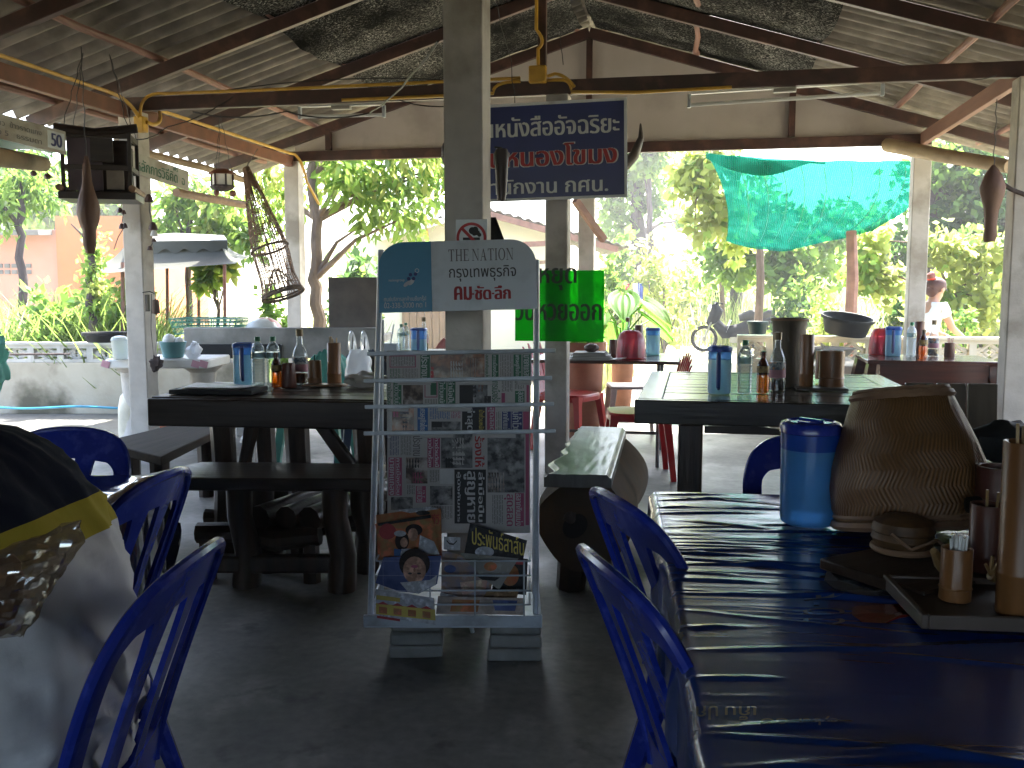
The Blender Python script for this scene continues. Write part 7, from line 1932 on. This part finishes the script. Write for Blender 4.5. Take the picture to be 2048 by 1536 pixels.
blue_chair(cw(-.88, 1.48), YAW + pi / 2 - .06, 'blue plastic chair with the seated person in the jacket')
blue_chair(cw(-1.16, 2.14), YAW + pi / 2 - .12, 'blue plastic chair pushed up to the left navy table')
blue_chair(cw(-1.33, 2.38), YAW + pi - .1, 'blue plastic chair on the far side of the left navy table')
# navy table with clear sheet on the left
nb = T('dining_table', 'low navy-clothed table with a shiny clear plastic sheet at the left', 'table', cw(-1.75, 2.25), YAW + .03)
m = MB(); m.box((0, 0, .72), (1.55, .60, .03)); m.build('tabletop', M_darkwood, nt if False else nb)
for x in (-.7, .7):
    for y in (-.24, .24): m = MB(); m.box((x, y, .352), (.04, .04, .704)); m.build('leg', Mst, nb)
vc2 = T('vinyl_tablecloth', 'dark navy cloth draped over the left table under clear plastic', 'tablecloth', cw(-1.75, 2.25), YAW + .03)
def cl2(u, v):
    dr = .30; X_, Y_ = 1.56, .61
    sx_, sy_ = -X_ / 2 - .1 + u * (X_ + .1 + dr), -Y_ / 2 - dr + v * (Y_ + 2 * dr)
    ox = max(0, sx_ - X_ / 2); oy = max(0, abs(sy_) - Y_ / 2)
    x = min(sx_, X_ / 2); y = min(max(sy_, -Y_ / 2), Y_ / 2)
    z = .738 + .003 * noise.noise(Vector((x * 4, y * 14, 0))) + .002 * noise.noise(Vector((x * 14, y * 20, 2)))
    f = .018 * sin(sy_ * 17) * min(1, ox / .15) + .018 * sin(sx_ * 15) * min(1, oy / .15)
    if ox > 0: x += min(ox, .012) + max(0, f)
    if oy > 0: y += (1 if sy_ > 0 else -1) * (min(oy, .012) + max(0, f))
    return Vector((x, y, z - max(ox, oy)))
m = MB(); m.grid(cl2, 90, 70); m.build('cloth', mat('navy_vinyl', (.010, .014, .055), .12, (.008, .011, .04), 3, coat=.8), vc2, ang=180)

# ================================================================== people
def skin_body(name, nodes_, edges, m_, parent, root, lv=2):
    me = bpy.data.meshes.new(name); ks = list(nodes_)
    me.from_pydata([nodes_[k][:3] for k in ks], [(ks.index(a), ks.index(b)) for a, b in edges], [])
    me.materials.append(m_); o = bpy.data.objects.new(name, me); COL.objects.link(o); o.parent = parent
    sk = o.modifiers.new('skin', 'SKIN'); sk.use_smooth_shade = True
    for i, k in enumerate(ks):
        sv = me.skin_vertices[0].data[i]; r = nodes_[k][3:]; sv.radius = (r[0], r[-1]); sv.use_root = (k == root)
    s_ = o.modifiers.new('sub', 'SUBSURF'); s_.levels = lv; s_.render_levels = lv
    return o
def fingers(nodes_, edges, wrist, palm, dirv, side, nrm):
    """five skinned finger chains rooted in the palm"""
    p = Vector(nodes_[palm][:3]); dv = Vector(dirv).normalized(); sd = Vector(side).normalized(); nr = Vector(nrm).normalized()
    for i, (off, L_) in enumerate(((-.028, .060), (-.010, .072), (.008, .068), (.025, .055))):
        a_ = p + dv * .035 + sd * off; b_ = a_ + dv * L_ * .5; c_ = b_ + (dv * .8 + nr * .6).normalized() * L_ * .5
        for q, v, r in (('a', a_, .009), ('b', b_, .0082), ('c', c_, .007)): nodes_[palm + str(i) + q] = (*v, r)
        edges += [(palm, palm + str(i) + 'a'), (palm + str(i) + 'a', palm + str(i) + 'b'), (palm + str(i) + 'b', palm + str(i) + 'c')]
    a_ = p + sd * -.036; b_ = a_ + (dv + sd * -.7).normalized() * .035; c_ = b_ + (dv + nr * .5).normalized() * .03
    for q, v, r in (('a', a_, .011), ('b', b_, .010), ('c', c_, .008)): nodes_[palm + 't' + q] = (*v, r)
    edges += [(palm, palm + 'ta'), (palm + 'ta', palm + 'tb'), (palm + 'tb', palm + 'tc')]
def face(parent, c, fwd, s_=1.0, hairfn=None):
    fwd = Vector(fwd).normalized(); sd = fwd.cross(Vector((0, 0, 1))).normalized(); up = sd.cross(fwd)
    c = Vector(c); m = MB()
    for q in (-1, 1): m.ball(c + fwd * .088 * s_ + sd * q * .032 * s_ + up * .008 * s_, .011 * s_, 10, 8)
    m.build('eyes', M_ink, parent)
# seated diner seen from behind
pp = T('person', 'seated person in a white, yellow and navy jacket eating with their back turned', 'person', cw(-.838, 1.49), YAW + pi / 2 - .06)
nd = {'pelvis': (0, 0, .52, .12, .11), 'spine': (0, -.01, .68, .12, .11), 'chest': (0, .03, .88, .13, .11), 'neck': (0, .10, .96, .05), 'headb': (0, .13, 1.0, .06), 'head': (.01, .165, 1.045, .082, .076), 'face': (.01, .225, 1.01, .065),
      'shr': (.17, .06, .94, .06), 'elr': (.24, .26, .77, .042), 'wrr': (.14, .44, .80, .028), 'pr': (.12, .49, .81, .034, .016), 'shl': (-.17, .06, .94, .06), 'ell': (-.24, .26, .77, .042), 'wrl': (-.12, .44, .80, .028), 'pl': (-.10, .49, .81, .034, .016),
      'hir': (.09, .02, .50, .085), 'knr': (.12, .44, .50, .06), 'anr': (.12, .42, .09, .04), 'tor': (.12, .55, .04, .032), 'hil': (-.09, .02, .50, .085), 'knl': (-.12, .44, .50, .06), 'anl': (-.12, .42, .09, .04), 'tol': (-.12, .55, .04, .032)}
ed = [('pelvis', 'spine'), ('spine', 'chest'), ('chest', 'neck'), ('neck', 'headb'), ('headb', 'head'), ('head', 'face'), ('chest', 'shr'), ('shr', 'elr'), ('elr', 'wrr'), ('wrr', 'pr'), ('chest', 'shl'), ('shl', 'ell'), ('ell', 'wrl'), ('wrl', 'pl'), ('pelvis', 'hir'), ('hir', 'knr'), ('knr', 'anr'), ('anr', 'tor'), ('pelvis', 'hil'), ('hil', 'knl'), ('knl', 'anl'), ('anl', 'tol')]
fingers(nd, ed, 'wrr', 'pr', (0, 1, -.1), (-1, 0, 0), (0, 0, -1)); fingers(nd, ed, 'wrl', 'pl', (0, 1, -.1), (1, 0, 0), (0, 0, -1))
skin_body('body', nd, ed, M_skin, pp, 'pelvis')
face(pp, (.01, .17, 1.04), (0, 1, -.3))
m = MB(); m.ball((.01, .150, 1.058), (.118, .116, .106), 28, 20, .08); m.ball((.0, .085, 1.005), (.088, .065, .075), 18, 12, .2); m.build('hair', mat('brown_hair', (.06, .026, .015), .7, (.045, .02, .012), 30, stretch=(1, 1, .2)), pp)
def mat_jacket():
    m, t, out = nodes('striped_jacket')
    tc = t.nodes.new('ShaderNodeTexCoord'); sx = t.nodes.new('ShaderNodeSeparateXYZ'); lk(t, tc.outputs['Object'], sx.inputs[0])
    ml = t.nodes.new('ShaderNodeMath'); ml.operation = 'MULTIPLY_ADD'; ml.inputs[1].default_value = .30; lk(t, sx.outputs[1], ml.inputs[0]); lk(t, sx.outputs[2], ml.inputs[2])
    cr = t.nodes.new('ShaderNodeValToRGB'); cr.color_ramp.interpolation = 'CONSTANT'
    e = cr.color_ramp.elements; e[0].position = 0; e[0].color = (.58, .57, .58, 1); e[1].position = .800; e[1].color = (.36, .29, .035, 1)
    q = e.new(.860); q.color = (.012, .014, .026, 1)
    lk(t, ml.outputs[0], cr.inputs[0])
    f, raw = noise_fac(t, coords(t, 9), 5, .3, .7)
    f2, raw2 = noise_fac(t, coords(t, 240), 2)
    mx = t.nodes.new('ShaderNodeMix'); mx.data_type = 'RGBA'; mx.blend_type = 'MULTIPLY'; mx.inputs[0].default_value = .12; lk(t, cr.outputs[0], mx.inputs[6]); lk(t, f, mx.inputs[7])
    p = t.nodes.new('ShaderNodeBsdfPrincipled'); p.inputs['Roughness'].default_value = .85; p.inputs['Specular IOR Level'].default_value = .1; lk(t, mx.outputs[2], p.inputs['Base Color'])
    lk(t, bumpn(t, raw2, .25, .001), p.inputs['Normal']); lk(t, p.outputs[0], out.inputs[0]); return m
Mj = mat_jacket()
rings = [(.455, -.005, .150, .195), (.50, -.012, .165, .205), (.58, -.02, .172, .212), (.68, -.018, .172, .222), (.78, -.005, .166, .232), (.86, .020, .152, .238), (.93, .050, .132, .232), (.98, .075, .112, .208), (1.008, .09, .088, .165), (1.022, .10, .066, .115), (1.03, .10, .055, .075), (1.04, .10, .052, .068)]
def jk(u, v):
    s_ = v * (len(rings) - 1); i = min(int(s_), len(rings) - 2); f = s_ - i; f = f * f * (3 - 2 * f) * .4 + f * .6
    z, cy, ry, rx = [a_ + (b_ - a_) * f for a_, b_ in zip(rings[i], rings[i + 1])]
    an = 2 * pi * u
    fold = .010 * noise.noise(Vector((cos(an) * 2.2 + z * 3, sin(an) * 2.2, z * 9))) + .007 * abs(noise.noise(Vector((cos(an) * 3 + z * 7, sin(an) * 3 - z * 5, z * 16 + cos(an) * 4)))) 
    low = max(0, 1 - (z - .45) / .30)
    fold += .010 * (1 - abs(noise.noise(Vector((cos(an) * 4.3 + z * 7, sin(an) * 4.3 + z * 3.1, z * 8.7))))) ** 6
    fold += low * .026 * (1 - abs(noise.noise(Vector((cos(an) * 2.4 + z * 3, sin(an) * 2.4, z * 17))))) ** 3
    fold += .019 * (1 - abs(noise.noise(Vector((cos(an) * 2.6 + z * 6, sin(an) * 2.6 - z * 4, z * 3.5 + 2))))) ** 4
    q = (abs(cos(an)) ** 2.4 + abs(sin(an)) ** 2.4) ** (-1 / 2.4)
    return Vector(((rx * q + fold) * cos(an), cy + (ry * q + fold) * sin(an), z))
m = MB(); m.grid(jk, 120, 90, True); m.build('jacket', Mj, pp, ang=180)
for s_ in (-1, 1):
    m = MB(); pts = [(s_ * .165, .07, .945), (s_ * .215, .12, .88), (s_ * .245, .2, .81), (s_ * .25, .27, .775), (s_ * .21, .34, .78), (s_ * .16, .41, .795)]
    m.tube(pts, [.080, .078, .068, .062, .052, .042], 14); m.build('sleeve', Mj, pp)
for s_ in (-1, 1):
    m = MB(); m.tube([(s_ * .085, -.04, .49), (s_ * .105, .2, .51), (s_ * .12, .45, .50), (s_ * .12, .44, .3), (s_ * .12, .42, .10)], [.105, .098, .078, .068, .06], 12); m.build('trouser_leg', mat('navy_trousers', (.015, .018, .04), .8), pp)
# crumpled snack bag beside the diner
sn = T('snack_bag', 'crumpled clear snack bag with brown contents at the left edge in front of the jacket', 'bag', at(22, 1180, d=1.235), YAW + .15)
m = MB()
def sb_(u, v):
    a_ = 2 * pi * u; zz = v - .5; q = (1 - abs(2 * v - 1) ** 3); w_ = .078 * (1 - .62 * abs(v - .82) ** .8)
    k = noise.noise(Vector((cos(a_) * 4, sin(a_) * 4, v * 8))); k2 = abs(noise.noise(Vector((cos(a_) * 7, sin(a_) * 7 + 2, v * 15))))
    return Vector((w_ * cos(a_) + .05 * zz + .008 * k, .022 * sin(a_) * q * (1 + .8 * k) + .006 * k2, .13 * zz + .030 * cos(a_) * max(0, zz + .3) + .008 * k2))
m.grid(sb_, 30, 26, True); m.build('wrapper', mat_clear('snack_wrap', (.90, .84, .74), .22, (.30, .22, .15), .35, .10), sn, ang=25)
m = MB(); m.ball((-.02, 0, .0), (.042, .014, .045), 18, 12, .5); m.build('contents', mat('brown_snack', (.20, .085, .03), .5, (.10, .04, .015), 40), sn)
# woman outside beyond the wall
wo = T('person', 'woman with a red-tied hair bun in a white T-shirt working beyond the low wall', 'person', (0, 0, -.12), YAW + .35)
g_ = at(1845, 700, d=9.75); wo.location = (g_.x, g_.y, -.12)
sc_ = .96
nd = {'pelvis': (0, 0, .80, .13, .11), 'spine': (.03, 0, .96, .115, .10), 'chest': (.07, 0, 1.10, .125, .10), 'neck': (.115, 0, 1.235, .048), 'headb': (.14, 0, 1.29, .072), 'head': (.15, 0, 1.36, .090), 'face': (.20, 0, 1.335, .06),
      'shr': (.09, -.155, 1.165, .052), 'elr': (.16, -.215, .96, .037), 'wrr': (.33, -.20, .86, .026), 'pr': (.38, -.19, .84, .032, .015), 'shl': (.09, .155, 1.165, .052), 'ell': (.2, .2, .98, .037), 'wrl': (.38, .15, .88, .026), 'pl': (.43, .13, .86, .032, .015),
      'hir': (0, -.085, .78, .09), 'knr': (.02, -.09, .44, .06), 'anr': (0, -.09, .08, .038), 'tor': (.12, -.09, .035, .032), 'hil': (0, .085, .78, .09), 'knl': (.03, .09, .44, .06), 'anl': (.0, .09, .08, .038), 'tol': (.12, .09, .035, .032)}
ed = [('pelvis', 'spine'), ('spine', 'chest'), ('chest', 'neck'), ('neck', 'headb'), ('headb', 'head'), ('head', 'face'), ('chest', 'shr'), ('shr', 'elr'), ('elr', 'wrr'), ('wrr', 'pr'), ('chest', 'shl'), ('shl', 'ell'), ('ell', 'wrl'), ('wrl', 'pl'), ('pelvis', 'hir'), ('hir', 'knr'), ('knr', 'anr'), ('anr', 'tor'), ('pelvis', 'hil'), ('hil', 'knl'), ('knl', 'anl'), ('anl', 'tol')]
fingers(nd, ed, 'wrr', 'pr', (1, .1, -.5), (0, -1, 0), (0, 0, -1)); fingers(nd, ed, 'wrl', 'pl', (1, -.1, -.5), (0, 1, 0), (0, 0, -1))
skin_body('body', nd, ed, M_skin, wo, 'pelvis')
face(wo, (.155, 0, 1.355), (1, 0, -.2))
m = MB(); m.ball((.215, 0, 1.335), (.018, .014, .02), 10, 8); m.build('nose', M_skin, wo)
for s_ in (-1, 1): m = MB(); m.ball((.145, s_ * .088, 1.35), (.022, .010, .03), 10, 8); m.build('ear', M_skin, wo)
m = MB(); m.ball((.135, 0, 1.385), (.108, .098, .092), 24, 16, .06); m.ball((.085, 0, 1.34), (.06, .075, .07), 16, 12, .08); m.build('hair', mat('reddish_hair', (.05, .014, .010), .7, (.05, .016, .012), 30), wo)
m = MB(); m.ball((.07, 0, 1.485), (.045, .042, .045), 16, 12, .2); m.build('hair_bun', mat('bun_hair', (.16, .035, .022), .4), wo)
m = MB(); m.tube([(.085 + .036 * cos(a_), .036 * sin(a_), 1.455) for a_ in [2 * pi * k / 16 for k in range(16)]], .014, 7, closed=True); m.build('hair_tie', mat('scrunchie', (.50, .04, .02), .7), wo)
nd2 = {'hem': (-.01, 0, .82, .155, .125), 'sp': (.025, 0, .96, .14, .118), 'ch': (.068, 0, 1.105, .150, .118), 'nk': (.105, 0, 1.205, .066), 'sr': (.09, -.16, 1.165, .070), 'er': (.125, -.205, 1.055, .062), 'sl': (.09, .16, 1.165, .070), 'el': (.14, .20, 1.06, .062)}
skin_body('shirt', nd2, [('hem', 'sp'), ('sp', 'ch'), ('ch', 'nk'), ('ch', 'sr'), ('sr', 'er'), ('ch', 'sl'), ('sl', 'el')], mat('white_cotton', (.66, .68, .72), .85, (.58, .60, .65), 9, bump=.3, bscale=14, bdist=.01), wo, 'ch')
for s_ in (-1, 1):
    m = MB(); m.tube([(0, s_ * .08, .84), (.02, s_ * .09, .45), (0, s_ * .09, .10)], [.112, .08, .06], 12); m.build('trouser_leg', mat('grey_trousers', (.08, .08, .09), .8), wo)

# ================================================================== scattering volume added to wash out the garden like lens glare
hz_ = MB(); hz_.box((0, 10, 9), (150, 130, 22))
def M_glare_haze():
    m, t, out = nodes('glare_veil')
    v = t.nodes.new('ShaderNodeVolumePrincipled'); v.inputs['Density'].default_value = .0035; v.inputs['Color'].default_value = (1, 1, 1, 1); v.inputs['Anisotropy'].default_value = .35
    lk(t, v.outputs[0], out.inputs['Volume']); return m
tag(hz_.build('glare_haze', M_glare_haze(), flat=True), 'added veil washing out the garden like lens glare', 'glare_haze', kind='stuff')
